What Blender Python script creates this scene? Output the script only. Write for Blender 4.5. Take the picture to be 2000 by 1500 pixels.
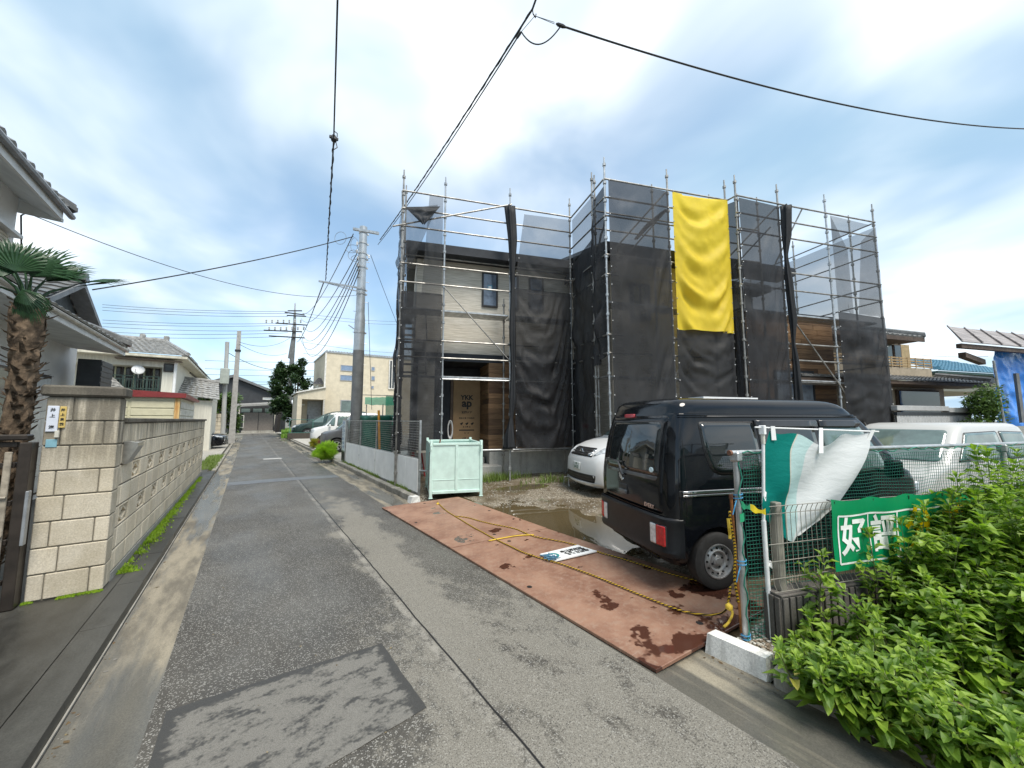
import bpy, bmesh, math, random
from math import sin, cos, pi, radians, sqrt, atan2, hypot
from mathutils import Vector, Matrix, noise as mnoise
from mathutils.bvhtree import BVHTree

for o in list(bpy.data.objects):
    bpy.data.objects.remove(o)
SC = bpy.context.scene
COL = SC.collection
RNG = random.Random(7)

# ------------------------------------------------------------------ camera
FPX, HZ, VX, CH = 735.0, 820.0, 485.0, 1.70
PITCH = math.atan((HZ - 750) / FPX)
YAW = atan2(1000 - VX, FPX * cos(PITCH) + (HZ - 750) * sin(PITCH))
cam_d = bpy.data.cameras.new('camera')
cam_d.sensor_fit = 'HORIZONTAL'
cam_d.sensor_width = 36.0
cam_d.lens = 36.0 * FPX / 2000.0
cam_d.clip_start = 0.05
cam_d.clip_end = 3000
cam = bpy.data.objects.new('camera', cam_d)
COL.objects.link(cam)
cam.location = (0, 0, CH)
cam.rotation_euler = (pi / 2 + PITCH, 0, -YAW)
SC.camera = cam

# ------------------------------------------------------------------ sky, sun, exposure
SUN_EL, SUN_AZ = radians(58), radians(180)      # azimuth clockwise from +Y
W = bpy.data.worlds.new('World')
SC.world = W
W.use_nodes = True
wt = W.node_tree
wt.nodes.clear()


def wn(t, **k):
    n = wt.nodes.new(t)
    for a, b in k.items():
        setattr(n, a, b)
    return n


def wl(a, b):
    wt.links.new(a, b)


w_out = wn('ShaderNodeOutputWorld')
w_bg = wn('ShaderNodeBackground')
w_bg.inputs[1].default_value = 0.10
w_sky = wn('ShaderNodeTexSky', sky_type='NISHITA', sun_disc=False)
w_sky.sun_elevation = SUN_EL
w_sky.sun_rotation = SUN_AZ
w_sky.air_density = 1.0
w_sky.dust_density = 0.6
w_tc = wn('ShaderNodeTexCoord')
w_sep = wn('ShaderNodeSeparateXYZ')
wl(w_tc.outputs['Generated'], w_sep.inputs[0])
w_add = wn('ShaderNodeMath', operation='MAXIMUM')
wl(w_sep.outputs[2], w_add.inputs[0])
w_add.inputs[1].default_value = 0.0
w_add2 = wn('ShaderNodeMath', operation='ADD')
wl(w_add.outputs[0], w_add2.inputs[0])
w_add2.inputs[1].default_value = 0.22
w_dx = wn('ShaderNodeMath', operation='DIVIDE')
wl(w_sep.outputs[0], w_dx.inputs[0]); wl(w_add2.outputs[0], w_dx.inputs[1])
w_dy = wn('ShaderNodeMath', operation='DIVIDE')
wl(w_sep.outputs[1], w_dy.inputs[0]); wl(w_add2.outputs[0], w_dy.inputs[1])
w_cmb = wn('ShaderNodeCombineXYZ')
wl(w_dx.outputs[0], w_cmb.inputs[0]); wl(w_dy.outputs[0], w_cmb.inputs[1])


def w_noise(scale, detail, rough, off, stretch=(1, 1, 1), rot=0.0, dist=0.0):
    mp = wn('ShaderNodeMapping')
    mp.inputs['Location'].default_value = off
    mp.inputs['Rotation'].default_value = (0, 0, rot)
    mp.inputs['Scale'].default_value = stretch
    wl(w_cmb.outputs[0], mp.inputs[0])
    nz = wn('ShaderNodeTexNoise')
    nz.inputs['Scale'].default_value = scale
    nz.inputs['Detail'].default_value = detail
    nz.inputs['Roughness'].default_value = rough
    nz.inputs['Distortion'].default_value = dist
    wl(mp.outputs[0], nz.inputs['Vector'])
    return nz.outputs[0]


def w_ramp(src, p0, p1, c0=0.0, c1=1.0):
    r = wn('ShaderNodeMapRange', interpolation_type='SMOOTHSTEP')
    r.inputs['From Min'].default_value = p0
    r.inputs['From Max'].default_value = p1
    r.inputs['To Min'].default_value = c0
    r.inputs['To Max'].default_value = c1
    wl(src, r.inputs['Value'])
    return r.outputs[0]


def w_mix(fac, a, b):
    m = wn('ShaderNodeMix', data_type='RGBA')
    wl(fac, m.inputs['Factor'])
    for s, v in ((6, a), (7, b)):
        if isinstance(v, tuple):
            m.inputs[s].default_value = v + (1,)
        else:
            wl(v, m.inputs[s])
    return m.outputs[2]


cl_big = w_noise(0.85, 3.0, 0.45, (6.0, 12.5, 0), (1.0, 0.55, 1), radians(35), 0.3)
cl_fine = w_noise(2.1, 4.0, 0.48, (1.1, 6.0, 0), (1.0, 0.85, 1), radians(30), 0.4)
cl_grey = w_noise(1.2, 3.5, 0.48, (12.5, 1.1, 6.0), (1.0, 0.75, 1), radians(40), 0.2)
cov_sum = wn('ShaderNodeMath', operation='MULTIPLY_ADD')
wl(cl_fine, cov_sum.inputs[0]); cov_sum.inputs[1].default_value = 0.35
wl(cl_big, cov_sum.inputs[2])
cover = w_ramp(cov_sum.outputs[0], 0.46, 0.80, 0.45, 1.0)
shade_n = wn('ShaderNodeMath', operation='MULTIPLY_ADD')
wl(cl_fine, shade_n.inputs[0]); shade_n.inputs[1].default_value = 0.45
wl(cl_grey, shade_n.inputs[2])
shade = w_ramp(shade_n.outputs[0], 0.54, 0.98)
cloud_col = w_mix(shade, (1.65, 2.45, 3.2), (5.1, 5.3, 5.4))
gain = wn('ShaderNodeMix', data_type='RGBA', blend_type='MULTIPLY')
gain.inputs['Factor'].default_value = 1.0
wl(w_sky.outputs[0], gain.inputs[6])
gain.inputs[7].default_value = (0.78, 0.84, 0.84, 1)
sky_col = w_mix(cover, gain.outputs[2], cloud_col)
wl(sky_col, w_bg.inputs[0])
wl(w_bg.outputs[0], w_out.inputs[0])

sun_d = bpy.data.lights.new('sun', 'SUN')
sun_d.energy = 1.5
sun_d.angle = radians(25)
sun_d.color = (1.0, 0.94, 0.85)
sun = bpy.data.objects.new('sun', sun_d)
COL.objects.link(sun)
sd = Vector((sin(SUN_AZ) * cos(SUN_EL), cos(SUN_AZ) * cos(SUN_EL), sin(SUN_EL)))
sun.rotation_euler = sd.to_track_quat('Z', 'Y').to_euler()
sun.location = (0, 0, 30)

SC.view_settings.view_transform = 'Standard'
SC.view_settings.look = 'None'
SC.view_settings.exposure = 1.5
SC.view_settings.gamma = 1.0
SC.view_settings.use_curve_mapping = False
SC.render.engine = 'CYCLES'
SC.cycles.transparent_max_bounces = 24
SC.cycles.max_bounces = 8
SC.cycles.use_denoising = True

# ------------------------------------------------------------------ survey helpers (photo measurements -> metres)
_fw = Vector((sin(YAW) * cos(PITCH), cos(YAW) * cos(PITCH), sin(PITCH)))
_rt = Vector((cos(YAW), -sin(YAW), 0))
_up = _rt.cross(_fw)
_C = Vector((0, 0, CH))


def _ray(x, y):
    return _fw * FPX + _rt * (x - 1000) + _up * (750 - y)


def gp(x, y, z=0.0):
    d = _ray(x, y)
    return _C + d * ((z - CH) / d.z)


def at(x, y, d):
    return _C + _ray(x, y) * (d / FPX)


def onx(x, y, X):
    d = _ray(x, y)
    return _C + d * (X / d.x)


def ony(x, y, Y):
    d = _ray(x, y)
    return _C + d * (Y / d.y)


LOT = radians(-19.0)                              # the building plot is turned against the lane
UU = Vector((cos(LOT), sin(LOT), 0))
VV = Vector((-sin(LOT), cos(LOT), 0))
FO = Vector((5.70, 8.30, 0))


def uvz(u, v, z):
    return FO + UU * u + VV * v + Vector((0, 0, z))


# ------------------------------------------------------------------ materials
MATS = {}


class NT:
    def __init__(s, name):
        s.m = bpy.data.materials.new(name)
        s.m.use_nodes = True
        s.t = s.m.node_tree
        s.b = s.t.nodes['Principled BSDF']
        s.out = s.t.nodes['Material Output']
        MATS[name] = s.m

    def n(s, t, **k):
        x = s.t.nodes.new(t)
        for a, b in k.items():
            setattr(x, a, b)
        return x

    def put(s, sock, v):
        if v is None:
            return
        if isinstance(v, bpy.types.NodeSocket):
            s.t.links.new(v, sock)
        elif isinstance(v, tuple) and len(v) == 3 and sock.type == 'RGBA':
            sock.default_value = v + (1,)
        else:
            sock.default_value = v

    def pos(s, obj=False):
        if obj:
            return s.n('ShaderNodeTexCoord').outputs['Object']
        return s.n('ShaderNodeNewGeometry').outputs['Position']

    def map(s, vec, scale=(1, 1, 1), loc=(0, 0, 0), rot=(0, 0, 0)):
        m = s.n('ShaderNodeMapping')
        s.put(m.inputs[0], vec)
        m.inputs['Scale'].default_value = scale
        m.inputs['Location'].default_value = loc
        m.inputs['Rotation'].default_value = rot
        return m.outputs[0]

    def noise(s, vec, scale, detail=3, rough=0.5, dist=0.0):
        x = s.n('ShaderNodeTexNoise')
        s.put(x.inputs['Vector'], vec)
        x.inputs['Scale'].default_value = scale
        x.inputs['Detail'].default_value = detail
        x.inputs['Roughness'].default_value = rough
        x.inputs['Distortion'].default_value = dist
        return x.outputs[0]

    def voro(s, vec, scale, out=0):
        x = s.n('ShaderNodeTexVoronoi')
        s.put(x.inputs['Vector'], vec)
        x.inputs['Scale'].default_value = scale
        return x.outputs[out]

    def math(s, op, a, b=None, c=None, clamp=False):
        x = s.n('ShaderNodeMath', operation=op)
        x.use_clamp = clamp
        s.put(x.inputs[0], a)
        s.put(x.inputs[1], b)
        s.put(x.inputs[2], c)
        return x.outputs[0]

    def ramp(s, v, a, b, c=0.0, d=1.0):
        x = s.n('ShaderNodeMapRange', interpolation_type='SMOOTHSTEP')
        s.put(x.inputs['Value'], v)
        x.inputs['From Min'].default_value = a
        x.inputs['From Max'].default_value = b
        x.inputs['To Min'].default_value = c
        x.inputs['To Max'].default_value = d
        return x.outputs[0]

    def mix(s, f, a, b, bt='MIX'):
        x = s.n('ShaderNodeMix', data_type='RGBA', blend_type=bt)
        s.put(x.inputs[0], f)
        s.put(x.inputs[6], a)
        s.put(x.inputs[7], b)
        return x.outputs[2]

    def sep(s, v):
        x = s.n('ShaderNodeSeparateXYZ')
        s.put(x.inputs[0], v)
        return x.outputs

    def rnd(s):
        return s.n('ShaderNodeObjectInfo').outputs['Random']

    def bump(s, h, strength=0.3, dist=0.01):
        x = s.n('ShaderNodeBump')
        x.inputs['Strength'].default_value = strength
        x.inputs['Distance'].default_value = dist
        s.put(x.inputs['Height'], h)
        s.t.links.new(x.outputs[0], s.b.inputs['Normal'])

    def set(s, col=None, rough=None, metal=None, spec=None, coat=None, coatr=None):
        s.put(s.b.inputs['Base Color'], col)
        s.put(s.b.inputs['Roughness'], rough)
        s.put(s.b.inputs['Metallic'], metal)
        s.put(s.b.inputs['Specular IOR Level'], spec)
        s.put(s.b.inputs['Coat Weight'], coat)
        s.put(s.b.inputs['Coat Roughness'], coatr)
        return s.m


def mul(c, k):
    return tuple(x * k for x in c)


def M(name, col, rough=0.6, metal=0.0, var=0.18, vs=6.0, rv=0.0, bump=0.0, bs=80.0, spec=0.5, coat=0.0, col2=None, stretch=(1, 1, 1), obj=False):
    if name in MATS:
        return MATS[name]
    s = NT(name)
    p = s.pos(obj)
    q = s.map(p, stretch)
    nz = s.noise(q, vs, 5, 0.6)
    f = s.ramp(nz, 0.3, 0.7)
    c = s.mix(f, mul(col, 1 + var), col2 if col2 else mul(col, 1 - var))
    if rv:
        k = s.math('MULTIPLY_ADD', s.rnd(), 2 * rv, 1 - rv)
        c = s.mix(1.0, c, k, 'MULTIPLY')
    r = s.math('MULTIPLY_ADD', nz, 0.25 * rough, rough * 0.87, clamp=True)
    s.set(c, r, metal, spec, coat, 0.05)
    if bump:
        s.bump(s.noise(q, bs, 4, 0.6), bump, 0.01)
    return s.m


# ------------------------------------------------------------------ mesh builder
class MB:
    def __init__(s):
        s.v, s.f, s.mi, s.cur = [], [], [], 0

    def add(s, vs, fs):
        o = len(s.v)
        s.v += [tuple(x) for x in vs]
        for f in fs:
            s.f.append(tuple(i + o for i in f))
            s.mi.append(s.cur)
        return s

    def box(s, x0, x1, y0, y1, z0, z1, b=0.0, X=None):
        cx, cy, cz = (x0 + x1) / 2, (y0 + y1) / 2, (z0 + z1) / 2
        hx, hy, hz = abs(x1 - x0) / 2, abs(y1 - y0) / 2, abs(z1 - z0) / 2
        if b <= 0:
            vs = [(sx * hx, sy * hy, sz * hz) for sx in (-1, 1) for sy in (-1, 1) for sz in (-1, 1)]
            fs = [(0, 1, 3, 2), (4, 6, 7, 5), (0, 4, 5, 1), (2, 3, 7, 6), (0, 2, 6, 4), (1, 5, 7, 3)]
        else:
            b = min(b, hx * 0.98, hy * 0.98, hz * 0.98)
            vs, ix = [], {}
            for sx in (-1, 1):
                for sy in (-1, 1):
                    for sz in (-1, 1):
                        for a in range(3):
                            ix[(sx, sy, sz, a)] = len(vs)
                            vs.append((sx * (hx - (b if a != 0 else 0)), sy * (hy - (b if a != 1 else 0)), sz * (hz - (b if a != 2 else 0))))
            g = lambda sx, sy, sz, a: ix[(sx, sy, sz, a)]
            fs = []
            for q in (-1, 1):
                k = [(-1, -1), (-1, 1), (1, 1), (1, -1)]
                if q < 0:
                    k = k[::-1]
                fs.append(tuple(g(q, -a_, b_, 0) for a_, b_ in k))
                fs.append(tuple(g(a_, q, b_, 1) for a_, b_ in k))
                fs.append(tuple(g(-a_, b_, q, 2) for a_, b_ in k))
            for p in (-1, 1):
                for q in (-1, 1):
                    fs.append((g(p, q, -1, 0), g(p, q, 1, 0), g(p, q, 1, 1), g(p, q, -1, 1)))
                    fs.append((g(p, -1, q, 0), g(p, 1, q, 0), g(p, 1, q, 2), g(p, -1, q, 2)))
                    fs.append((g(-1, p, q, 1), g(1, p, q, 1), g(1, p, q, 2), g(-1, p, q, 2)))
                    for r in (-1, 1):
                        fs.append((g(p, q, r, 0), g(p, q, r, 1), g(p, q, r, 2)))
        vs = [Vector((x + cx, y + cy, z + cz)) for x, y, z in vs]
        if X is not None:
            vs = [X @ v for v in vs]
        return s.add(vs, fs)

    def bar(s, p, q, r, n=8, r2=None, cap=True):
        p, q = Vector(p), Vector(q)
        d = (q - p)
        if d.length < 1e-6:
            return s
        d.normalize()
        a = d.orthogonal().normalized()
        b = d.cross(a)
        r2 = r if r2 is None else r2
        vs = [p + (a * cos(2 * pi * i / n) + b * sin(2 * pi * i / n)) * r for i in range(n)]
        vs += [q + (a * cos(2 * pi * i / n) + b * sin(2 * pi * i / n)) * r2 for i in range(n)]
        fs = [(i, (i + 1) % n, n + (i + 1) % n, n + i) for i in range(n)]
        if cap:
            fs += [tuple(range(n))[::-1], tuple(range(n, 2 * n))]
        return s.add(vs, fs)

    def tube(s, pts, r, n=6, rr=None, cap=True):
        pts = [Vector(p) for p in pts]
        vs, fs = [], []
        a = None
        for i, p in enumerate(pts):
            d = (pts[min(i + 1, len(pts) - 1)] - pts[max(i - 1, 0)])
            d.normalize()
            a = d.orthogonal().normalized() if a is None else (a - d * a.dot(d)).normalized()
            b = d.cross(a)
            ri = rr[i] if rr else r
            vs += [p + (a * cos(2 * pi * k / n) + b * sin(2 * pi * k / n)) * ri for k in range(n)]
        for i in range(len(pts) - 1):
            for k in range(n):
                k2 = (k + 1) % n
                fs.append((i * n + k, i * n + k2, (i + 1) * n + k2, (i + 1) * n + k))
        if cap:
            fs += [tuple(range(n))[::-1], tuple((len(pts) - 1) * n + k for k in range(n))]
        return s.add(vs, fs)

    def hexa(s, b, t):
        """eight corners: bottom four and top four in the same order"""
        return s.add(list(b) + list(t), [(3, 2, 1, 0), (4, 5, 6, 7), (0, 1, 5, 4), (1, 2, 6, 5), (2, 3, 7, 6), (3, 0, 4, 7)])

    def prism(s, poly, d):
        d = Vector(d)
        n = len(poly)
        poly = [Vector(p) for p in poly]
        return s.add(poly + [p + d for p in poly], [tuple(range(n))[::-1], tuple(range(n, 2 * n))] + [(i, (i + 1) % n, n + (i + 1) % n, n + i) for i in range(n)])

    def grid(s, fn, nu, nv):
        vs = [fn(i / nu, j / nv) for j in range(nv + 1) for i in range(nu + 1)]
        fs = [(j * (nu + 1) + i, j * (nu + 1) + i + 1, (j + 1) * (nu + 1) + i + 1, (j + 1) * (nu + 1) + i) for j in range(nv) for i in range(nu)]
        return s.add(vs, fs)

    def lathe(s, prof, c, ax, n=24):
        """prof: (radius, distance along ax)"""
        ax = Vector(ax).normalized()
        a = ax.orthogonal().normalized()
        b = ax.cross(a)
        c = Vector(c)
        vs, fs = [], []
        for r, h in prof:
            vs += [c + ax * h + (a * cos(2 * pi * k / n) + b * sin(2 * pi * k / n)) * r for k in range(n)]
        for i in range(len(prof) - 1):
            for k in range(n):
                k2 = (k + 1) % n
                fs.append((i * n + k, i * n + k2, (i + 1) * n + k2, (i + 1) * n + k))
        return s.add(vs, fs)

    def mesh(s, name, mats, recalc=True, smooth=False, inv=None):
        me = bpy.data.meshes.new(name)
        vs = s.v if inv is None else [tuple(inv @ Vector(v)) for v in s.v]
        me.from_pydata(vs, [], s.f)
        mats = mats if isinstance(mats, (list, tuple)) else [mats]
        for m in mats:
            me.materials.append(m)
        if any(s.mi):
            me.polygons.foreach_set('material_index', s.mi)
        if recalc:
            bm = bmesh.new()
            bm.from_mesh(me)
            bmesh.ops.recalc_face_normals(bm, faces=bm.faces)
            bm.to_mesh(me)
            bm.free()
        if smooth:
            me.polygons.foreach_set('use_smooth', [True] * len(me.polygons))
            if smooth != 1 and smooth is not True:
                me.set_sharp_from_angle(angle=radians(smooth))
        me.update()
        return me

    def build(s, name, mats, parent=None, smooth=False, recalc=True, w=True, kind=None):
        inv = tmat(parent).inverted() if (parent is not None and w) else None
        return obj(name, s.mesh(name, mats, recalc, smooth, inv), parent, kind)


TM = {}


def tmat(o):
    return TM.get(o.name, Matrix.Identity(4))


def obj(name, me, parent=None, kind=None, loc=None, rot=None):
    o = bpy.data.objects.new(name, me)
    COL.objects.link(o)
    if parent is not None:
        o.parent = parent
        TM[o.name] = tmat(parent)
    if loc is not None:
        o.location = loc
    if rot is not None:
        o.rotation_euler = rot
    if kind:
        o['kind'] = kind
    return o


def tag(o, label, cat, group=None, kind=None):
    o['label'] = label
    o['category'] = cat
    if group:
        o['group'] = group
    if kind:
        o['kind'] = kind
    return o


def thing(name, label, cat, loc=(0, 0, 0), rz=0.0, group=None):
    o = bpy.data.objects.new(name, None)
    COL.objects.link(o)
    o.location = loc
    o.rotation_euler = (0, 0, rz)
    o.empty_display_size = 0.2
    TM[o.name] = Matrix.Translation(Vector(loc)) @ Matrix.Rotation(rz, 4, 'Z')
    return tag(o, label, cat, group)


def struct(name, mb, mat, parent=None, smooth=False):
    o = mb.build(name, mat, parent, smooth)
    if parent is None:
        o['kind'] = 'structure'
    return o


def text_mesh(body, size, mat, extrude=0.002, spacing=1.0, align='CENTER', bold=0.0):
    cu = bpy.data.curves.new('lettering', 'FONT')
    cu.body = body
    cu.size = size
    cu.align_x = align
    cu.align_y = 'CENTER'
    cu.extrude = extrude
    cu.offset = bold
    cu.space_character = spacing
    cu.resolution_u = 3
    tmp = bpy.data.objects.new('lettering', cu)
    COL.objects.link(tmp)
    bpy.context.view_layer.update()
    dg = bpy.context.evaluated_depsgraph_get()
    me = bpy.data.meshes.new_from_object(tmp.evaluated_get(dg))
    bpy.data.objects.remove(tmp)
    bpy.data.curves.remove(cu)
    me.materials.clear()
    me.materials.append(mat)
    return me


def lettering(body, size, mat, parent, origin, xdir, ydir, name='lettering', **k):
    """flat lettering on a surface: origin, reading direction and up direction in world space"""
    me = text_mesh(body, size, mat, **k)
    x = Vector(xdir).normalized()
    y = Vector(ydir)
    y = (y - x * y.dot(x)).normalized()
    z = x.cross(y)
    m = Matrix((x, y, z)).transposed().to_4x4()
    m.translation = Vector(origin)
    me.transform(tmat(parent).inverted() @ m)
    return obj(name, me, parent)


def smooth01(x):
    x = max(0.0, min(1.0, x))
    return x * x * (3 - 2 * x)


def nz3(x, y, z=0.0):
    return mnoise.noise(Vector((x, y, z)))
# ------------------------------------------------------------------ surface materials
def mat_asphalt():
    s = NT('asphalt')
    p = s.pos()
    X = s.sep(p)
    n_big = s.noise(p, 0.7, 5, 0.6)
    n_mid = s.math('ADD', s.math('MULTIPLY', s.noise(s.map(p, (1, 0.6, 1)), 5.0, 8, 0.7), 0.6), s.math('MULTIPLY', s.noise(p, 45.0, 6, 0.8), 0.4))
    st = s.voro(p, 150.0, 1)
    stone = s.ramp(s.sep(st)[0], 0.84, 0.88)
    grain = s.noise(p, 140.0, 3, 0.7)
    base = s.mix(s.ramp(n_big, 0.35, 0.65), (0.060, 0.055, 0.047), (0.100, 0.093, 0.080))
    base = s.mix(s.math('MULTIPLY', stone, 0.7), base, (0.36, 0.35, 0.32))
    base = s.mix(1.0, base, s.ramp(grain, 0.25, 0.75, 0.6, 1.4), 'MULTIPLY')
    # pale worn skin along the wheel track right of the seam and near the patch
    wob = s.math('MULTIPLY_ADD', s.noise(p, 0.9, 3), 0.9, -0.45)
    band = s.math('SUBTRACT', 1.0, s.math('MULTIPLY', s.math('ABSOLUTE', s.math('ADD', s.math('SUBTRACT', X[0], 1.52), wob)), 2.0), clamp=True)
    near = s.ramp(X[1], 6.0, 11.5, 1.0, 0.25)
    left = s.math('MULTIPLY', s.ramp(X[0], 0.2, 1.2), s.ramp(X[1], 2.2, 5.0, 0.62, 0.0))
    wsum = s.math('ADD', s.math('MULTIPLY', s.math('MAXIMUM', s.math('MULTIPLY', band, near), left), 0.34), n_mid)
    worn = s.ramp(wsum, 0.60, 0.72)
    base = s.mix(s.math('MULTIPLY', s.math('MULTIPLY', worn, s.ramp(grain, .32, .52)), 0.72), base, (0.265, 0.248, 0.21))
    # joint of the two paving lanes with its pale sealing line
    jx = s.math('ADD', X[0], s.math('MULTIPLY_ADD', s.noise(p, 2.2, 4), 0.028, -0.014))
    jd = s.math('ABSOLUTE', s.math('SUBTRACT', jx, 1.27))
    crack = s.ramp(jd, 0.004, 0.009, 1.0, 0.0)
    pale = s.ramp(s.math('ABSOLUTE', s.math('SUBTRACT', jx, 1.225)), 0.012, 0.045, 0.5, 0.0)
    base = s.mix(s.math('MULTIPLY', pale, s.ramp(n_mid, 0.4, 0.6)), base, (0.36, 0.34, 0.30))
    base = s.mix(crack, base, (0.015, 0.015, 0.015))
    wet = s.ramp(s.noise(s.map(p, (1, 0.35, 1)), 0.8, 4, 0.6), 0.40, 0.62)
    r = s.math('ADD', s.math('MULTIPLY', worn, 0.25), s.math('MULTIPLY_ADD', wet, -0.22, 0.62), clamp=True)
    s.set(base, r, 0, 0.32)
    h = s.math('ADD', s.math('MULTIPLY', grain, 0.6), s.math('MULTIPLY_ADD', crack, -2.5, s.math('MULTIPLY', stone, 0.5)))
    s.bump(h, 0.55, 0.006)
    return s.m


def mat_patch():
    s = NT('asphalt_patch')
    p = s.pos()
    n = s.math('ADD', s.math('MULTIPLY', s.noise(s.map(p, (1, 2.0, 1), rot=(0, 0, -0.25)), 6.0, 7, 0.68), 0.56), s.math('MULTIPLY', s.noise(p, 40.0, 6, 0.85), 0.44))
    e = s.n('ShaderNodeTexCoord').outputs['Generated']
    E3 = s.sep(e)
    dx = s.math('MINIMUM', E3[0], s.math('SUBTRACT', 1.0, E3[0]))
    dy = s.math('MINIMUM', E3[1], s.math('SUBTRACT', 1.0, E3[1]))
    edge = s.ramp(s.math('MINIMUM', dx, s.math('MULTIPLY', dy, 0.8)), 0.0, 0.10, 0.20, 0.0)
    f = s.ramp(s.math('ADD', n, edge), 0.50, 0.59)
    c = s.mix(f, (0.165, 0.158, 0.142), (0.05, 0.049, 0.046))
    g = s.noise(p, 160, 3, 0.7)
    c = s.mix(1.0, c, s.ramp(g, 0.25, 0.75, 0.72, 1.28), 'MULTIPLY')
    s.set(c, s.math('MULTIPLY_ADD', f, -0.25, 0.85), 0, 0.4)
    s.bump(s.math('ADD', g, s.math('MULTIPLY', f, -0.8)), 0.4, 0.005)
    return s.m


def mat_gutter():
    s = NT('gutter_concrete')
    p = s.pos()
    n = s.noise(s.map(p, (1, 0.25, 1)), 4.0, 6, 0.65)
    n2 = s.noise(s.map(p, (1, 0.12, 1)), 2.2, 4, 0.6)
    c = s.mix(s.ramp(n, 0.36, 0.62), (0.13, 0.115, 0.088), (0.29, 0.255, 0.19))
    wetm = s.ramp(n2, 0.46, 0.56)
    c = s.mix(s.math('MULTIPLY', wetm, 0.8), c, (0.085, 0.085, 0.078))
    g = s.noise(p, 120, 3, 0.7)
    c = s.mix(1.0, c, s.ramp(g, 0.25, 0.75, 0.75, 1.2), 'MULTIPLY')
    s.set(c, s.math('MULTIPLY_ADD', wetm, -0.48, 0.70), 0, 0.5)
    s.bump(s.math('MULTIPLY', g, s.math('SUBTRACT', 1.1, wetm)), 0.3, 0.004)
    return s.m


def mat_wetdark():
    s = NT('wet_dark_concrete')
    p = s.pos()
    n = s.noise(s.map(p, (1, 0.4, 1)), 1.6, 6, 0.65)
    c = s.mix(s.ramp(n, 0.35, 0.66), (0.022, 0.022, 0.020), (0.068, 0.066, 0.057))
    g = s.noise(p, 90, 4, 0.7)
    c = s.mix(1.0, c, s.ramp(g, 0.25, 0.75, 0.75, 1.25), 'MULTIPLY')
    s.set(c, s.ramp(n, 0.3, 0.7, 0.28, 0.6), 0, 0.5)
    s.bump(g, 0.25, 0.005)
    return s.m


def mat_concrete(name, a, b, dark=0.35, top=None, lo=0.42):
    """weathered concrete; dark runs of dirt with their own shape"""
    s = NT(name)
    p = s.pos()
    n = s.noise(p, 3.0, 6, 0.65)
    c = s.mix(s.ramp(n, 0.3, 0.7), a, b)
    run = s.noise(s.map(p, (9, 9, 0.8)), 1.0, 5, 0.65)
    f = s.ramp(run, 0.5, 0.72, 0.0, dark)
    if top:
        zz = s.sep(p)[2]
        f = s.math('MULTIPLY', s.ramp(run, lo, lo + 0.22), s.ramp(zz, top[0], top[1], 0.06, 0.70))
    c = s.mix(f, c, (0.05, 0.046, 0.036))
    g = s.noise(p, 70, 5, 0.75)
    c = s.mix(1.0, c, s.ramp(g, 0.25, 0.75, 0.78, 1.2), 'MULTIPLY')
    k = s.math('MULTIPLY_ADD', s.rnd(), 0.24, 0.88)
    c = s.mix(1.0, c, k, 'MULTIPLY')
    s.set(c, 0.88, 0, 0.3)
    s.bump(g, 0.45, 0.006)
    return s.m


def mat_mud():
    s = NT('mud_gravel')
    p = s.pos()
    n = s.noise(p, 0.9, 5, 0.6)
    n2 = s.noise(p, 6.0, 6, 0.7)
    v = s.voro(p, 55.0, 1)
    c = s.mix(s.ramp(n2, 0.3, 0.7), (0.085, 0.062, 0.036), (0.16, 0.125, 0.078))
    gr = s.math('MULTIPLY', s.ramp(s.sep(v)[0], 0.55, 0.6), s.ramp(n, 0.44, 0.56))
    c = s.mix(s.math('MULTIPLY', gr, 0.75), c, (0.40, 0.36, 0.29))
    grn = s.ramp(s.noise(p, 2.3, 5, 0.6), 0.60, 0.70)
    c = s.mix(s.math('MULTIPLY', grn, 0.5), c, (0.06, 0.08, 0.03))
    zz = s.sep(p)[2]
    s.set(c, s.ramp(n, 0.35, 0.6, 0.35, 0.85), 0, 0.5)
    s.bump(s.math('ADD', n2, s.math('MULTIPLY', gr, 0.5)), 0.6, 0.02)
    return s.m


def mat_water(name, tint):
    s = NT(name)
    s.set(tint, 0.02, 0, 0.5)
    s.bump(s.noise(s.pos(), 6, 2, 0.5), 0.02, 0.01)
    return s.m


def mat_plate():
    s = NT('rusty_plate')
    p = s.pos()
    n = s.noise(p, 2.2, 7, 0.68)
    n2 = s.noise(p, 18.0, 5, 0.7)
    c = s.mix(s.ramp(n, 0.32, 0.68), (0.20, 0.098, 0.062), (0.325, 0.185, 0.122))
    c = s.mix(s.math('MULTIPLY', s.ramp(n2, 0.45, 0.7), 0.40), c, (0.36, 0.265, 0.20))
    scr = s.noise(s.map(p, (3, 26, 1), rot=(0, 0, 0.5)), 1.0, 5, 0.7)
    c = s.mix(s.ramp(scr, 0.66, 0.72, 0.0, 0.6), c, (0.42, 0.36, 0.32))
    # rain standing on the low corner
    X = s.sep(p)
    pd = s.noise(p, 2.6, 4, 0.55)
    low = s.ramp(X[1], 1.7, 3.0, 0.15, 0.0)
    w = s.ramp(s.math('ADD', pd, low), 0.635, 0.665)
    c = s.mix(w, c, (0.070, 0.028, 0.018))
    s.set(c, s.math('MULTIPLY_ADD', w, -0.5, 0.56), 0.0, 0.5)
    s.bump(s.math('MULTIPLY', s.math('ADD', n2, n), s.math('SUBTRACT', 1.0, w)), 0.25, 0.006)
    return s.m


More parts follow.
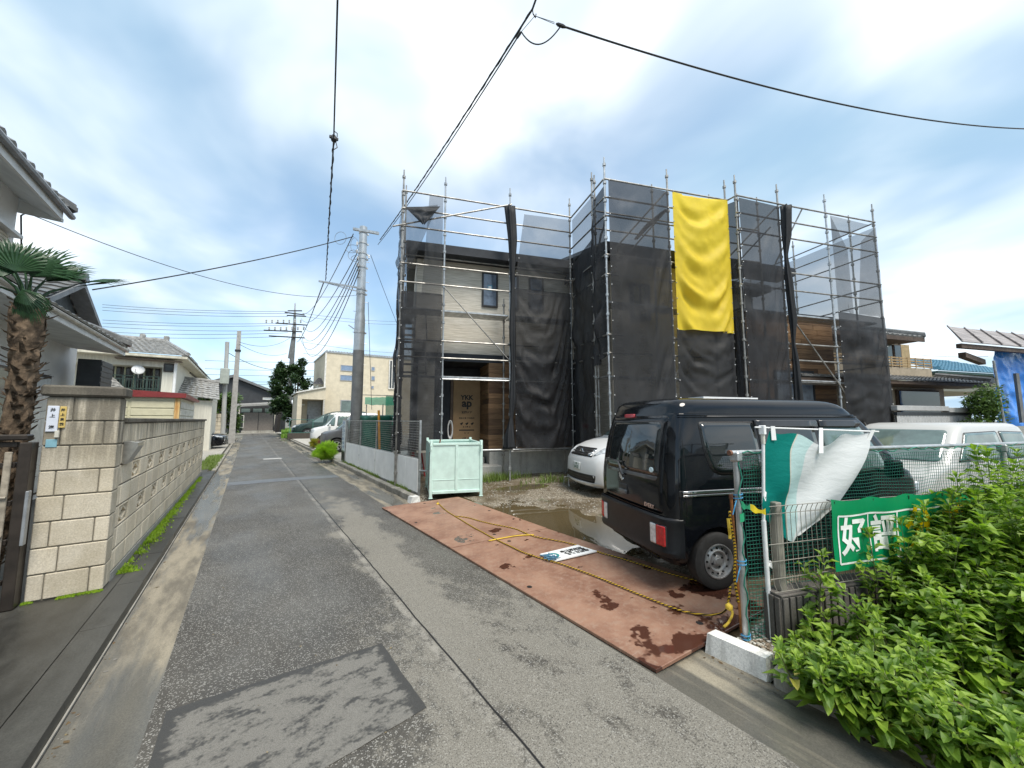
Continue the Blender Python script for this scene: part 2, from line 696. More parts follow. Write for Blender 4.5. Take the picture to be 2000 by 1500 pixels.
m_asph, m_patch, m_gut, m_wet = mat_asphalt(), mat_patch(), mat_gutter(), mat_wetdark()
m_mud, m_plate = mat_mud(), mat_plate()
m_kerb = mat_concrete('kerb_concrete', (0.20, 0.19, 0.16), (0.33, 0.31, 0.27), 0.5)
m_block = mat_concrete('wall_block', (0.66, 0.575, 0.43), (0.78, 0.70, 0.56), 0.25, (1.15, 1.80))
m_mortar = M('mortar', (0.16, 0.145, 0.115), 0.95, var=0.3, bump=0.3)
m_coping = mat_concrete('coping', (0.10, 0.09, 0.075), (0.17, 0.155, 0.125), 0.5)
m_found = mat_concrete('foundation_concrete', (0.30, 0.30, 0.28), (0.40, 0.39, 0.36), 0.3)
m_pave = mat_concrete('parking_concrete', (0.33, 0.31, 0.27), (0.45, 0.43, 0.38), 0.4)
m_farground = M('far_ground', (0.14, 0.135, 0.11), 0.9, var=0.3, vs=0.4, bump=0.3)
m_moss = M('moss', (0.13, 0.22, 0.012), 0.95, var=0.5, vs=9, bump=0.8, bs=70, col2=(0.045, 0.075, 0.010))
m_galv = M('galvanised_steel', (0.42, 0.43, 0.43), 0.42, 0.75, var=0.25, vs=9)
m_pipe = M('scaffold_pipe', (0.30, 0.29, 0.27), 0.45, 0.7, var=0.35, vs=5)
m_wire = M('dark_cable', (0.02, 0.022, 0.025), 0.6)
m_white = M('white_paint', (0.78, 0.78, 0.77), 0.55, var=0.05)
m_black = M('black_rubber', (0.012, 0.012, 0.012), 0.6)
m_leaf = None


def leaf_mat(name, a, b, trans=0.25, rough=0.45):
    s = NT(name)
    p = s.pos()
    f = s.ramp(s.noise(p, 7.0, 4, 0.7), 0.3, 0.7)
    f2 = s.ramp(s.noise(p, 60.0, 2, 0.5), 0.3, 0.7)
    c = s.mix(f, a, b)
    c = s.mix(s.math('MULTIPLY', f2, 0.4), c, mul(b, 1.25))
    s.set(c, rough, 0, 0.4)
    tr = s.n('ShaderNodeBsdfTranslucent')
    s.put(tr.inputs[0], s.mix(1.0, c, (1.3, 1.5, 0.7), 'MULTIPLY'))
    mx = s.n('ShaderNodeMixShader')
    mx.inputs[0].default_value = trans
    s.t.links.new(s.b.outputs[0], mx.inputs[1])
    s.t.links.new(tr.outputs[0], mx.inputs[2])
    s.t.links.new(mx.outputs[0], s.out.inputs[0])
    return s.m


m_weed = leaf_mat('weed_leaf', (0.16, 0.27, 0.025), (0.28, 0.39, 0.055), 0.35)
m_weed2 = leaf_mat('weed_leaf_dark', (0.075, 0.15, 0.018), (0.13, 0.22, 0.03), 0.35)
m_weed3 = leaf_mat('weed_leaf_yellow', (0.34, 0.33, 0.05), (0.42, 0.36, 0.10), 0.3)
m_grass = leaf_mat('grass_blade', (0.10, 0.17, 0.03), (0.20, 0.26, 0.07), 0.3)
m_kochia = leaf_mat('kochia_leaf', (0.26, 0.42, 0.035), (0.36, 0.52, 0.07), 0.35)
m_tree = leaf_mat('evergreen_leaf', (0.018, 0.045, 0.018), (0.045, 0.085, 0.028), 0.15)
m_shrub = leaf_mat('shrub_leaf', (0.05, 0.10, 0.025), (0.11, 0.18, 0.05), 0.2)
m_palm = leaf_mat('palm_leaf', (0.012, 0.040, 0.018), (0.035, 0.085, 0.035), 0.15, 0.35)
m_bark = M('bark', (0.07, 0.055, 0.04), 0.95, var=0.5, vs=12, bump=0.6)
m_fibre = M('palm_fibre', (0.12, 0.085, 0.055), 0.95, var=0.6, vs=14, bump=0.8, bs=60)
m_stem = M('weed_stem', (0.13, 0.15, 0.05), 0.7)

# ------------------------------------------------------------------ ground, lane, gutters, kerbs
XL, XG, XR, XK = -0.37, -0.76, 2.32, 2.87         # lane edge, gutter edge (left), lane edge, kerb face (right)
Y0, Y1 = -8.0, 57.0
mb = MB()
mb.add([(-700, -700, -0.06), (700, -700, -0.06), (700, 700, -0.06), (-700, 700, -0.06)], [(0, 1, 2, 3)])
struct('ground', mb, m_farground)

mb = MB()
mb.grid(lambda a, b: (XL + (XR - XL) * a, Y0 + (Y1 - Y0) * b, 0.014 * (1 - (2 * a - 1) ** 2)), 8, 100)
struct('road', mb, m_asph, smooth=True)


def crown(x):
    a = (x - XL) / (XR - XL)
    return 0.014 * (1 - (2 * a - 1) ** 2)


# repaired trench in the asphalt, cut askew, and the smooth cross trench farther up the lane
q = [gp(265, 1500), gp(330, 1385), gp(745, 1262), gp(832, 1392), gp(560, 1500)]
c0, c1, c2, c3 = Vector((-0.33, 2.05, 0)), Vector((-0.30, 3.10, 0)), Vector((0.92, 3.04, 0)), Vector((0.95, 2.24, 0))


def patch_fn(a, b):
    lo = c0.lerp(c3, a)
    hi = c1.lerp(c2, a)
    p = lo.lerp(hi, b)
    j = 0.006 * nz3(p.x * 9, p.y * 9)
    return (p.x + (j if a in (0, 1) else 0), p.y + (j if b in (0, 1) else 0), crown(p.x) + 0.004)


mb = MB()
mb.grid(patch_fn, 16, 10)
struct('road_patch', mb, m_patch)
m_trench = M('trench_asphalt', (0.125, 0.128, 0.132), 0.42, var=0.2, vs=3, bump=0.3, bs=150)
mb = MB()
mb.grid(lambda a, b: (lambda x, y: (x, y, crown(x) + 0.004))(XL + (XR - XL) * a, 12.35 - 0.10 * a + 0.62 * b + 0.02 * nz3(a * 9, b)), 12, 3)
struct('road_trench', mb, m_trench)
mb = MB()
mb.box(0.62, 1.30, 19.4, 19.75, 0.010, 0.024, 0.004)
tag(mb.build('manhole_strip', M('pale_metal', (0.45, 0.44, 0.41), 0.5)), 'narrow pale metal access cover lying across the lane', 'drain cover')
# crossing street at the end of the lane
mb = MB()
mb.box(-60, 60, Y1, Y1 + 5.0, -0.05, 0.008)
struct('cross_street', mb, m_pave)

mb = MB()
mb.grid(lambda a, b: (XG + (XL - XG) * a, Y0 + (44 - Y0) * b, -0.012 + 0.012 * abs(2 * a - 1)), 6, 90)
struct('gutter_left', mb, m_gut, smooth=True)
mb = MB()
mb.grid(lambda a, b: (XR + (XK - XR) * a, Y0 + (44 - Y0) * b, -0.014 + 0.014 * abs(2 * a - 1)), 6, 90)
struct('gutter_right', mb, m_gut, smooth=True)

# left: low wet kerb and apron in front of the wall
AZ = 0.085
mb = MB()
mb.box(XG - 0.018, XG - .008, Y0, 15.4, -0.05, 0.008)  # thin pale strip paints in the wet reflection along the kerb foot
struct('wet_glint_strip', mb, M('wet_glint_paint', (0.34, 0.32, 0.28), 0.7, var=0.2))
kl = MB()
kl.box(XG - 0.225, XG - 0.022, Y0, 15.4, -0.05, AZ - 0.012)
left_kerb = struct('kerb_left', kl, m_mortar)
kb = MB()
kb.box(-0.1, 0.1, -0.4975, 0.4975, -0.06, 0.0)
kme = kb.mesh('kerb_stone', m_wet)
for i in range(15):
    obj('kerb_stone', kme, left_kerb, loc=(XG - 0.121, 0.9 + i * 1.0, AZ + RNG.uniform(-.003, .003)), rot=(0, 0, RNG.uniform(-.004, .004)))
mb = MB()
mb.grid(lambda a, b: (-7.0 + (XG - 0.228 + 7.0) * a, Y0 + (16.2 - Y0) * b, AZ - 0.004 + 0.012 * (1 - a) + 0.004 * nz3(a * 7, b * 30)), 30, 60)
struct('apron', mb, m_wet, smooth=True)
# moss growing along the foot of the wall
rg = random.Random(3)
mb = MB()
for i in range(5200):
    t = rg.random()
    y = 5.75 + 8.2 * t ** 1.35
    x = -1.045 + abs(rg.gauss(0, 0.055)) * (1.2 - 0.6 * t)
    if nz3(y * 1.7, 3.1) < -0.12 and rg.random() < 0.85:
        continue
    h = rg.uniform(0.008, 0.034)
    a = rg.uniform(0, 6.28)
    w = rg.uniform(0.006, 0.016)
    mb.add([(x - w * cos(a), y - w * sin(a), AZ), (x + w * cos(a), y + w * sin(a), AZ), (x + rg.uniform(-.012, .012), y + rg.uniform(-.012, .012), AZ + h)], [(0, 1, 2)])
for i in range(700):                                # damp moss creeping up the foot of the pillar
    x, y = rg.uniform(-1.55, -1.05), 5.325 - abs(rg.gauss(0, .025))
    if nz3(x * 6, 2.2) < -.1:
        continue
    h, w, a = rg.uniform(.004, .02), rg.uniform(.005, .012), rg.uniform(0, 6.28)
    mb.add([(x - w * cos(a), y - w * sin(a), AZ), (x + w * cos(a), y + w * sin(a), AZ), (x, y, AZ + h)], [(0, 1, 2)])
tag(mb.build('moss', leaf_mat('moss_tuft', (0.14, 0.26, 0.012), (0.24, 0.36, 0.03), 0.2), recalc=False), 'bright green moss along the foot of the block wall', 'moss', kind='stuff')
# beyond the wall: parking bays of the far houses on the left
mb = MB()
mb.box(-9, XG - 0.228, 16.25, 32, -0.05, 0.055)
struct('parking_ground', mb, m_pave)
kl = MB()
kl.box(XG - 0.12, XG - 0.002, 15.45, 44, -0.05, 0.07)
kl = struct('kerb_far_left', kl, m_mortar)
kb = MB()
kb.box(-0.06, 0.06, -0.296, 0.296, -0.09, 0.0, 0.015)
kme = kb.mesh('kerb_stone', m_kerb)
for i in range(28):
    obj('kerb_stone', kme, kl, loc=(XG - 0.062, 15.8 + i * 0.6, 0.095 + RNG.uniform(-.006, .006)), rot=(0, RNG.uniform(-.02, .02), RNG.uniform(-.02, .02)))

# right: kerb of concrete stones from the steel plates up the lane, and the stretch by the weeds
kr = MB()
kr.box(XK + 0.004, XK + 0.13, 7.75, 44, -0.06, 0.085)
kr = struct('kerb_right', kr, m_mortar)
kb = MB()
kb.box(-0.07, 0.07, -0.295, 0.295, -0.14, 0.0, 0.018)
kme = kb.mesh('kerb_stone', m_kerb)
for i in range(58):
    obj('kerb_stone', kme, kr, loc=(XK + 0.067, 8.05 + i * 0.6, 0.125 + RNG.uniform(-.008, .008)), rot=(RNG.uniform(-.01, .01), RNG.uniform(-.03, .03), RNG.uniform(-.015, .015)))
mb = MB()
mb.box(XK - 0.02, XK + 0.16, -6, 1.165, -0.06, 0.105, 0.02)
mb.box(XK - 0.015, XK + 0.155, -6, 1.16, 0.09, 0.118, 0.012)
struct('kerb_front', mb, m_kerb)

# building plot: uneven mud and gravel
PUD = [(4.05, 4.55, 0.85, 0.85), (3.9, 5.5, 0.55, 0.4), (4.4, 3.7, 0.65, 0.6), (5.6, 7.4, 0.7, 0.35), (6.8, 6.5, 0.6, 0.25)]
WATER_Z = 0.092


def lot_z(x, y):
    z = 0.095 + 0.055 * smooth01((x - 4.2) / 4.0) * smooth01((y - 3.0) / 5.0)
    z += 0.016 * nz3(x * 1.4, y * 1.4, 5) + 0.008 * nz3(x * 4.5, y * 4.5, 2)
    if x < 3.75 and 1.45 < y < 7.62:
        return min(z, -0.02 + 0.075 * max(0.0, (x - 2.3) / 1.4)) if x < 3.62 else min(z, 0.085)
    for cx, cy, rx, ry in PUD:
        d = hypot((x - cx) / rx, (y - cy) / ry) + 0.35 * nz3(x * 2.1, y * 2.1, 9)
        z -= 0.05 * smooth01(1.35 - d)
    return z


mb = MB()
NX, NY = 190, 210


def lot_fn(a, b):
    x = XK + 0.135 + 20 * a ** 1.5
    y = -6 + 22 * b
    return (x, y, lot_z(x, y))


mb.grid(lot_fn, NX, NY)
struct('plot_ground', mb, m_mud, smooth=True)
mb = MB()
mb.grid(lambda a, b: (3.66 + 4.0 * a, 2.6 + 5.6 * b, WATER_Z), 4, 4)
pud = mb.build('puddle', mat_water('muddy_water', (0.10, 0.075, 0.038)))
pud['kind'] = 'structure'
mb = MB()
mb.grid(lambda a, b: (XK + 0.135 + 24 * a, 16.0 + 40 * b, 0.10 + 0.06 * smooth01(b * 8)), 4, 20)
struct('parking_lot', mb, m_pave)

# loose gravel lying on the plot
rg = random.Random(11)
mb = MB()
ico = [(0, 0, 1), (0.9, 0, .45), (.28, .85, .45), (-.72, .53, .45), (-.72, -.53, .45), (.28, -.85, .45), (0, 0, -.6)]
icf = [(0, 1, 2), (0, 2, 3), (0, 3, 4), (0, 4, 5), (0, 5, 1), (6, 2, 1), (6, 3, 2), (6, 4, 3), (6, 5, 4), (6, 1, 5)]
cnt = 0
while cnt < 7500:
    k = rg.random()
    if k < 0.14:
        x, y = rg.uniform(2.95, 3.75), rg.uniform(0.75, 1.62)
    else:
        x, y = rg.uniform(3.4, 8.5), rg.uniform(2.6, 8.6)
        if nz3(x * 0.9, y * 0.9, 4) < rg.uniform(-0.35, 0.35):
            continue
    z = lot_z(x, y)
    if z < WATER_Z - 0.006:
        continue
    cnt += 1
    r = rg.uniform(0.005, 0.014) * (1.25 if k < .14 else 1.1)
    a = rg.uniform(0, 6.28)
    sx, sy, sz = r * rg.uniform(.8, 1.4), r * rg.uniform(.7, 1.1), r * rg.uniform(.5, .8)
    mb.cur = rg.choice((0, 0, 1, 2))
    mb.add([(x + (px * cos(a) * sx - py * sin(a) * sy), y + (px * sin(a) * sx + py * cos(a) * sy), z + 0.002 + pz * sz) for px, py, pz in ico], icf)
tag(mb.build('gravel', [M('stone_grey', (0.36, 0.34, 0.29), 0.8), M('stone_pale', (0.55, 0.52, 0.46), 0.8), M('stone_brown', (0.22, 0.17, 0.12), 0.8)], recalc=False), 'pale loose gravel strewn over the muddy plot', 'gravel', kind='stuff')


# leaf litter and grit washed into the gutters
mb = MB()
for i in range(900):
    side = rg.random()
    if side < .45:
        x, y = XG + abs(rg.gauss(0, .05)), rg.uniform(1.8, 20)
    elif side < .8:
        x, y = XK - .02 - abs(rg.gauss(0, .07)), rg.uniform(-.5, 1.6) if rg.random() < .4 else rg.uniform(7.8, 18)
    else:
        x, y = rg.uniform(XL, XR), rg.uniform(1.8, 12)
    s_ = rg.uniform(.003, .008) if rg.random() < .8 else rg.uniform(.012, .026)
    if side >= .8:
        s_ = min(s_, .010)
    a = rg.uniform(0, 6.28)
    z = (crown(x) if XL < x < XR else -.006) + .003
    u_, v_ = Vector((cos(a), sin(a), rg.uniform(-.1, .25))) * s_, Vector((-sin(a), cos(a), rg.uniform(-.1, .25))) * s_ * .55
    c = Vector((x, y, z + .002))
    mb.cur = rg.choice((0, 0, 1, 2))
    mb.add([c - u_, c - v_, c + u_, c + v_], [(0, 1, 2, 3)])
tag(mb.build('leaf_litter', [M('dead_leaf', (.10, .065, .03), .9, var=.4), M('dry_leaf', (.26, .20, .10), .9, var=.3), M('grit', (.20, .19, .17), .9)], recalc=False), 'dead leaves and grit scattered in the gutters', 'litter', kind='stuff')
# steel road plates bridging kerb and plot
def plate(label, f0, f1, b1, b0, dz):
    """front two corners then back two corners"""
    t = 0.022
    z0, z1 = 0.028 + dz, 0.125 + dz
    cs = [Vector((f0[0], f0[1], z0)), Vector((f1[0], f1[1], z0)), Vector((b1[0], b1[1], z1)), Vector((b0[0], b0[1], z1))]
    n = 0.006
    m2 = MB()
    ctr = sum(cs, Vector()) / 4
    ins = [c + (ctr - c).normalized() * n for c in cs]
    dn = Vector((0, 0, -t))
    ed = Vector((0, 0, -0.003))
    vs = [c for c in ins] + [c + ed for c in cs] + [c + dn for c in cs]
    m2.add(vs, [(0, 1, 2, 3), (0, 4, 5, 1), (1, 5, 6, 2), (2, 6, 7, 3), (3, 7, 4, 0), (4, 8, 9, 5), (5, 9, 10, 6), (6, 10, 11, 7), (7, 11, 8, 4), (11, 10, 9, 8)])
    t = thing('steel_plate', label, 'steel plate', (ctr.x, ctr.y, 0), 0, 'steel plates over the kerb')
    m2.build('plate', m_plate, t)
    for k, (a, b) in enumerate(((.06, .5), (.94, .5), (.5, .07), (.5, .93))):
        p = cs[0].lerp(cs[1], a).lerp(cs[3].lerp(cs[2], a), b)
        MB().lathe([(.001, .0012), (.024, .0012), (.030, .0)], p, (0, 0, 1), 14).build('lifting_hole', M('hole_dark', (.012, .01, .009), .9), t)


plate('rusty steel road plate beside the mint waste bin, farther up the lane', (2.19, 7.50), (2.27, 4.66), (3.66, 4.36), (3.62, 7.12), 0.004)
plate('rusty steel road plate with dark rain stains under the black van', (2.27, 4.645), (2.34, 1.66), (3.80, 1.50), (3.66, 4.345), 0.0)
mb = MB()
mb.hexa([(2.86, 1.20, -0.02), (3.0, 1.20, -0.02), (2.98, 1.60, -0.02), (2.84, 1.60, -0.02)], [(2.88, 1.21, 0.135), (3.0, 1.21, 0.125), (2.98, 1.585, 0.125), (2.86, 1.585, 0.135)])
tag(mb.build('kerb_block', mat_concrete('white_painted_stone', (0.62, 0.61, 0.57), (0.74, 0.73, 0.70), 0.4)), 'loose white painted kerb block by the corner of the steel plate', 'kerb block')
mb = MB()
mb.hexa([(2.80, 7.62, -0.02), (3.02, 7.62, -0.02), (3.02, 7.84, -0.02), (2.80, 7.84, -0.02)], [(2.84, 7.63, 0.13), (3.0, 7.66, 0.12), (2.98, 7.82, 0.13), (2.82, 7.82, 0.12)])
tag(mb.build('broken_kerb_stone', MATS['white_painted_stone']), 'broken whitish kerb stone at the far corner of the steel plates', 'kerb stone')
# ------------------------------------------------------------------ block wall and gate pillar on the left
WX = -1.06
BL, BH, ZB = 0.4055, 0.2150, 0.163
wall = thing('block_wall', 'weathered cream concrete block wall with diamond vent blocks along the lane', 'wall', (WX - 0.06, 5.33, AZ))
mb = MB()
mb.box(WX - 0.13, WX + 0.006, 5.56, 14.75, 0.0, ZB - 0.004)
mb.build('footing', m_found, wall)
mb = MB()
NB = 23
pat = {2: [5.47 + i * 2 * BL for i in range(11)], 4: [5.47 + BL + i * 2 * BL for i in range(11)]}
full = MB()
full.box(-0.06, 0.06, -BL / 2 + 0.006, BL / 2 - 0.006, -BH / 2 + 0.006, BH / 2 - 0.006, 0.008)
full_me = full.mesh('block', m_block)
pm = MB()
hy, hz = BL / 2 - 0.006, BH / 2 - 0.006
pm.box(-.058, .058, -hy, -hy + .022, -hz, hz, .004).box(-.058, .058, hy - .022, hy, -hz, hz, .004)
pm.box(-.058, .058, -hy + .022, hy - .022, -hz, -hz + .018, .004).box(-.058, .058, -hy + .022, hy - .022, hz - .018, hz, .004)
for sy in (-1, 1):
    for sz in (-1, 1):
        a = Vector((0, 0, sz * (hz - .03)))
        b = Vector((0, sy * (hy - .04), 0))
        dd = (b - a).normalized()
        nn = Vector((0, -dd.z, dd.y)) * 0.011
        pm.hexa([a - nn + Vector((-.05, 0, 0)), b - nn + Vector((-.05, 0, 0)), b + nn + Vector((-.05, 0, 0)), a + nn + Vector((-.05, 0, 0))], [a - nn + Vector((.05, 0, 0)), b - nn + Vector((.05, 0, 0)), b + nn + Vector((.05, 0, 0)), a + nn + Vector((.05, 0, 0))])
pat_me = pm.mesh('vent_block', m_block)
core = MB()
base = Vector(tmat(wall).translation)
for r in range(7):
    row = 6 - r                                      # row index from the top
    z = ZB + BH * (r + 0.5)
    off = 0 if row % 2 == 0 else 0
    for i in range(NB):
        y = 5.47 + i * BL
        if y + BL / 2 > 14.76:
            continue
        if i == 0:
            MB().box(WX - .12, WX, 5.56, y + BL / 2 - .006, z - BH / 2 + .006, z + BH / 2 - .006, .008).build('block', m_block, wall)
            core.box(WX - .112, WX - .008, 5.50, y + BL / 2, z - BH / 2, z + BH / 2)
            continue
        isp = row in pat and any(abs(y - p) < 0.02 for p in pat[row])
        obj('vent_block' if isp else 'block', pat_me if isp else full_me, wall, loc=Vector((WX - 0.06 + RNG.uniform(-.0015, .0015), y, z)) - base)
        if not isp:
            core.box(WX - 0.112, WX - 0.008, y - BL / 2, y + BL / 2, z - BH / 2, z + BH / 2)
core.build('mortar', m_mortar, wall)
mb = MB()
ztop = ZB + 7 * BH
for i in range(12):
    mb = MB()
    mb.box(WX - 0.145, WX + 0.025, 5.56 + i * 0.766, 5.56 + i * 0.766 + 0.76, ztop + .002, ztop + 0.052, 0.008)
    mb.build('coping', m_coping, wall)

PF, PX0 = 5.33, -1.545
pil = thing('gate_pillar', 'stained cream block gate pillar with flat coping and nameplates', 'pillar', (-1.3, 5.5, AZ))
m_pblk = mat_concrete('pillar_block', (0.50, 0.44, 0.33), (0.63, 0.57, 0.46), 0.25, (0.95, 1.7), 0.30)
mb = MB()
mb.box(PX0 + .012, WX - .012, PF + .012, PF + 0.215, AZ - 0.06, 1.92)
mb.build('mortar', m_mortar, pil)
CHh = (1.918 - AZ) / 8
for r in range(8):
    z0, z1 = AZ + r * CHh + .005, AZ + (r + 1) * CHh - .005
    wd = WX - PX0
    cuts = [0, 0.36, 1.0] if r % 2 else [0, 0.22, 0.80, 1.0]
    for a, b in zip(cuts[:-1], cuts[1:]):
        mb = MB()
        last = b == 1.0
        mb.box(PX0 + wd * a + .004, PX0 + wd * b - (.0 if last else .004) + (0.004 if last else 0), PF - .002 + RNG.uniform(-.002, .002), PF + (0.21 if (r % 2) else 0.10), z0, z1, 0.007)
        mb.build('block', m_pblk, pil)
    if r % 2 == 0:
        MB().box(WX - 0.10, WX + .004, PF + 0.108, PF + 0.22, z0, z1, 0.007).build('block', m_pblk, pil)
mb = MB()
mb.box(PX0 - .035, WX + .04, PF - .04, PF + .25, 1.922, 2.025, 0.018)
mb.build('coping', m_coping, pil)

m_ink = M('black_ink', (0.02, 0.02, 0.02), 0.7)
yv, xv, zv = Vector((0, 1, 0)), Vector((1, 0, 0)), Vector((0, 0, 1))


def plaque(name, label, x0, x1, z0, z1, col, chars, size, ink=None, t=0.012, m=None):
    th = thing(name, label, 'nameplate', ((x0 + x1) / 2, PF - .006, (z0 + z1) / 2))
    b = MB()
    b.box(x0, x1, PF - .004 - t, PF - .004, z0, z1, 0.004)
    b.build('plate', m or M('plate_%.2f' % col[2], col, 0.45, var=0.06), th)
    n = len(chars)
    for i, ch in enumerate(chars):
        if ch != ' ':
            zc = z1 - (z1 - z0) * (i + 0.75) / (n + 0.5)
            lettering(ch, size, ink or m_ink, th, ((x0 + x1) / 2, PF - .0055 - t, zc), xv, zv, extrude=0.001, bold=0.001)
    return th


def pfz(y, x=200):
    return ony(x, y, PF).z


a, b = ony(190, 800, PF), ony(207, 835, PF)
plaque('nameplate', 'white upright stone nameplate with black characters on the pillar', ony(187, 0, PF).x, ony(208, 0, PF).x, pfz(842), pfz(794), (0.62, 0.66, 0.74), '井上 淳', 0.034)
plaque('nameplate', 'yellow wooden nameplate with black characters beside the white one', ony(209, 0, PF).x, ony(221, 0, PF).x, pfz(835), pfz(795), (0.60, 0.44, 0.14), '井上良繁', 0.027)
b = MB()
th = tag(MB().box(ony(190, 0, PF).x, ony(210, 0, PF).x, PF - .010, PF - .004, pfz(871), pfz(856), .002).build('house_number_plate', M('blue_plate', (0.22, 0.42, 0.50), 0.4)), 'small pale blue enamel address plate under the nameplates', 'address plate')
tag(MB().box(ony(205, 0, PF).x, ony(213, 0, PF).x, PF - .032, PF - .004, pfz(853), pfz(840), .004).build('doorbell', M('ivory', (0.62, 0.60, 0.52), 0.4)), 'small ivory doorbell button on the pillar', 'doorbell')
# steel letter slot standing proud of the wall
lb = thing('letter_box', 'brushed steel letter flap sticking out of the block wall', 'letterbox', (WX, 5.55, 1.2))
m_inox = M('brushed_steel', (0.42, 0.40, 0.36), 0.30, 0.85, var=0.15, vs=20)
y0_, y1_ = 5.60, 5.86
b = MB()
b.prism([(WX + .002, y0_, 1.24), (WX + .03, y0_, 1.24), (WX + .115, y0_, 1.42), (WX + .105, y0_, 1.46), (WX + .002, y0_, 1.475)], (0, y1_ - y0_, 0))
b.build('hood', m_inox, lb)
MB().hexa([(WX + .05, y0_ - .004, 1.466), (WX + .12, y0_ - .004, 1.455), (WX + .12, y1_ + .004, 1.455), (WX + .05, y1_ + .004, 1.466)], [(WX + .05, y0_ - .004, 1.474), (WX + .12, y0_ - .004, 1.463), (WX + .12, y1_ + .004, 1.463), (WX + .05, y1_ + .004, 1.474)]).build('flap', M('polished_steel', (0.75, 0.75, 0.74), 0.15, 0.9), lb)

# sliding gate at the picture's left edge
m_gate = M('dark_bronze', (0.040, 0.032, 0.026), 0.45, 0.3, var=0.3)
gate = thing('gate', 'dark bronze slatted gate with bamboo coloured bars beside the pillar', 'gate', (-1.9, 5.3, AZ))
MB().box(-1.635, -1.56, 5.20, 5.34, AZ, 1.50, .006).build('post', m_gate, gate)
MB().box(-1.556, -1.535, 5.16, 5.22, 0.62, 1.08, .004).build('handle_rail', M('grey_aluminium', (0.32, 0.34, 0.36), 0.4, 0.4), gate)
for zz in (0.28, 0.62, 0.95, 1.28, 1.46):
    MB().box(-4.2, -1.66, 5.26, 5.30, zz, zz + 0.045, .004).build('rail', m_gate, gate)
m_bam = M('bamboo_slat', (0.33, 0.29, 0.23), 0.5, var=0.3, vs=12)
for i in range(26):
    xx = -1.70 - i * 0.095
    MB().box(xx - .022, xx + .022, 5.235, 5.255, 0.2, 1.42, .005).build('slat', m_gate if i % 3 else m_bam, gate)
for zz in (0.36, 0.70, 1.03):
    for i in range(5):
        MB().bar((-1.68 - i * .5, 5.225, zz), (-2.15 - i * .5, 5.225, zz + .004), 0.012, 6).build('crossbar', m_bam, gate)
mb = MB()
mb.box(-3.4, -1.6, 5.22, 5.36, 1.52, 1.57, .01)
mb.build('top_rail', m_gate, gate)

# ------------------------------------------------------------------ roofs of glazed tiles
m_tile = M('roof_tile_grey', (0.13, 0.13, 0.125), 0.38, 0.0, var=0.35, vs=9, spec=0.6)
m_tile_w = M('roof_tile_silver', (0.26, 0.255, 0.24), 0.42, var=0.4, vs=7, spec=0.6)
m_tile_d = M('roof_tile_dark', (0.085, 0.085, 0.09), 0.4, var=0.3, vs=9)
m_tile_b = M('roof_tile_blue', (0.05, 0.17, 0.25), 0.4, var=0.25, vs=9)


def tile_roof(mb, e0, e1, t0, t1, nu, nv, wave=0.022, step=0.03, ns=5):
    """eave corners e0 e1, top corners t0 t1"""
    e0, e1, t0, t1 = map(Vector, (e0, e1, t0, t1))
    n = (e1 - e0).cross(t0 - e0)
    if n.length < 1e-6:
        n = (e1 - e0).cross(t1 - e0)
    n.normalize()
    if n.z < 0:
        n = -n
    for j in range(nv):
        va, vb = j / nv, (j + 1) / nv + 0.12 / nv
        L0, R0 = e0.lerp(t0, va), e1.lerp(t1, va)
        L1, R1 = e0.lerp(t0, min(vb, 1)), e1.lerp(t1, min(vb, 1))
        span = (R0 - L0).length / max((e1 - e0).length, 1e-6)
        k = max(1, round(nu * span)) * ns
        vs, fs = [], []
        for i in range(k + 1):
            f = i / k
            ph = 2 * pi * i / ns
            w = wave * (0.5 + 0.5 * sin(ph)) ** 1.4
            b_ = L0.lerp(R0, f)
            u_ = L1.lerp(R1, f)
            vs += [b_ + n * 0.0, b_ + n * (step + w), u_ + n * (w * 0.8)]
        for i in range(k):
            o = i * 3
            fs += [(o, o + 3, o + 4, o + 1), (o + 1, o + 4, o + 5, o + 2)]
        mb.add(vs, fs)
    return mb


def ridge(mb, p, q, r=0.09, h=0.16):
    p, q = Vector(p), Vector(q)
    d = (q - p).normalized()
    s_ = Vector((-d.y, d.x, 0)).normalized()
    z = Vector((0, 0, 1))
    pts = [(-r * 1.5, -0.02), (-r * 1.5, h * .35), (-r, h * .4), (-r * .9, h * .8), (0, h * 1.1), (r * .9, h * .8), (r, h * .4), (r * 1.5, h * .35), (r * 1.5, -0.02)]
    mb.prism([p + s_ * a + z * b for a, b in pts], q - p)
    return mb


# ------------------------------------------------------------------ white house behind the wall
m_stucco = M('white_stucco', (0.82, 0.82, 0.81), 0.9, var=0.06, vs=2, bump=0.35, bs=130)
m_soffit = M('pale_soffit', (0.68, 0.70, 0.69), 0.8, var=0.1, vs=3)
m_fascia = M('pale_fascia', (0.74, 0.74, 0.72), 0.6, var=0.08)
m_dkclad = M('charcoal_cladding', (0.028, 0.032, 0.036), 0.5, var=0.15)
m_gable = M('grey_gable', (0.075, 0.09, 0.095), 0.7, var=0.25, vs=7, bump=0.3)
m_glass = M('window_glass', (0.028, 0.034, 0.036), 0.05, var=0.1, spec=0.8)
m_glass_g = M('frosted_glass', (0.16, 0.21, 0.20), 0.18, var=0.25, vs=1.2, spec=0.6)
m_bronze = M('bronze_frame', (0.035, 0.028, 0.024), 0.4, 0.4)
lh = thing('white_house', 'white stucco house with grey tiled roofs behind the block wall', 'house', (-6, 8, 0))
HX = -3.5
mb = MB()
mb.box(-11, HX, -3, 13.45, 0, 3.62)
mb.build('wall', m_stucco, lh)
mb = MB()
mb.box(-11, HX, -3, 10.05, 3.62, 6.0)
mb.build('upper_wall', m_stucco, lh)
mb = MB()      # beige louvre shutter under the upper eave
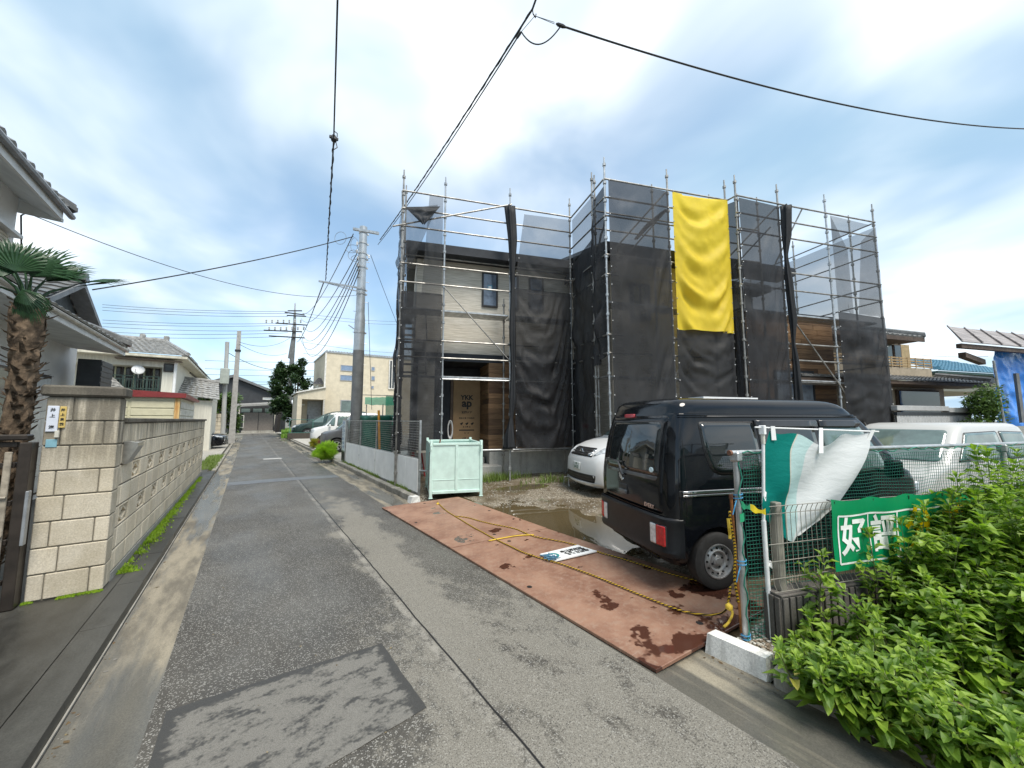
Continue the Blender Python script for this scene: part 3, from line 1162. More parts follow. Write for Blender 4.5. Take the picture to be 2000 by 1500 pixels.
for i in range(9):
    mb.box(HX + .004, HX + .05, 6.0, 9.75, 4.28 + i * .055, 4.325 + i * .055)
mb.build('shutter', M('beige_louvre', (0.42, 0.36, 0.26), 0.6), lh, kind='stuff')
MB().box(HX + .003, HX + .14, 5.6, 9.95, 4.80, 4.86, .004).build('shutter_hood', m_fascia, lh)
# lower eave: soffit, fascia, gutter and tiles
EX, EZ = -2.62, 3.43
mb = MB()
mb.hexa([(HX, -3, EZ - .06), (EX, -3, EZ - .14), (EX, 13.0, EZ - .14), (HX, 13.0, EZ - .06)], [(HX, -3, EZ + .02), (EX, -3, EZ - .02), (EX, 13.0, EZ - .02), (HX, 13.0, EZ + .02)])
mb.build('soffit', m_soffit, lh)
MB().box(EX + .003, EX + .035, -3, 13.02, EZ - .16, EZ + .03).build('fascia', m_fascia, lh)
mb = MB()
gpts = [(EX + .05 + .05 * cos(a_), EZ - .02 + .05 * sin(a_)) for a_ in [pi, pi * 1.2, pi * 1.4, pi * 1.6, pi * 1.8, 2 * pi]]
poly = [Vector((x, -3, z)) for x, z in gpts] + [Vector((x * 1.0 - (0.006 if i else -0.006), -3, z + .008)) for i, (x, z) in reversed(list(enumerate(gpts)))]
mb.prism(poly, (0, 16.06, 0))
mb.build('rain_gutter', M('pale_gutter', (0.50, 0.49, 0.45), 0.4), lh)
mb = MB()
tile_roof(mb, (EX + .05, 4.6, EZ + .04), (EX + .05, 13.05, EZ + .04), (-4.1, 4.6, 4.10), (-4.1, 12.2, 4.10), 31, 5)
ridge(mb, (EX + .1, 13.0, EZ + .10), (-4.0, 12.2, 4.12))
for k in range(3):
    mb.box(EX - .1, EX + .12, 12.86 + k * .09, 12.94 + k * .09, EZ + .08, EZ + .22 - .03 * k, .03)
mb.build('lower_roof_tiles', m_tile, lh, kind='stuff')
# cross gable facing the lane
AY, AZg, GX = 12.45, 4.85, -3.25
mb = MB()
fy0, fy1, fz = 10.75, 14.05, 4.02
mb.prism([(GX - .30, fy0 + .25, fz - .1), (GX - .30, fy1 - .25, fz - .1), (GX - .30, AY, AZg - .10)], (-0.12, 0, 0))
mb.build('gable_wall', m_gable, lh)
mb = MB()
tile_roof(mb, (-9, fy0, fz), (GX, fy0, fz), (-9, AY, AZg), (GX, AY, AZg), 20, 6)
tile_roof(mb, (GX, fy1, fz), (-9, fy1, fz), (GX, AY, AZg), (-9, AY, AZg), 20, 6)
ridge(mb, (GX + .05, AY, AZg + .03), (-9, AY, AZg + .03))
mb.build('gable_roof_tiles', m_tile, lh, kind='stuff')
mb = MB()
for (ya, za, yb, zb) in ((fy0, fz, AY, AZg), (fy1, fz, AY, AZg)):
    mb.hexa([(GX - .28, ya, za - .13), (GX + .02, ya, za - .13), (GX + .02, yb, zb - .13), (GX - .28, yb, zb - .13)], [(GX - .28, ya, za - .01), (GX + .02, ya, za - .01), (GX + .02, yb, zb - .01), (GX - .28, yb, zb - .01)])
mb.build('barge_board', M('grey_barge', (0.20, 0.21, 0.22), 0.6), lh)
# upper eave
UX, UZ, UY = -2.93, 5.36, 9.95
mb = MB()
mb.hexa([(HX, -3, 5.56), (UX, -3, 5.24), (UX, UY - .5, 5.24), (HX, UY + .12, 5.56)], [(HX, -3, 5.62), (UX, -3, 5.30), (UX, UY - .5, 5.30), (HX, UY + .12, 5.62)])
mb.hexa([(HX, UY + .12, 5.56), (UX, UY - .5, 5.24), (UX, UY, 5.24), (-6, UY + .6, 5.56)], [(HX, UY + .12, 5.62), (UX, UY - .5, 5.30), (UX, UY, 5.30), (-6, UY + .6, 5.62)])
mb.build('upper_soffit', m_soffit, lh)
MB().box(UX + .003, UX + .04, -3, UY - .18, 5.22, 5.40).build('upper_fascia', m_fascia, lh)
MB().bar((UX + .09, -3, 5.38), (UX + .09, UY + .02, 5.38), .05, 8).build('upper_rain_gutter', M('grey_gutter', (0.24, 0.25, 0.26), 0.5), lh)
mb = MB()
tile_roof(mb, (UX + .07, -3, 5.42), (UX + .07, UY + .05, 5.42), (-6.2, -3, 6.9), (-6.2, 7.2, 6.9), 47, 12, 0.05, 0.045)
ridge(mb, (UX + .1, UY, 5.47), (-6.1, 7.2, 6.95))
mb.build('upper_roof_tiles', m_tile, lh, kind='stuff')
# windows and door on the lane side
for (a_, b_, c_, d_) in ((9.6, 10.9, 0.2, 2.62),):
    wnd = MB().box(HX + .004, HX + .05, a_, b_, c_, d_, .006).build('window', m_bronze, lh)
    MB().box(HX + .052, HX + .060, a_ + .05, b_ - .05, c_ + .05, 1.62).build('pane', m_glass_g, wnd)
    MB().box(HX + .052, HX + .060, a_ + .05, b_ - .05, 1.68, d_ - .05).build('pane', m_glass_g, wnd)
dr = MB().box(HX + .004, HX + .06, 11.0, 12.0, 0.2, 2.62, .006).build('door', m_bronze, lh)
MB().box(HX + .062, HX + .07, 11.05, 11.95, 0.25, 2.55).build('pane', M('white_door_panel', (0.62, 0.64, 0.64), 0.35), dr)
MB().tube([(HX + .03, 10.2, 5.35), (HX + .1, 9.9, 5.2), (HX + .12, 10.0, 4.6), (HX + .03, 10.0, 4.0)], .012, 6).build('cable', m_wire, lh)
mb = MB()
for i in range(6):
    mb.bar((HX + .4 + .02 * i, 12.35, 2.62), (HX + .4 + .02 * i, 12.35, 2.64), .004, 4)
bx = thing('bay_box', 'charcoal clad box projecting from the white house above the pillar', 'bay box', (-3.0, 13.6, 2))
b0, b1 = ony(152, 700, 12.4), ony(193, 757, 12.4)
MB().box(b0.x, b1.x, 12.4, 13.3, b1.z - .02, b0.z, .01).build('body', m_dkclad, bx)
for i in range(5):
    zz = b1.z + (b0.z - b1.z) * (i + .5) / 5.2
    MB().box(b1.x + .002, b1.x + .012, 12.42, 13.28, zz - .045, zz + .045, .003).build('cladding_board', m_dkclad, bx)

# ------------------------------------------------------------------ fan palm
palm = thing('palm_tree', 'fan palm with shaggy trunk behind the gate', 'palm tree', (-2.0, 5.95, AZ))
mb = MB()
prof = []
rg = random.Random(5)
NZ = 40


def palm_fn(a, b):
    z = AZ + 2.75 * b
    r = 0.085 + 0.015 * b + 0.03 * nz3(a * 40, b * 26, 1) + (0.02 if b > .85 else 0)
    th_ = 2 * pi * a
    return (-2.0 + 0.10 * sin(b * 2.2) + r * cos(th_), 5.95 + r * sin(th_), z)


mb.grid(palm_fn, 20, NZ)
for i in range(320):                                # broken leaf bases and fibre
    z = AZ + rg.uniform(0.2, 2.85)
    th_ = rg.uniform(0, 2 * pi)
    b = (z - AZ) / 2.75
    c = Vector((-2.0 + 0.10 * sin(b * 2.2), 5.95, z))
    d = Vector((cos(th_), sin(th_), rg.uniform(0.2, 1.3))).normalized()
    p0 = c + Vector((cos(th_), sin(th_), 0)) * 0.085
    L = rg.uniform(0.04, 0.15)
    s_ = Vector((-sin(th_), cos(th_), 0)) * rg.uniform(.012, .03)
    mb.add([p0 - s_, p0 + s_, p0 + d * L + s_ * .4, p0 + d * L - s_ * .4, p0 + d * L * .5 + Vector((cos(th_), sin(th_), 0)) * .02], [(0, 1, 4), (1, 2, 4), (2, 3, 4), (3, 0, 4)])
mb.build('trunk', m_fibre, palm, smooth=False)
CR = Vector((-1.93, 5.95, 2.86))


def frond(tip, up, R, spread=1.25, nb=30, seed=0, to=None):
    rg = random.Random(seed)
    tip, up = Vector(tip), Vector(up)
    ax = ((Vector(to) if to else tip * 2 - CR) - tip).normalized()
    side = ax.cross(up).normalized()
    nrm = side.cross(ax).normalized()
    m2 = MB()
    m2.tube([CR, CR.lerp(tip, .5) + Vector((0, 0, .05)), tip], .014, 5, rr=[.022, .014, .009])
    m2.cur = 0
    for i in range(nb):
        f = (i / (nb - 1) * 2 - 1)
        an = f * spread
        d = (ax * cos(an) + side * sin(an)).normalized()
        L = R * (1 - 0.22 * abs(f) ** 2) * rg.uniform(.93, 1.05)
        wv = d.cross(nrm) * (0.021 * R / .55)
        fold = nrm * (0.008 * (1 if i % 2 else -1))
        drop = Vector((0, 0, -1)) * L * rg.uniform(.10, .22)
        p0 = tip + fold
        p1 = tip + d * L * .5 + fold * 2 - Vector((0, 0, L * .02))
        p2 = tip + d * L * .8 + drop * .45
        p3 = tip + d * L + drop
        m2.add([p0 - wv * .2, p0 + wv * .2, p1 - wv * .95, p1 + nrm * .012, p1 + wv * .95, p2 - wv * .6, p2 + wv * .6, p3], [(0, 1, 3, 2), (1, 4, 3), (2, 3, 6, 5), (3, 4, 6), (5, 6, 7)])
    m2.build('frond', m_palm, palm, recalc=False)


def pt(x, y, Y):
    return ony(x, y, Y)


for k, (hx, hy_, tx, ty, up2_, R_, sp_, Yh) in enumerate((
        (62, 540, 135, 470, (-.35, -.75, .5), .48, 1.15, 5.85), (88, 548, 178, 512, (-.2, -.6, .8), .46, .85, 6.0), (138, 560, 240, 541, (-.1, -.25, 1.0), .56, .5, 6.1),
        (30, 530, 45, 440, (.1, -.9, .3), .40, 1.25, 5.8), (5, 540, -60, 470, (.3, -.8, .4), .42, 1.2, 5.8), (45, 565, 90, 640, (-.5, -.6, .5), .30, .9, 5.75),
        (0, 560, -80, 590, (.2, -.5, .8), .40, 1.1, 6.1), (20, 525, -20, 430, (.1, -.8, .4), .40, 1.2, 6.2), (50, 535, 100, 450, (-.3, -.5, .6), .38, 1.0, 6.25))):
    frond(pt(hx, hy_, Yh), up2_, R_, sp_, 32, k, pt(tx, ty, Yh + .05))

# ------------------------------------------------------------------ cream garden shed
sh = thing('storage_shed', 'cream ribbed metal storage shed with dark red roof behind the block wall', 'shed', (-2.4, 15.5, 0))
SY = 15.2
sx1, sx0 = -1.735, -3.9
m_cream = M('cream_steel', (0.62, 0.59, 0.42), 0.45, var=0.06)
m_red = M('dark_red_steel', (0.22, 0.035, 0.035), 0.45, var=0.15)
MB().box(sx0, sx1, SY, SY + 3.6, 0.05, 2.36).build('body', m_cream, sh)
for (pa, pb) in ((-3.85, -2.86), (-2.80, -1.86)):
    for i in range(9):
        z = 0.25 + i * .225
        MB().box(pa, pb, SY - .022, SY - .002, z, z + .20, .012).build('panel', m_cream, sh)
MB().box(-1.85, -1.73, SY - .03, SY + .004, .05, 2.36, .006).build('corner_post', M('rusty_cream', (0.60, 0.44, 0.20), 0.6, var=0.3, vs=3, col2=(0.50, 0.25, 0.07), stretch=(6, 6, .6)), sh)
for i in range(9):
    z = 0.25 + i * .225
    for k in range(3):
        MB().box(sx1 + .002, sx1 + .02, SY + .1 + k * 1.16, SY + 1.22 + k * 1.16, z, z + .205, .01).build('side_panel', M('white_panel', (0.66, 0.65, 0.58), 0.5), sh)
rf = MB()
rf.hexa([(sx0 - .1, SY - .12, 2.365), (sx1 + .14, SY - .12, 2.365), (sx1 + .14, SY + 3.75, 2.365), (sx0 - .1, SY + 3.75, 2.365)], [(sx0 - .1, SY - .12, 2.62), (sx1 + .14, SY - .12, 2.50), (sx1 + .14, SY + 3.75, 2.44), (sx0 - .1, SY + 3.75, 2.56)])
rf.build('roof', m_red, sh)

# ------------------------------------------------------------------ second house on the left (hip roof, balcony, dish)
h2 = thing('hip_roof_house', 'pale two storey house with silver tiled hip roof and green balcony', 'house', (-6, 30, 0))
m_siding = M('pale_siding', (0.60, 0.58, 0.50), 0.75, var=0.1, vs=3, stretch=(6, 6, .5))
HY = 24.0
ec = ony(345, 695, HY)
cx1, cx0 = ec.x - .10, -10.5
ez = ec.z
HYB = HY + 13.0
MB().box(cx0, cx1, HY + 1.3, HYB, 0, ez - .02).build('wall', m_siding, h2)
w2x = ony(313, 740, HY).x
MB().box(w2x, cx1 - .002, HY + .35, HY + 1.3, 0, ez - .03).build('corner_wall', m_siding, h2)
MB().box(cx0, w2x - .004, HY + .38, HY + 1.29, ez - .55, ez - .01).build('lintel_wall', m_siding, h2)
mb = MB()
ov = 0.55
rz = ez + 1.15
rp0, rp1 = Vector((cx0 + 3.2, HY + 4.6, rz)), Vector((ony(325, 668, HY + 4.6).x, HY + 4.6, ony(325, 668, HY + 4.6).z))
rp0.z = rp1.z
A_, B_, C_, D_ = Vector((cx0, HY - .25, ez)), Vector((cx1 + ov, HY - .25, ez)), Vector((cx1 + ov, HYB + .5, ez)), Vector((cx0, HYB + .5, ez))
rq1 = Vector((rp1.x, HYB - 4, rp1.z))
tile_roof(mb, A_, B_, rp0, rp1, 34, 15, .03, .03)
tile_roof(mb, B_, C_, rp1, rq1, 40, 12, .03, .03)
ridge(mb, rp0, rp1)
ridge(mb, B_ + Vector((0, 0, .05)), rp1, .07, .12)
ridge(mb, rp1, rq1)
for px_ in (rp1, ony(278, 666, HY + 4.6)):
    mb.box(px_.x - .12, px_.x + .12, px_.y - .1, px_.y + .1, rp1.z, rp1.z + .34, .04)
rfo = mb.build('roof', m_tile_w, h2, kind='stuff')
MB().box(cx0, cx1 + ov - .02, HY - .22, HY + .36, ez - .16, ez - .03, .01).build('front_soffit', M('cream_soffit', (0.55, 0.52, 0.42), 0.7), h2)
MB().box(cx1 + .01, cx1 + ov - .02, HY + .37, HYB, ez - .16, ez - .03, .01).build('side_soffit', M('cream_soffit', (0.5, 0.5, 0.5)), h2)


def win(parent, p0, p1, face='y', frame=m_bronze, glass=m_glass, mull=1, d=0.05, fw=.05):
    """window in a wall plane between two opposite corners"""
    x0, x1 = sorted((p0[0], p1[0])); y0, y1 = sorted((p0[1], p1[1])); z0, z1 = sorted((p0[2], p1[2]))
    fr = MB()
    if face == 'y':
        yy = y0
        fr.box(x0, x1, yy - d, yy - .003, z0, z0 + fw).box(x0, x1, yy - d, yy - .003, z1 - fw, z1)
        fr.box(x0, x0 + fw, yy - d, yy - .003, z0 + fw, z1 - fw).box(x1 - fw, x1, yy - d, yy - .003, z0 + fw, z1 - fw)
        for k in range(mull):
            xm = x0 + (x1 - x0) * (k + 1) / (mull + 1)
            fr.box(xm - fw * .4, xm + fw * .4, yy - d, yy - .003, z0 + fw, z1 - fw)
        o = fr.build('window', frame, parent)
        MB().box(x0 + fw * .5, x1 - fw * .5, yy - d * .55, yy - d * .45, z0 + fw * .5, z1 - fw * .5).build('pane', glass, o)
    else:
        xx = x1
        fr.box(xx + .003, xx + d, y0, y1, z0, z0 + fw).box(xx + .003, xx + d, y0, y1, z1 - fw, z1)
        fr.box(xx + .003, xx + d, y0, y0 + fw, z0 + fw, z1 - fw).box(xx + .003, xx + d, y1 - fw, y1, z0 + fw, z1 - fw)
        for k in range(mull):
            ym = y0 + (y1 - y0) * (k + 1) / (mull + 1)
            fr.box(xx + .003, xx + d, ym - fw * .4, ym + fw * .4, z0 + fw, z1 - fw)
        o = fr.build('window', frame, parent)
        MB().box(xx + d * .45, xx + d * .55, y0 + fw * .5, y1 - fw * .5, z0 + fw * .5, z1 - fw * .5).build('pane', glass, o)
    return o


# glazed balcony wall with curtains
gy = HY + 1.3
for i in range(5):
    xa = ony(218 + i * 19, 740, gy).x
    xb = ony(218 + i * 19 + 18, 740, gy).x
    z0, z1 = ony(260, 768, gy).z, ony(260, 708, gy).z
    win(h2, (xa, gy, z0), (xb, gy, z1), 'y', m_bronze, m_glass, 0)
    MB().box(xa + .08, xa + (xb - xa) * .45, gy - .06, gy - .055, z0 + .1, z1 - .1).build('curtain', M('curtain', (0.42, 0.44, 0.30), 0.9, var=0.2), h2)
by = HY + .30
bx0, bx1 = ony(215, 750, by).x, ony(309, 750, by).x
bz0, bz1 = ony(280, 758, by).z, ony(280, 734, by).z
m_green_m = M('green_metal', (0.030, 0.055, 0.045), 0.5)
bal = MB().box(bx0, bx1, by, by + 1.0, bz0 - .25, bz0 - .1).build('balcony', m_green_m, h2)
for zz in (bz1, bz1 - .15, bz0):
    MB().box(bx0, bx1, by, by + .05, zz - .04, zz).build('rail', m_green_m, bal)
nb_ = 16
for i in range(nb_ + 1):
    xx = bx0 + (bx1 - bx0) * i / nb_
    w_ = .035 if i % 4 == 0 else .012
    MB().box(xx - w_, xx + w_, by + .01, by + .04, bz0 - .1, bz1 - .02 if i % 4 == 0 else bz1 - .17).build('baluster', m_green_m, bal)
win(h2, ony(319, 726, HY + .35), ony(341, 711, HY + .35), 'y', m_bronze, m_glass, 0)
sx_ = cx1 - .002
a_, b_ = onx(370, 729, sx_), onx(385, 711, sx_)
win(h2, a_, b_, 'x', m_bronze, m_glass, 1)
MB().bar((cx1 + .06, HY + .30, 0.2), (cx1 + .06, HY + .30, ez - .2), .06, 8).build('downpipe', m_white, h2)
MB().box(ony(298, 0, HY + .3).x, cx1 + .3, HY + .0, HY + .34, ez - .30, ez - .24).build('pent_eave', M('brown_trim', (0.15, 0.11, 0.08), 0.6), h2)
# lean-to roofs at ground floor
mb = MB()
tile_roof(mb, (cx1 - .3, HY + 2.0, 3.05), (cx1 + 1.75, HY + 2.0, 2.78), (cx1 - .3, HY + 4.2, 4.05), (cx1 + 1.55, HY + 4.2, 3.88), 8, 8, .03, .03)
tile_roof(mb, (bx0 - .5, HY - 1.3, 3.05), (ony(258, 758, HY - 1.3).x, HY - 1.3, 2.75), (bx0 - .5, HY + .2, 3.75), (bx0 + .1, HY + .2, 3.6), 8, 5, .03, .03)
ridge(mb, (cx1 - .2, HY + 4.2, 4.05), (cx1 + 1.6, HY + 4.2, 3.9), .06, .12)
mb.build('porch_roof', m_tile_w, h2, kind='stuff')
mb = MB()
mb.prism([(cx1 + 1.45, HY + 2.2, 2.75), (cx1 + 1.45, HY + 6.2, 2.75), (cx1 + 1.45, HY + 4.2, 3.80)], (-.1, 0, 0))
mb.box(cx1, cx1 + 1.44, HY + 2.3, HY + 6.1, 0, 2.74)
mb.build('porch_wall', m_siding, h2)
ds = thing('satellite_dish', 'white satellite dish on the green balcony rail', 'satellite dish', ony(269, 735, by - .1))
dc = ony(270, 722, by - .15)
mb = MB()
mb.lathe([(0.001, 0.06), (.12, .045), (.20, .02), (.235, 0), (.225, -.01), (.001, .05)], dc, (.25, -.9, .35), 20)
mb.build('dish', m_white, ds, smooth=True)
MB().tube([dc, dc + Vector((0, .1, -.2)), Vector((dc.x, by, bz1 - .1))], .02, 6).build('bracket', m_galv, ds)
MB().tube([dc + Vector((0, 0, -.2)), dc + Vector((-.05, -.3, -.12)), dc + Vector((-.02, -.32, 0))], .012, 5).build('feed_arm', m_galv, ds)
# ------------------------------------------------------------------ vehicles
def lerp_tab(tab, z):
    if z <= tab[0][0]:
        return tab[0][1]
    for (a, va), (b, vb) in zip(tab, tab[1:]):
        if z <= b:
            return va + (vb - va) * (z - a) / max(b - a, 1e-9)
    return tab[-1][1]


def outline(xr, xf, w, rc, bf, br, nx=16, ny=8, nc=4):
    rc = min(rc, w * .9, (xf - xr) * .45)
    P = []

    def arc(cx, cy, a0):
        for k in range(1, nc):
            a = a0 + (pi / 2) * k / nc
            P.append((cx + rc * cos(a), cy + rc * sin(a)))
    for k in range(nx + 1):
        P.append((xr + rc + (xf - xr - 2 * rc) * k / nx, -w))
    arc(xf - rc, -w + rc, -pi / 2)
    for k in range(ny + 1):
        P.append((xf, -w + rc + (2 * w - 2 * rc) * k / ny))
    arc(xf - rc, w - rc, 0)
    for k in range(nx + 1):
        P.append((xf - rc - (xf - xr - 2 * rc) * k / nx, w))
    arc(xr + rc, w - rc, pi / 2)
    for k in range(ny + 1):
        P.append((xr, w - rc - (2 * w - 2 * rc) * k / ny))
    arc(xr + rc, -w + rc, pi)
    out = []
    for x, y in P:
        e = max(0, 1 - (y / max(w, 1e-6)) ** 2)
        m = (x - xr) / max(xf - xr, 1e-6)
        out.append((x + bf * e * smooth01((m - .6) / .4) - br * e * smooth01((.4 - m) / .4), y))
    return out


def slices(levels, bf=0.05, br=0.02):
    mb = MB()
    n = None
    for (z, xr, xf, w, rc) in levels:
        o = outline(xr, xf, w, rc, bf, br)
        n = len(o)
        mb.v += [(x, y, z) for x, y in o]
    for i in range(len(levels) - 1):
        for k in range(n):
            k2 = (k + 1) % n
            mb.f.append((i * n + k, i * n + k2, (i + 1) * n + k2, (i + 1) * n + k))
    mb.f.append(tuple(range(n))[::-1])
    mb.f.append(tuple((len(levels) - 1) * n + k for k in range(n)))
    mb.mi = [0] * len(mb.f)
    return mb


def body_mesh(levels, arches, mat, bf=.05, br=.02, dark=None):
    mb = slices(levels, bf, br)
    me = mb.mesh('body', [mat, dark or m_black], True, 32)
    cut = MB()
    W2 = max(l[3] for l in levels)
    for (x, z, r) in arches:
        for s in (-1, 1):
            cut.lathe([(0.001, -.2), (r, -.2), (r, .2), (0.001, .2)], (x, s * (W2 + .0), z), (0, 1, 0), 28)
    cme = cut.mesh('cut', [dark or m_black], True)
    tmp = bpy.data.objects.new('tmp_body', me)
    tc = bpy.data.objects.new('tmp_cut', cme)
    COL.objects.link(tmp)
    COL.objects.link(tc)
    md = tmp.modifiers.new('b', 'BOOLEAN')
    md.operation = 'DIFFERENCE'
    md.object = tc
    md.solver = 'EXACT'
    try:
        md.material_mode = 'TRANSFER'
    except Exception:
        pass
    bpy.context.view_layer.update()
    dg = bpy.context.evaluated_depsgraph_get()
    res = bpy.data.meshes.new_from_object(tmp.evaluated_get(dg))
    bpy.data.objects.remove(tmp)
    bpy.data.objects.remove(tc)
    if len(res.polygons) < 50:
        res = me
    if len(res.materials) < 2:
        res.materials.append(dark or m_black)
    bm = bmesh.new()
    bm.from_mesh(me)
    bvh = BVHTree.FromBMesh(bm)
    bm.free()
    return res, bvh


def rpoly(pts, r, n=4):
    """polygon with rounded corners (r may be a list)"""
    out = []
    k = len(pts)
    for i in range(k):
        p = Vector(pts[i])
        a = Vector(pts[i - 1]) - p
        b = Vector(pts[(i + 1) % k]) - p
        ri = r[i] if isinstance(r, (list, tuple)) else r
        ri = min(ri, a.length * .48, b.length * .48)
        a.normalize()
        b.normalize()
        p0, p1 = p + a * ri, p + b * ri
        for j in range(n + 1):
            t = j / n
            out.append((p0 * (1 - t) ** 2 + p * 2 * t * (1 - t) + p1 * t * t))
    return out


def decal(bvh, face, poly, off=0.004, rings=6, skirt=0.012):
    """sheet that follows the body: face R/L/B/F/T; poly in (x,z), (y,z) or (x,y)"""
    raw = [Vector(p) for p in poly]
    poly = []
    for i, p in enumerate(raw):
        q = raw[(i + 1) % len(raw)]
        m = max(1, int((q - p).length / .07))
        poly += [p.lerp(q, j / m) for j in range(m)]
    c = sum(poly, Vector((0, 0))) / len(poly)

    def hit(p, o):
        if face in 'RL':
            s = -1 if face == 'R' else 1
            r = bvh.ray_cast(Vector((p.x, s * 5, p.y)), Vector((0, -s, 0)))
            q = r[0] if r[0] is not None else Vector((p.x, s * .7, p.y))
            return Vector((q.x, q.y + s * o, q.z))
        if face in 'BF':
            s = -1 if face == 'B' else 1
            r = bvh.ray_cast(Vector((s * 9, p.x, p.y)), Vector((-s, 0, 0)))
            q = r[0] if r[0] is not None else Vector((0, p.x, p.y))
            return Vector((q.x + s * o, q.y, q.z))
        r = bvh.ray_cast(Vector((p.x, p.y, 9)), Vector((0, 0, -1)))
        q = r[0] if r[0] is not None else Vector((p.x, p.y, 1.5))
        return Vector((q.x, q.y, q.z + o))
    mb = MB()
    n = len(poly)
    vs = [hit(p, off - skirt) for p in poly]
    for k in range(rings):
        f = k / rings
        vs += [hit(p.lerp(c, f), off) for p in poly]
    vs.append(hit(c, off))
    fs = []
    for k in range(rings):
        for i in range(n):
            j = (i + 1) % n
            fs.append((k * n + i, k * n + j, (k + 1) * n + j, (k + 1) * n + i))
    for i in range(n):
        fs.append((rings * n + i, rings * n + (i + 1) % n, (rings + 1) * n))
    return mb.add(vs, fs)


def ldecal(parent, bvh, face, poly, mat, name, off=0.004, rings=6, smooth=True):
    return decal(bvh, face, poly, off, rings).build(name, mat, parent, smooth=smooth, w=False, recalc=True)


def carpaint(name, col, rough=0.22, coat=0.8, metal=0.0, spec=0.5):
    s = NT(name)
    p = s.pos()
    d = s.ramp(s.noise(p, 3.0, 6, 0.65), 0.45, 0.8)
    c = s.mix(s.math('MULTIPLY', d, 0.03), col, (0.25, 0.24, 0.21))
    s.set(c, s.math('MULTIPLY_ADD', d, 0.10, rough), metal, spec, coat, 0.04)
    return s.m


m_vblack = carpaint('black_paint', (0.004, 0.005, 0.007), 0.06, 0.0, 0.0, 0.42)
m_cwhite = carpaint('white_car_paint', (0.72, 0.72, 0.71), 0.3, 0.5)
m_ccream = carpaint('cream_car_paint', (0.47, 0.465, 0.44), 0.35, 0.4)
m_cgreen = carpaint('dark_green_paint', (0.012, 0.035, 0.030), 0.25, 0.8)
m_cgrey = carpaint('grey_car_paint', (0.09, 0.09, 0.095), 0.3, 0.6)
m_cglass = M('car_glass', (0.010, 0.013, 0.014), 0.03, var=0.0, spec=0.9)
m_cglass2 = M('clear_car_glass', (0.11, 0.16, 0.15), 0.05, var=0.25, vs=2.5, spec=0.8)
m_trim = M('black_trim', (0.018, 0.018, 0.019), 0.5, var=0.2)
m_chrome = M('chrome', (0.62, 0.62, 0.62), 0.12, 0.95, var=0.1)
m_tyre = M('tyre', (0.022, 0.021, 0.020), 0.8, var=0.4, vs=5, bump=0.2)
m_rim = M('steel_rim', (0.42, 0.42, 0.42), 0.38, 0.7, var=0.3, vs=14)
m_tailred = M('tail_red', (0.48, 0.010, 0.012), 0.12, var=0.2, vs=30, spec=0.8)
m_tailwhite = M('tail_white', (0.62, 0.60, 0.58), 0.12, var=0.2, vs=30, spec=0.8)
m_lamp = M('headlamp', (0.45, 0.48, 0.50), 0.08, var=0.35, vs=12, spec=0.9)
m_dark = M('shadow_black', (0.006, 0.006, 0.006), 0.9)


def wheel(parent, x, y, r, w, rim, side, holes=12, mat=None, spokes=0):
    s = side
    c = Vector((x, y, r))
    ax = (0, s, 0)
    t = MB()
    t.lathe([(rim * .98, -w), (r * .9, -w), (r * .985, -w * .85), (r, -w * .6), (r, -.01 - w * .1), (r * .985, -.006), (r * .93, 0.0), (r * .8, .004), (rim * 1.03, .0), (rim * .99, -.012)], c, ax, 36)
    tyre = t.build('wheel', m_tyre, parent, smooth=40, w=False)
    m2 = MB()
    m2.lathe([(rim, -.014), (rim * .99, .003), (rim * .93, .004), (rim * .90, -.010), (rim * .86, -.035), (rim * .80, -.030), (rim * .58, -.012), (rim * .48, -.022), (rim * .46, -.030), (rim * .30, -.028), (rim * .28, -.016), (rim * .17, -.010), (rim * .16, -.004), (.001, -.004)], c, ax, 40)
    if spokes:
        m2 = MB()
        m2.lathe([(rim, -.02), (rim, .0), (rim * .9, .0), (rim * .88, -.06)], c, ax, 36)
        m2.lathe([(rim * .22, -.03), (rim * .2, .0), (.001, .004)], c, ax, 16)
        for k in range(spokes):
            a = 2 * pi * k / spokes
            d = Vector((cos(a), 0, sin(a)))
            e = Vector((-sin(a), 0, cos(a)))
            q = [c + d * rim * .15 + e * rim * .12, c + d * rim * .92 + e * rim * .16, c + d * rim * .92 - e * rim * .16, c + d * rim * .15 - e * rim * .12]
            o1, o2 = Vector((0, s * .002, 0)), Vector((0, -s * .02, 0))
            m2.hexa([v + o2 for v in q], [v + o1 for v in q])
    m2.build('rim', mat or m_rim, tyre, smooth=30, w=False)
    h = MB()
    if not spokes:
        for k in range(holes):
            a = 2 * pi * k / holes
            p = c + Vector((cos(a) * rim * .72, s * (-.0205), sin(a) * rim * .72))
            h.lathe([(.001, .004), (rim * .065, .004), (rim * .07, -.01)], p, ax, 8)
        for k in range(4):
            a = 2 * pi * k / 4 + .4
            p = c + Vector((cos(a) * rim * .37, s * (-.028), sin(a) * rim * .37))
            h.lathe([(.001, .012), (rim * .06, .011), (rim * .065, -.01)], p, ax, 6)
        h.build('bolt_holes', m_dark, tyre, w=False, kind='stuff')
    else:
        h.lathe([(.001, -.05), (rim * .9, -.05)], c, ax, 24)
        h.build('wheel_well', m_dark, tyre, w=False)
    return tyre


def xf_parent(t, scale):
    t.scale = (scale,) * 3
    return t


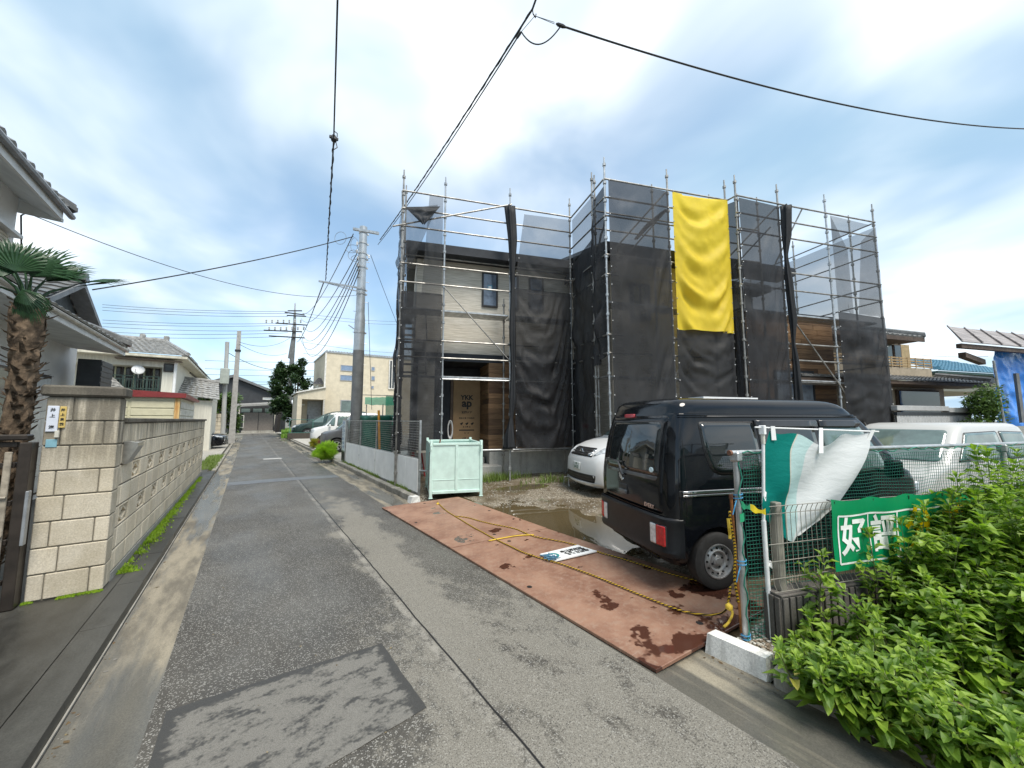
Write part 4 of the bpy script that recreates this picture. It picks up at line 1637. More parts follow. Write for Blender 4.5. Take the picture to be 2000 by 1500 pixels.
# ---- black kei van
VS = 0.955
van_a = radians(-21.0)
Rv = Matrix.Rotation(van_a, 4, 'Z')
wcon = gp(1404, 1154, 0.118)
van_loc = wcon - Rv @ Vector((0.50 * VS, -0.735 * VS, 0))
van_loc.z = 0.118
van = thing('black_van', 'glossy black kei van parked on the steel plate, seen from behind', 'van', van_loc, van_a)
van.scale = (VS,) * 3
lv = [(.20, .16, 3.25, .60, .12), (.24, .10, 3.33, .68, .14), (.34, .03, 3.38, .72, .14), (.50, .02, 3.395, .7375, .13), (.70, .02, 3.39, .74, .12), (.95, .022, 3.36, .74, .11), (1.06, .03, 3.30, .7375, .11), (1.10, .034, 3.20, .733, .11), (1.25, .05, 3.07, .72, .11), (1.45, .085, 2.90, .695, .11), (1.62, .125, 2.74, .668, .12), (1.715, .15, 2.64, .650, .13), (1.722, .152, 2.63, .630, .13), (1.78, .175, 2.56, .622, .13), (1.83, .19, 2.48, .606, .14), (1.865, .22, 2.38, .575, .16), (1.885, .27, 2.24, .52, .18), (1.895, .36, 2.0, .42, .2)]
vme, vb = body_mesh(lv, [(.52, .27, .335), (2.92, .27, .33)], m_vblack, .05, .03)
obj('body', vme, van)
wheel(van, .52, -.735, .272, .16, .168, -1)
wheel(van, 2.92, -.735, .272, .16, .168, -1)
wheel(van, .52, .735, .272, .16, .168, 1)
wheel(van, 2.92, .735, .272, .16, .168, 1)
# rear bumper with its lamps
bl = [(.30, .05, .50, .69, .14), (.33, -.02, .50, .735, .15), (.37, -.03, .50, .742, .15), (.40, -.022, .5, .738, .15), (.63, -.022, .5, .738, .15), (.66, -.03, .5, .744, .15), (.685, -.028, .5, .742, .15), (.70, .0, .5, .735, .15)]
bmb = slices(bl, 0, .03)
mbv = [v for v in bmb.v]
bmp = MB()
bmp.v, bmp.f, bmp.mi = bmb.v, [], []
for f in bmb.f:
    if len(f) > 4 or max(bmb.v[i][0] for i in f) > 0.155:
        continue
    bmp.f.append(f)
    bmp.mi.append(0)
bump_o = bmp.build('rear_bumper', M('bumper_paint', (0.010, 0.011, 0.013), 0.40, var=0.3, spec=0.3), van, smooth=30, w=False)
bb = BVHTree.FromPolygons(bmp.v, bmp.f)
for s in (-1, 1):
    oy = -s * 0.0
    a_, b_, c_ = (.655 * s, .545 * s, .455 * s)
    ho = ldecal(van, bb, 'B', rpoly([(.665 * s, .415), (.445 * s, .415), (.445 * s, .625), (.665 * s, .625)], .018), m_trim, 'lamp_housing', .003)
    ldecal(van, bb, 'B', rpoly([(.655 * s, .425), (.545 * s, .425), (.545 * s, .615), (.655 * s, .615)], .012), m_tailred, 'tail_lamp', .009)
    ldecal(van, bb, 'B', rpoly([(.540 * s, .425), (.455 * s, .425), (.455 * s, .615), (.540 * s, .615)], .012), m_tailwhite, 'reversing_lamp', .009)
# tailgate: panel line, window, lamp, wiper, handle, badge
gat = ldecal(van, vb, 'B', rpoly([(-.60, .715), (.60, .715), (.60, 1.10), (.57, 1.70), (-.57, 1.70), (-.60, 1.10)], .05), m_vblack, 'tailgate', .006, 10)
ldecal(van, vb, 'B', rpoly([(-.545, 1.075), (.545, 1.075), (.515, 1.645), (-.515, 1.645)], [.05, .05, .07, .07]), m_trim, 'window_seal', .0095, 8)
gl = ldecal(van, vb, 'B', rpoly([(-.53, 1.09), (.53, 1.09), (.50, 1.63), (-.50, 1.63)], [.05, .05, .07, .07]), m_cglass, 'rear_window', .0125, 8)
ldecal(van, vb, 'B', rpoly([(-.50, 1.035), (.50, 1.035), (.53, 1.075), (-.53, 1.075)], .01), M('grey_sill', (0.10, 0.105, 0.11), 0.25), 'window_ledge', .010, 3)
ldecal(van, vb, 'B', rpoly([(.02, 1.682), (.24, 1.682), (.24, 1.725), (.02, 1.725)], .012), M('high_lamp_red', (0.42, 0.06, 0.07), 0.15, var=0.1), 'brake_lamp', .014, 3)
ldecal(van, vb, 'B', [Vector((-.43 + .035 * cos(2 * pi * k / 18), 1.135 + .028 * sin(2 * pi * k / 18))) for k in range(18)], M('sticker', (0.55, 0.66, 0.68), 0.4), 'sticker', .016, 3)


def rear_pt(y, z, o):
    r = vb.ray_cast(Vector((-9, y, z)), Vector((1, 0, 0)))
    return Vector((r[0].x - o, y, z))


mb = MB()
mb.tube([rear_pt(.10, 1.02, .02), rear_pt(.11, 1.06, .04), rear_pt(.14, 1.12, .045), rear_pt(.18, 1.155, .045), rear_pt(.30, 1.165, .04)], .014, 6, rr=[.022, .018, .014, .012, .008])
mb.box(-.01, .01, .12, .50, 1.155, 1.172, X=Matrix.Translation(rear_pt(.0, 1.0, .0) * 0 + Vector((rear_pt(.3, 1.16, .034).x, 0, 0))))
mb.build('wiper', M('wiper_grey', (0.06, 0.062, 0.065), 0.35), van, smooth=30, w=False)
ldecal(van, vb, 'B', rpoly([(.01, .80), (.20, .80), (.20, .915), (.01, .915)], .02), m_trim, 'handle_recess', .010, 3)
ldecal(van, vb, 'B', rpoly([(.02, .805), (.19, .805), (.19, .85), (.02, .85)], .012), M('handle_paint', (0.11, 0.115, 0.12), 0.25), 'handle', .024, 3)
mb = MB()
mb.lathe([(.001, .016), (.018, .016), (.022, .004)], rear_pt(.12, .965, 0), (-1, 0, 0), 14)
mb.build('lock', m_chrome, van, w=False)
eo = rear_pt(.155, 1.005, .011)
sp_a = [(-.040, .010), (.0, .045), (.034, .018), (.010, .0), (-.005, .012), (-.018, .002), (.040, -.010)]
em = MB()
for q in ([(-.040, .012), (-.005, .045), (.035, .015), (.022, .002), (-.004, .022), (-.018, .012), (.012, -.010), (-.002, -.020)], [(.040, -.012), (.005, -.045), (-.035, -.015), (-.022, -.002), (.004, -.022), (.018, -.012), (-.012, .010), (.002, .020)]):
    em.prism([eo + Vector((0, -x_ * .9, z_)) for x_, z_ in q], (-.006, 0, 0))
em.build('emblem', m_chrome, van, w=False)
tmv = Matrix.Translation(van_loc) @ Rv @ Matrix.Scale(VS, 4)
me = text_mesh('EVERY', .058, m_chrome, extrude=.003, spacing=1.05, bold=.001)
me.transform(Matrix(((0, 0, -1, rear_pt(-.38, .755, .011).x), (-1, 0, 0, -.40), (0, 1, 0, .765), (0, 0, 0, 1))))
obj('lettering', me, van)
# flank
m_flank_w = m_cglass
ldecal(van, vb, 'R', rpoly([(.40, 1.64), (.42, 1.34), (.50, 1.10), (1.14, 1.09), (1.10, 1.64)], [.05, .1, .12, .02, .02]), m_trim, 'window_seal', .003, 6)
ldecal(van, vb, 'R', rpoly([(.415, 1.625), (.437, 1.34), (.515, 1.115), (1.125, 1.105), (1.085, 1.625)], [.05, .1, .12, .02, .02]), m_cglass, 'quarter_window', .006, 6)
ldecal(van, vb, 'R', rpoly([(1.12, 1.64), (1.16, 1.06), (1.98, 1.06), (1.93, 1.64)], .03), m_trim, 'window_seal', .003, 6)
ldecal(van, vb, 'R', rpoly([(1.15, 1.60), (1.19, 1.09), (1.94, 1.09), (1.90, 1.60)], .03), m_cglass, 'side_window', .006, 6)
ldecal(van, vb, 'R', rpoly([(1.96, 1.64), (2.01, 1.06), (2.96, 1.06), (2.84, 1.30), (2.62, 1.62)], .03), m_trim, 'window_seal', .003, 6)
ldecal(van, vb, 'R', rpoly([(1.99, 1.60), (2.04, 1.09), (2.88, 1.09), (2.78, 1.30), (2.58, 1.585)], .03), m_cglass2, 'front_window', .006, 6)
ldecal(van, vb, 'R', rpoly([(1.10, 1.655), (1.10, 1.575), (1.95, 1.575), (1.95, 1.655)], .015), M('smoked_visor', (0.03, 0.03, 0.032), 0.12), 'door_visor', .022, 3)
ldecal(van, vb, 'R', rpoly([(1.98, 1.655), (1.98, 1.575), (2.55, 1.575), (2.60, 1.62), (2.55, 1.655)], .015), MATS['smoked_visor'], 'door_visor', .022, 3)
for xx, z0, z1 in ((1.13, .36, 1.66), (1.965, .30, 1.66)):
    ldecal(van, vb, 'R', [Vector((xx, z0)), Vector((xx + .012, z0)), Vector((xx + .012, z1)), Vector((xx, z1))], m_dark, 'door_gap', .001, 2)
ldecal(van, vb, 'R', rpoly([(.10, .905), (1.12, .905), (1.12, .965), (.10, .965)], .008), m_trim, 'slide_rail', .004, 3)
ldecal(van, vb, 'R', rpoly([(.135, .935), (1.11, .935), (1.11, .962), (.135, .962)], .006), m_chrome, 'rail_trim', .010, 3)
ldecal(van, vb, 'R', rpoly([(.135, .908), (1.11, .908), (1.11, .924), (.135, .924)], .005), m_chrome, 'rail_trim', .010, 3)
ldecal(van, vb, 'R', rpoly([(.12, 1.685), (2.60, 1.685), (2.60, 1.705), (.12, 1.705)], .005), m_trim, 'drip_rail', .016, 3)
ldecal(van, vb, 'R', [Vector((.17, .72)), Vector((.178, .72)), Vector((.20, 1.68)), Vector((.192, 1.68))], m_dark, 'panel_gap', .0008, 2)
# windscreen and far flank
ldecal(van, vb, 'F', rpoly([(-.60, 1.13), (.60, 1.13), (.53, 1.66), (-.53, 1.66)], .06), m_cglass2, 'windscreen', .006, 6)
ldecal(van, vb, 'L', rpoly([(.45, 1.62), (.60, 1.10), (2.85, 1.10), (2.58, 1.60)], .06), m_cglass, 'side_window', .006, 6)
mb = MB()
mb.box(2.70, 2.78, -.96, -.80, 1.02, 1.22, .025)
mb.bar((2.74, -.72, 1.08), (2.74, -.82, 1.10), .02, 6)
mb.build('door_mirror', m_vblack, van, w=False)
tw = thing('roof_strip', 'flat white strip raised above the roof line of the black van', 'sheet', (0, 0, 0))
mb = MB()  # white strip made thick enough to show over the roof edge; nature unknown
mb.hexa([tmv @ Vector((1.05, .25, 1.897)), tmv @ Vector((1.95, .30, 1.895)), tmv @ Vector((1.90, .0, 1.897)), tmv @ Vector((1.05, -.02, 1.897))], [tmv @ Vector((1.05, .25, 1.945)), tmv @ Vector((1.95, .30, 1.939)), tmv @ Vector((1.90, .0, 1.941)), tmv @ Vector((1.05, -.02, 1.945))])
mb.build('panel', m_white, tw)
mb = MB()
mb.box(.10, .16, -.35, -.25, .20, .32)
mb.box(.3, 3.1, -.5, .5, .20, .26)
mb.build('underbody', m_dark, van, w=False)


# ---- other cars: shared builder
def box_car(name, label, loc, rz, levels, arches, paint, wr, glass_side, glass_front, front=None, sc=1.0, group=None, rim=None, spokes=6, bf=.12, wxs=None):
    t = thing(name, label, 'car', loc, rz, group)
    t.scale = (sc,) * 3
    me_, bv = body_mesh(levels, arches, paint, bf, .03)
    obj('body', me_, t)
    W2 = max(l[3] for l in levels)
    for (x, z, r) in arches:
        for s in (-1, 1):
            wheel(t, x, s * (W2 - .005), wr, .17, wr * .64, s, mat=rim or m_rim, spokes=spokes)
    for poly in glass_side:
        for s in 'RL':
            ldecal(t, bv, s, rpoly(poly, .04), m_trim, 'window_seal', .003, 4)
            c = sum((Vector(p) for p in poly), Vector((0, 0))) / len(poly)
            ldecal(t, bv, s, rpoly([Vector(p).lerp(c, .06) for p in poly], .04), m_cglass2, 'side_window', .009, 6)
    for poly in glass_front:
        ldecal(t, bv, 'F', rpoly(poly, .06), m_cglass2, 'windscreen', .012, 10)
    if front:
        front(t, bv)
    return t, bv


NOSE = LOT + pi                                      # parked nose towards the lane


def nose_place(front_left_corner, L, W, ang, sc=1.0):
    """loc for a car whose own front-left corner stands at the given point"""
    R = Matrix.Rotation(ang, 4, 'Z')
    p = Vector(front_left_corner) - R @ (Vector((L, W / 2, 0)) * sc)
    return p


def nv_front(t, bv):
    ldecal(t, bv, 'F', rpoly([(-.52, .80), (.52, .80), (.44, .98), (-.44, .98)], .04), m_trim, 'grille', .006, 5)
    for k in range(3):
        z = .83 + k * .05
        ldecal(t, bv, 'F', rpoly([(-.47, z), (.47, z), (.46, z + .018), (-.46, z + .018)], .005), m_chrome, 'grille_bar', .016, 3)
    mb = MB()
    r = bv.ray_cast(Vector((9, 0, .89)), Vector((-1, 0, 0)))[0]
    mb.lathe([(.052, .0), (.062, .012), (.072, .0)], r + Vector((.012, 0, 0)), (1, 0, 0), 24)
    mb.box(r.x + .012, r.x + .026, -.085, .085, .877, .903, .003)
    mb.build('emblem', m_chrome, t, w=False)
    for s in (-1, 1):
        ldecal(t, bv, 'F', rpoly([(.53 * s, .82), (.78 * s, .90), (.80 * s, 1.06), (.62 * s, .98)], .03), m_lamp, 'headlamp', .01, 4)
    ldecal(t, bv, 'F', rpoly([(-.62, .28), (.62, .28), (.70, .44), (-.70, .44)], .04), m_trim, 'lower_grille', .006, 4)
    for k in range(2):
        z = .32 + k * .055
        ldecal(t, bv, 'F', rpoly([(-.6, z), (.6, z), (.6, z + .012), (-.6, z + .012)], .004), M('grille_grey', (.05, .05, .05), .4), 'grille_bar', .012, 3)
    pl = ldecal(t, bv, 'F', rpoly([(-.165, .50), (.165, .50), (.165, .665), (-.165, .665)], .012), M('plate_white', (.62, .64, .62), .4), 'number_plate', .02, 3)
    r = bv.ray_cast(Vector((9, 0, .58)), Vector((-1, 0, 0)))[0]
    m_pg = M('plate_green', (0.02, 0.12, 0.05), 0.5)
    for body_, sz, y_, z_ in (('64-52', .085, -.03, .553), ('500', .045, -.07, .63)):
        me_ = text_mesh(body_, sz, m_pg, extrude=.001, bold=.001)
        me_.transform(Matrix(((0, 0, 1, r.x + .0225), (1, 0, 0, -y_ * 0), (0, 1, 0, z_), (0, 0, 0, 1))))
        obj('lettering', me_, t)
    ldecal(t, bv, 'F', rpoly([(-.84, .20), (.84, .20), (.84, .275), (-.84, .275)], .01), m_cwhite, 'chin_spoiler', .05, 3)


nvl = [(.18, .12, 4.30, .70, .15), (.24, .06, 4.36, .80, .2), (.42, .02, 4.40, .847, .2), (.70, .01, 4.38, .8475, .2), (.86, .01, 4.30, .847, .22), (.98, .02, 4.14, .845, .24), (1.07, .02, 3.92, .842, .26), (1.13, .025, 3.70, .838, .26), (1.17, .03, 3.48, .832, .22), (1.40, .05, 3.16, .80, .2), (1.62, .08, 2.86, .76, .2), (1.74, .12, 2.66, .72, .22), (1.80, .18, 2.50, .66, .25), (1.84, .28, 2.30, .56, .25), (1.85, .45, 2.05, .40, .25)]
nvw, nvL = 1.695, 4.40
nvp = nose_place((5.85, 5.28, 0.12), nvL, nvw, NOSE)
box_car('white_wagon', 'white wagon with chrome grille badge nosing out from behind the black van', (nvp.x, nvp.y, .12), NOSE, nvl, [(.75, .31, .36), (3.5, .31, .36)], m_cwhite, .30, [[(.35, 1.6), (.4, 1.18), (1.4, 1.18), (1.35, 1.62)], [(1.5, 1.62), (1.55, 1.18), (2.5, 1.18), (2.45, 1.62)], [(2.6, 1.62), (2.65, 1.18), (3.4, 1.18), (2.85, 1.60)]], [[(-.70, 1.22), (.70, 1.22), (.60, 1.68), (-.60, 1.68)]], nv_front)

# ---- cream hatchback behind the green net
hl = [(.18, .1, 3.25, .60, .2), (.25, .03, 3.33, .68, .22), (.42, .01, 3.385, .73, .22), (.62, .0, 3.38, .737, .22), (.78, .01, 3.28, .737, .22), (.88, .02, 2.95, .735, .2), (.93, .03, 2.62, .73, .18), (1.15, .08, 2.40, .70, .12), (1.36, .13, 2.18, .655, .12), (1.45, .16, 2.08, .63, .13), (1.50, .20, 1.98, .59, .14), (1.525, .28, 1.84, .53, .16), (1.53, .45, 1.6, .42, .2)]


def hatch_front(t, bv):
    for s in (-1, 1):
        ldecal(t, bv, 'F', rpoly([(.45 * s, .58), (.68 * s, .58), (.66 * s, .72), (.45 * s, .70)], .03), m_lamp, 'headlamp', .01, 4)
    ldecal(t, bv, 'F', rpoly([(-.35, .30), (.35, .30), (.35, .45), (-.35, .45)], .03), m_trim, 'lower_grille', .006, 4)
    ldecal(t, bv, 'R', rpoly([(1.02, .35), (1.034, .35), (1.034, 1.38), (1.02, 1.38)], .003), m_dark, 'door_gap', .001, 2)
    ldecal(t, bv, 'L', rpoly([(1.02, .35), (1.034, .35), (1.034, 1.38), (1.02, 1.38)], .003), m_dark, 'door_gap', .001, 2)
    for s in (-1, 1):
        mb = MB()
        mb.box(2.10, 2.20, s * .74, s * .90, .95, 1.07, .03)
        mb.build('door_mirror', m_ccream, t, w=False)


hp = at(1785, 846, 6.7)
hcar_a = NOSE + radians(3)
hR = Matrix.Rotation(hcar_a, 4, 'Z')
hloc = hp - hR @ Vector((1.9, 0, 0))
box_car('cream_hatchback', 'cream small hatchback behind the green netting', (hloc.x, hloc.y, .06), hcar_a, hl, [(.55, .27, .32), (2.7, .27, .32)], m_ccream, .27, [[(.25, 1.38), (.18, .98), (1.0, .95), (1.0, 1.40)], [(1.06, 1.40), (1.06, .95), (2.42, .95), (2.02, 1.38)]], [[(-.62, .96), (.62, .96), (.54, 1.42), (-.54, 1.42)]], hatch_front, 1.04, bf=.06)
# ------------------------------------------------------------------ cars in the parking bays up the lane
kl_ = [(.20, .12, 3.25, .62, .2), (.26, .05, 3.33, .70, .2), (.42, .02, 3.385, .735, .2), (.70, .01, 3.39, .7375, .2), (.90, .02, 3.36, .7375, .2), (.98, .025, 3.22, .735, .2), (1.04, .03, 2.95, .733, .18), (1.07, .03, 2.80, .73, .16), (1.30, .05, 2.58, .71, .14), (1.55, .08, 2.36, .68, .14), (1.68, .10, 2.24, .655, .15), (1.74, .14, 2.14, .62, .18), (1.78, .22, 2.0, .54, .2), (1.79, .4, 1.75, .4, .2)]
ml_ = [(.18, .12, 4.75, .78, .25), (.26, .05, 4.86, .88, .3), (.45, .02, 4.92, .92, .32), (.70, .0, 4.90, .925, .34), (.88, .0, 4.78, .925, .36), (1.00, .01, 4.45, .922, .34), (1.06, .02, 4.10, .918, .3), (1.30, .05, 3.60, .88, .22), (1.55, .1, 3.10, .83, .2), (1.74, .16, 2.75, .78, .22), (1.84, .25, 2.45, .70, .25), (1.89, .4, 2.1, .58, .3), (1.90, .6, 1.8, .4, .3)]


def kei_front(t, bv):
    for s in (-1, 1):
        ldecal(t, bv, 'F', rpoly([(.40 * s, .74), (.68 * s, .74), (.70 * s, .92), (.42 * s, .92)], .03), m_lamp, 'headlamp', .01, 4)
        f = 'R' if s < 0 else 'L'
        ldecal(t, bv, f, rpoly([(1.25, .35), (1.262, .35), (1.262, 1.62), (1.25, 1.62)], .002), m_dark, 'door_gap', .001, 2)
        ldecal(t, bv, f, rpoly([(2.25, .35), (2.262, .35), (2.262, 1.05), (2.25, 1.05)], .002), m_dark, 'door_gap', .001, 2)
        mb = MB()
        mb.box(2.52, 2.62, s * .75, s * .92, 1.02, 1.17, .03)
        mb.build('door_mirror', m_cwhite, t, w=False)
    ldecal(t, bv, 'F', rpoly([(-.38, .76), (.38, .76), (.38, .90), (-.38, .90)], .02), m_trim, 'grille', .006, 4)
    ldecal(t, bv, 'F', rpoly([(-.6, .28), (.6, .28), (.6, .42), (-.6, .42)], .02), m_trim, 'lower_grille', .006, 4)


def put_wheel(px, py, z, wx, W2, ang, sc):
    c = gp(px, py, z)
    R = Matrix.Rotation(ang, 4, 'Z')
    p = c - R @ (Vector((wx, W2, 0)) * sc)
    return (p.x, p.y, z)


aF = radians(172)
kg = [[(.25, 1.60), (.22, 1.10), (1.18, 1.08), (1.18, 1.62)], [(1.30, 1.62), (1.30, 1.08), (2.22, 1.08), (2.18, 1.62)], [(2.30, 1.60), (2.34, 1.08), (2.72, 1.08), (2.44, 1.5)]]
box_car('white_minicar', 'white boxy minicar with dark wheels parked between the green and grey cars', put_wheel(631, 872, .15, 2.85, .735, aF, 1.1), aF, kl_, [(.42, .29, .34), (2.85, .29, .34)], m_cwhite, .28, kg, [[(-.62, 1.10), (.62, 1.10), (.54, 1.62), (-.54, 1.62)]], kei_front, 1.1, 'cars in the parking bays', m_rim, 8)
sl_ = [(z * .93, a, b, c, d) for z, a, b, c, d in kl_]
box_car('grey_minicar', 'dark grey minicar with silver wheels parked behind the white fence', put_wheel(657, 884, .15, 2.85, .735, aF, 1.08), aF, sl_, [(.42, .31, .36), (2.85, .31, .36)], m_cgrey, .30, [[(x, z * .93) for x, z in p] for p in kg], [[(-.62, 1.03), (.62, 1.03), (.54, 1.5), (-.54, 1.5)]], None, 1.08, 'cars in the parking bays', M('alloy_rim', (0.55, 0.55, 0.52), .3, .7), 6)
box_car('green_minivan', 'dark green minivan parked nearest to the beige house', put_wheel(600, 856, .16, 4.0, .92, aF, 1.22), aF, ml_, [(.9, .33, .38), (4.0, .33, .38)], m_cgreen, .33, [[(.4, 1.70), (.35, 1.08), (1.7, 1.06), (1.7, 1.72)], [(1.8, 1.72), (1.8, 1.06), (2.9, 1.06), (2.75, 1.68)], [(3.0, 1.60), (3.05, 1.06), (3.85, 1.06), (3.5, 1.3)]], [[(-.75, 1.10), (.75, 1.10), (.62, 1.68), (-.62, 1.68)]], lambda t, bv: [ldecal(t, bv, 'F', rpoly([(.5 * s, .70), (.85 * s, .76), (.86 * s, .95), (.5 * s, .86)], .03), m_lamp, 'headlamp', .01, 4) for s in (-1, 1)], 1.22, 'cars in the parking bays', m_rim, 7)


def sport_front(t, bv):
    ldecal(t, bv, 'F', rpoly([(-.50, .28), (.50, .28), (.62, .66), (-.62, .66)], .05), M('grille_black', (.02, .02, .022), .3), 'grille', .006, 4)
    for k in range(6):
        z = .32 + k * .055
        ldecal(t, bv, 'F', rpoly([(-.5, z), (.5, z), (.5, z + .015), (-.5, z + .015)], .004), m_chrome, 'grille_bar', .014, 2)
    for s in (-1, 1):
        ldecal(t, bv, 'F', rpoly([(.62 * s, .60), (.85 * s, .66), (.86 * s, .78), (.62 * s, .70)], .02), m_lamp, 'headlamp', .01, 4)
    ldecal(t, bv, 'F', rpoly([(-.85, .16), (.85, .16), (.85, .21), (-.85, .21)], .004), m_cwhite, 'chin_spoiler', .05, 2)


cl_ = [(.15, .12, 4.65, .78, .3), (.24, .05, 4.76, .88, .35), (.45, .02, 4.82, .90, .38), (.68, .0, 4.78, .905, .40), (.80, .01, 4.55, .905, .38), (.88, .02, 4.1, .90, .34), (.95, .04, 3.6, .89, .3), (1.15, .3, 3.1, .82, .2), (1.32, .6, 2.7, .74, .2), (1.42, .9, 2.4, .62, .25), (1.45, 1.1, 2.1, .45, .25)]
bc = gp(428, 876, .06)
bang = radians(-8)
bR = Matrix.Rotation(bang, 4, 'Z')
bloc = bc - bR @ Vector((4.72, -.70, 0))
box_car('black_sedan', 'black sedan with wide chrome grille nosing out past the end of the block wall', (bloc.x, bloc.y, .058), bang, cl_, [(.9, .31, .36), (3.9, .31, .36)], m_vblack, .31, [[(1.0, 1.30), (.6, .98), (2.0, .96), (2.0, 1.34)], [(2.1, 1.34), (2.1, .96), (3.3, .96), (2.75, 1.28)]], [[(-.7, 1.0), (.7, 1.0), (.56, 1.34), (-.56, 1.34)]], sport_front, 1.0, 'cars in the parking bays', m_rim, 7)

# ------------------------------------------------------------------ poles
m_pole = M('grey_concrete_pole', (0.36, 0.36, 0.345), 0.75, var=0.12, vs=2, stretch=(1, 1, .3), bump=0.1)
m_pole_d = M('dark_pole_sleeve', (0.135, 0.14, 0.14), 0.7, var=0.2, vs=3, bump=0.2)
m_stpole = M('steel_pole', (0.40, 0.43, 0.45), 0.42, 0.55, var=0.15, vs=3)
UPX, UPY = 3.43, 15.5
up_ = thing('utility_pole', 'tall grey steel utility pole beside the white fence', 'utility pole', (UPX, UPY, .1))


def upz(y, x=705):
    d = _ray(x, y)
    k = hypot(UPX, UPY) / hypot(d.x, d.y)
    return (_C + d * k).z


zj1, zj2, ztp = upz(685), upz(612), upz(443)
MB().lathe([(.215, .05), (.205, zj1)], (UPX, UPY, 0), (0, 0, 1), 20).build('sleeve', m_pole_d, up_, smooth=40)
MB().lathe([(.200, zj1), (.196, zj2 - .3), (.172, zj2)], (UPX, UPY, 0), (0, 0, 1), 20).build('lower_tube', m_stpole, up_, smooth=40)
MB().lathe([(.170, zj2), (.145, ztp), (.001, ztp + .01)], (UPX, UPY, 0), (0, 0, 1), 20).build('upper_tube', m_stpole, up_, smooth=40)


def band(z, r):
    MB().lathe([(r, z - .035), (r + .018, z - .035), (r + .018, z + .035), (r, z + .035)], (UPX, UPY, 0), (0, 0, 1), 18).box(UPX + r, UPX + r + .07, UPY - .03, UPY + .03, z - .03, z + .03).build('clamp_band', m_galv, up_)


for yy, r in ((455, .148), (475, .150), (495, .153), (505, .154), (522, .156), (566, .162), (574, .163), (650, .19), (840, .20)):
    band(upz(yy), r)
for i in range(14):
    z = 2.6 + i * .42
    s = 1 if i % 2 else -1
    MB().bar((UPX + s * .15, UPY - .05, z), (UPX + s * .28, UPY - .09, z), .009, 5).build('step_bolt', m_galv, up_)
dUP = 15.5 * cos(YAW) + 3.43 * sin(YAW)


def arm(x0, y0, x1, y1, r, d0=0., d1=0., name='crossarm'):
    a, b = at(x0, y0, dUP + d0), at(x1, y1, dUP + d1)
    d = (b - a)
    L = d.length
    d.normalize()
    n1 = Vector((0, 0, 1))
    s_ = d.cross(n1).normalized()
    n1 = s_.cross(d)
    mb = MB()
    mb.hexa([a - s_ * r - n1 * r, b - s_ * r - n1 * r, b + s_ * r - n1 * r, a + s_ * r - n1 * r], [a - s_ * r + n1 * r, b - s_ * r + n1 * r, b + s_ * r + n1 * r, a + s_ * r + n1 * r])
    mb.build(name, m_galv, up_)


arm(690, 447, 740, 456, .045, -.25, -.2)
arm(623, 549, 706, 563, .03, -.2, -.2)
arm(640, 553, 702, 570, .018, -.2, -.2, 'brace')
arm(681, 635, 702, 650, .02, -.2, -.2, 'bracket')
MB().tube([at(665, 465, dUP - .3) + Vector((0, 0, .25 * sin(t_)) ) + _rt * .22 * cos(t_) for t_ in [k * pi / 8 for k in range(17)]], .008, 5).build('cable_loop', M('grey_cable', (.2, .22, .24), .6), up_)
for k, (cx_, cy_, rx_, ry_) in enumerate(((688, 486, .24, .16), (690, 498, .2, .2), (694, 505, .16, .12), (692, 478, .14, .28))):
    MB().tube([at(cx_, cy_, dUP - .35) + Vector((0, 0, ry_ * sin(t_))) + _rt * rx_ * cos(t_) for t_ in [j * pi / 8 for j in range(17)]], .009, 5).build('cable_loop', MATS['grey_cable'], up_)
for k, (yy, o) in enumerate(((480, -.24), (495, -.24), (508, -.2), (520, -.2), (500, .22))):
    z = upz(yy)
    MB().lathe([(.02, -.08), (.045, -.06), (.03, -.02), (.045, .02), (.02, .06)], (UPX + o, UPY - .12, z), (0, 0, 1), 10).build('insulator', m_white, up_)

# square concrete pole and the pole with the grey cabinet, far left of the lane
pc = gp(452, 866, .03)
sq = thing('concrete_pole', 'square pale concrete pole at the left edge of the lane', 'pole', pc)
tz = at_z = None
k_ = hypot(pc.x, pc.y)
d_ = _ray(467, 647)
tz = CH + d_.z * k_ / hypot(d_.x, d_.y)
mb = MB()
mb.hexa([(pc.x - .19, pc.y - .19, .03), (pc.x + .19, pc.y - .19, .03), (pc.x + .19, pc.y + .19, .03), (pc.x - .19, pc.y + .19, .03)], [(pc.x - .12, pc.y - .12, tz), (pc.x + .12, pc.y - .12, tz), (pc.x + .12, pc.y + .12, tz), (pc.x - .12, pc.y + .12, tz)])
mb.build('shaft', M('pale_concrete_pole', (0.33, 0.32, 0.30), 0.85, var=0.15, bump=0.2), sq)
MB().box(pc.x - .18, pc.x + .18, pc.y - .18, pc.y + .18, tz - 1.5, tz - 1.38).build('clamp_band', m_trim, sq)
p34 = ony(439, 800, 33.0)
cp = thing('cabinet_pole', 'thin pole carrying a grey green cabinet beside the lane', 'pole', (p34.x, p34.y, 0))
MB().bar((p34.x, p34.y, 0), (ony(444, 668, 33).x, 33, ony(444, 668, 33).z), .14, 10, .12).build('shaft', m_pole, cp)
a_, b_ = ony(429, 750, 32.8), ony(449, 721, 32.8)
MB().box(a_.x, b_.x, 32.4, 32.82, a_.z, b_.z, .03).build('cabinet', M('grey_green_box', (.34, .37, .33), .6, var=.1), cp)

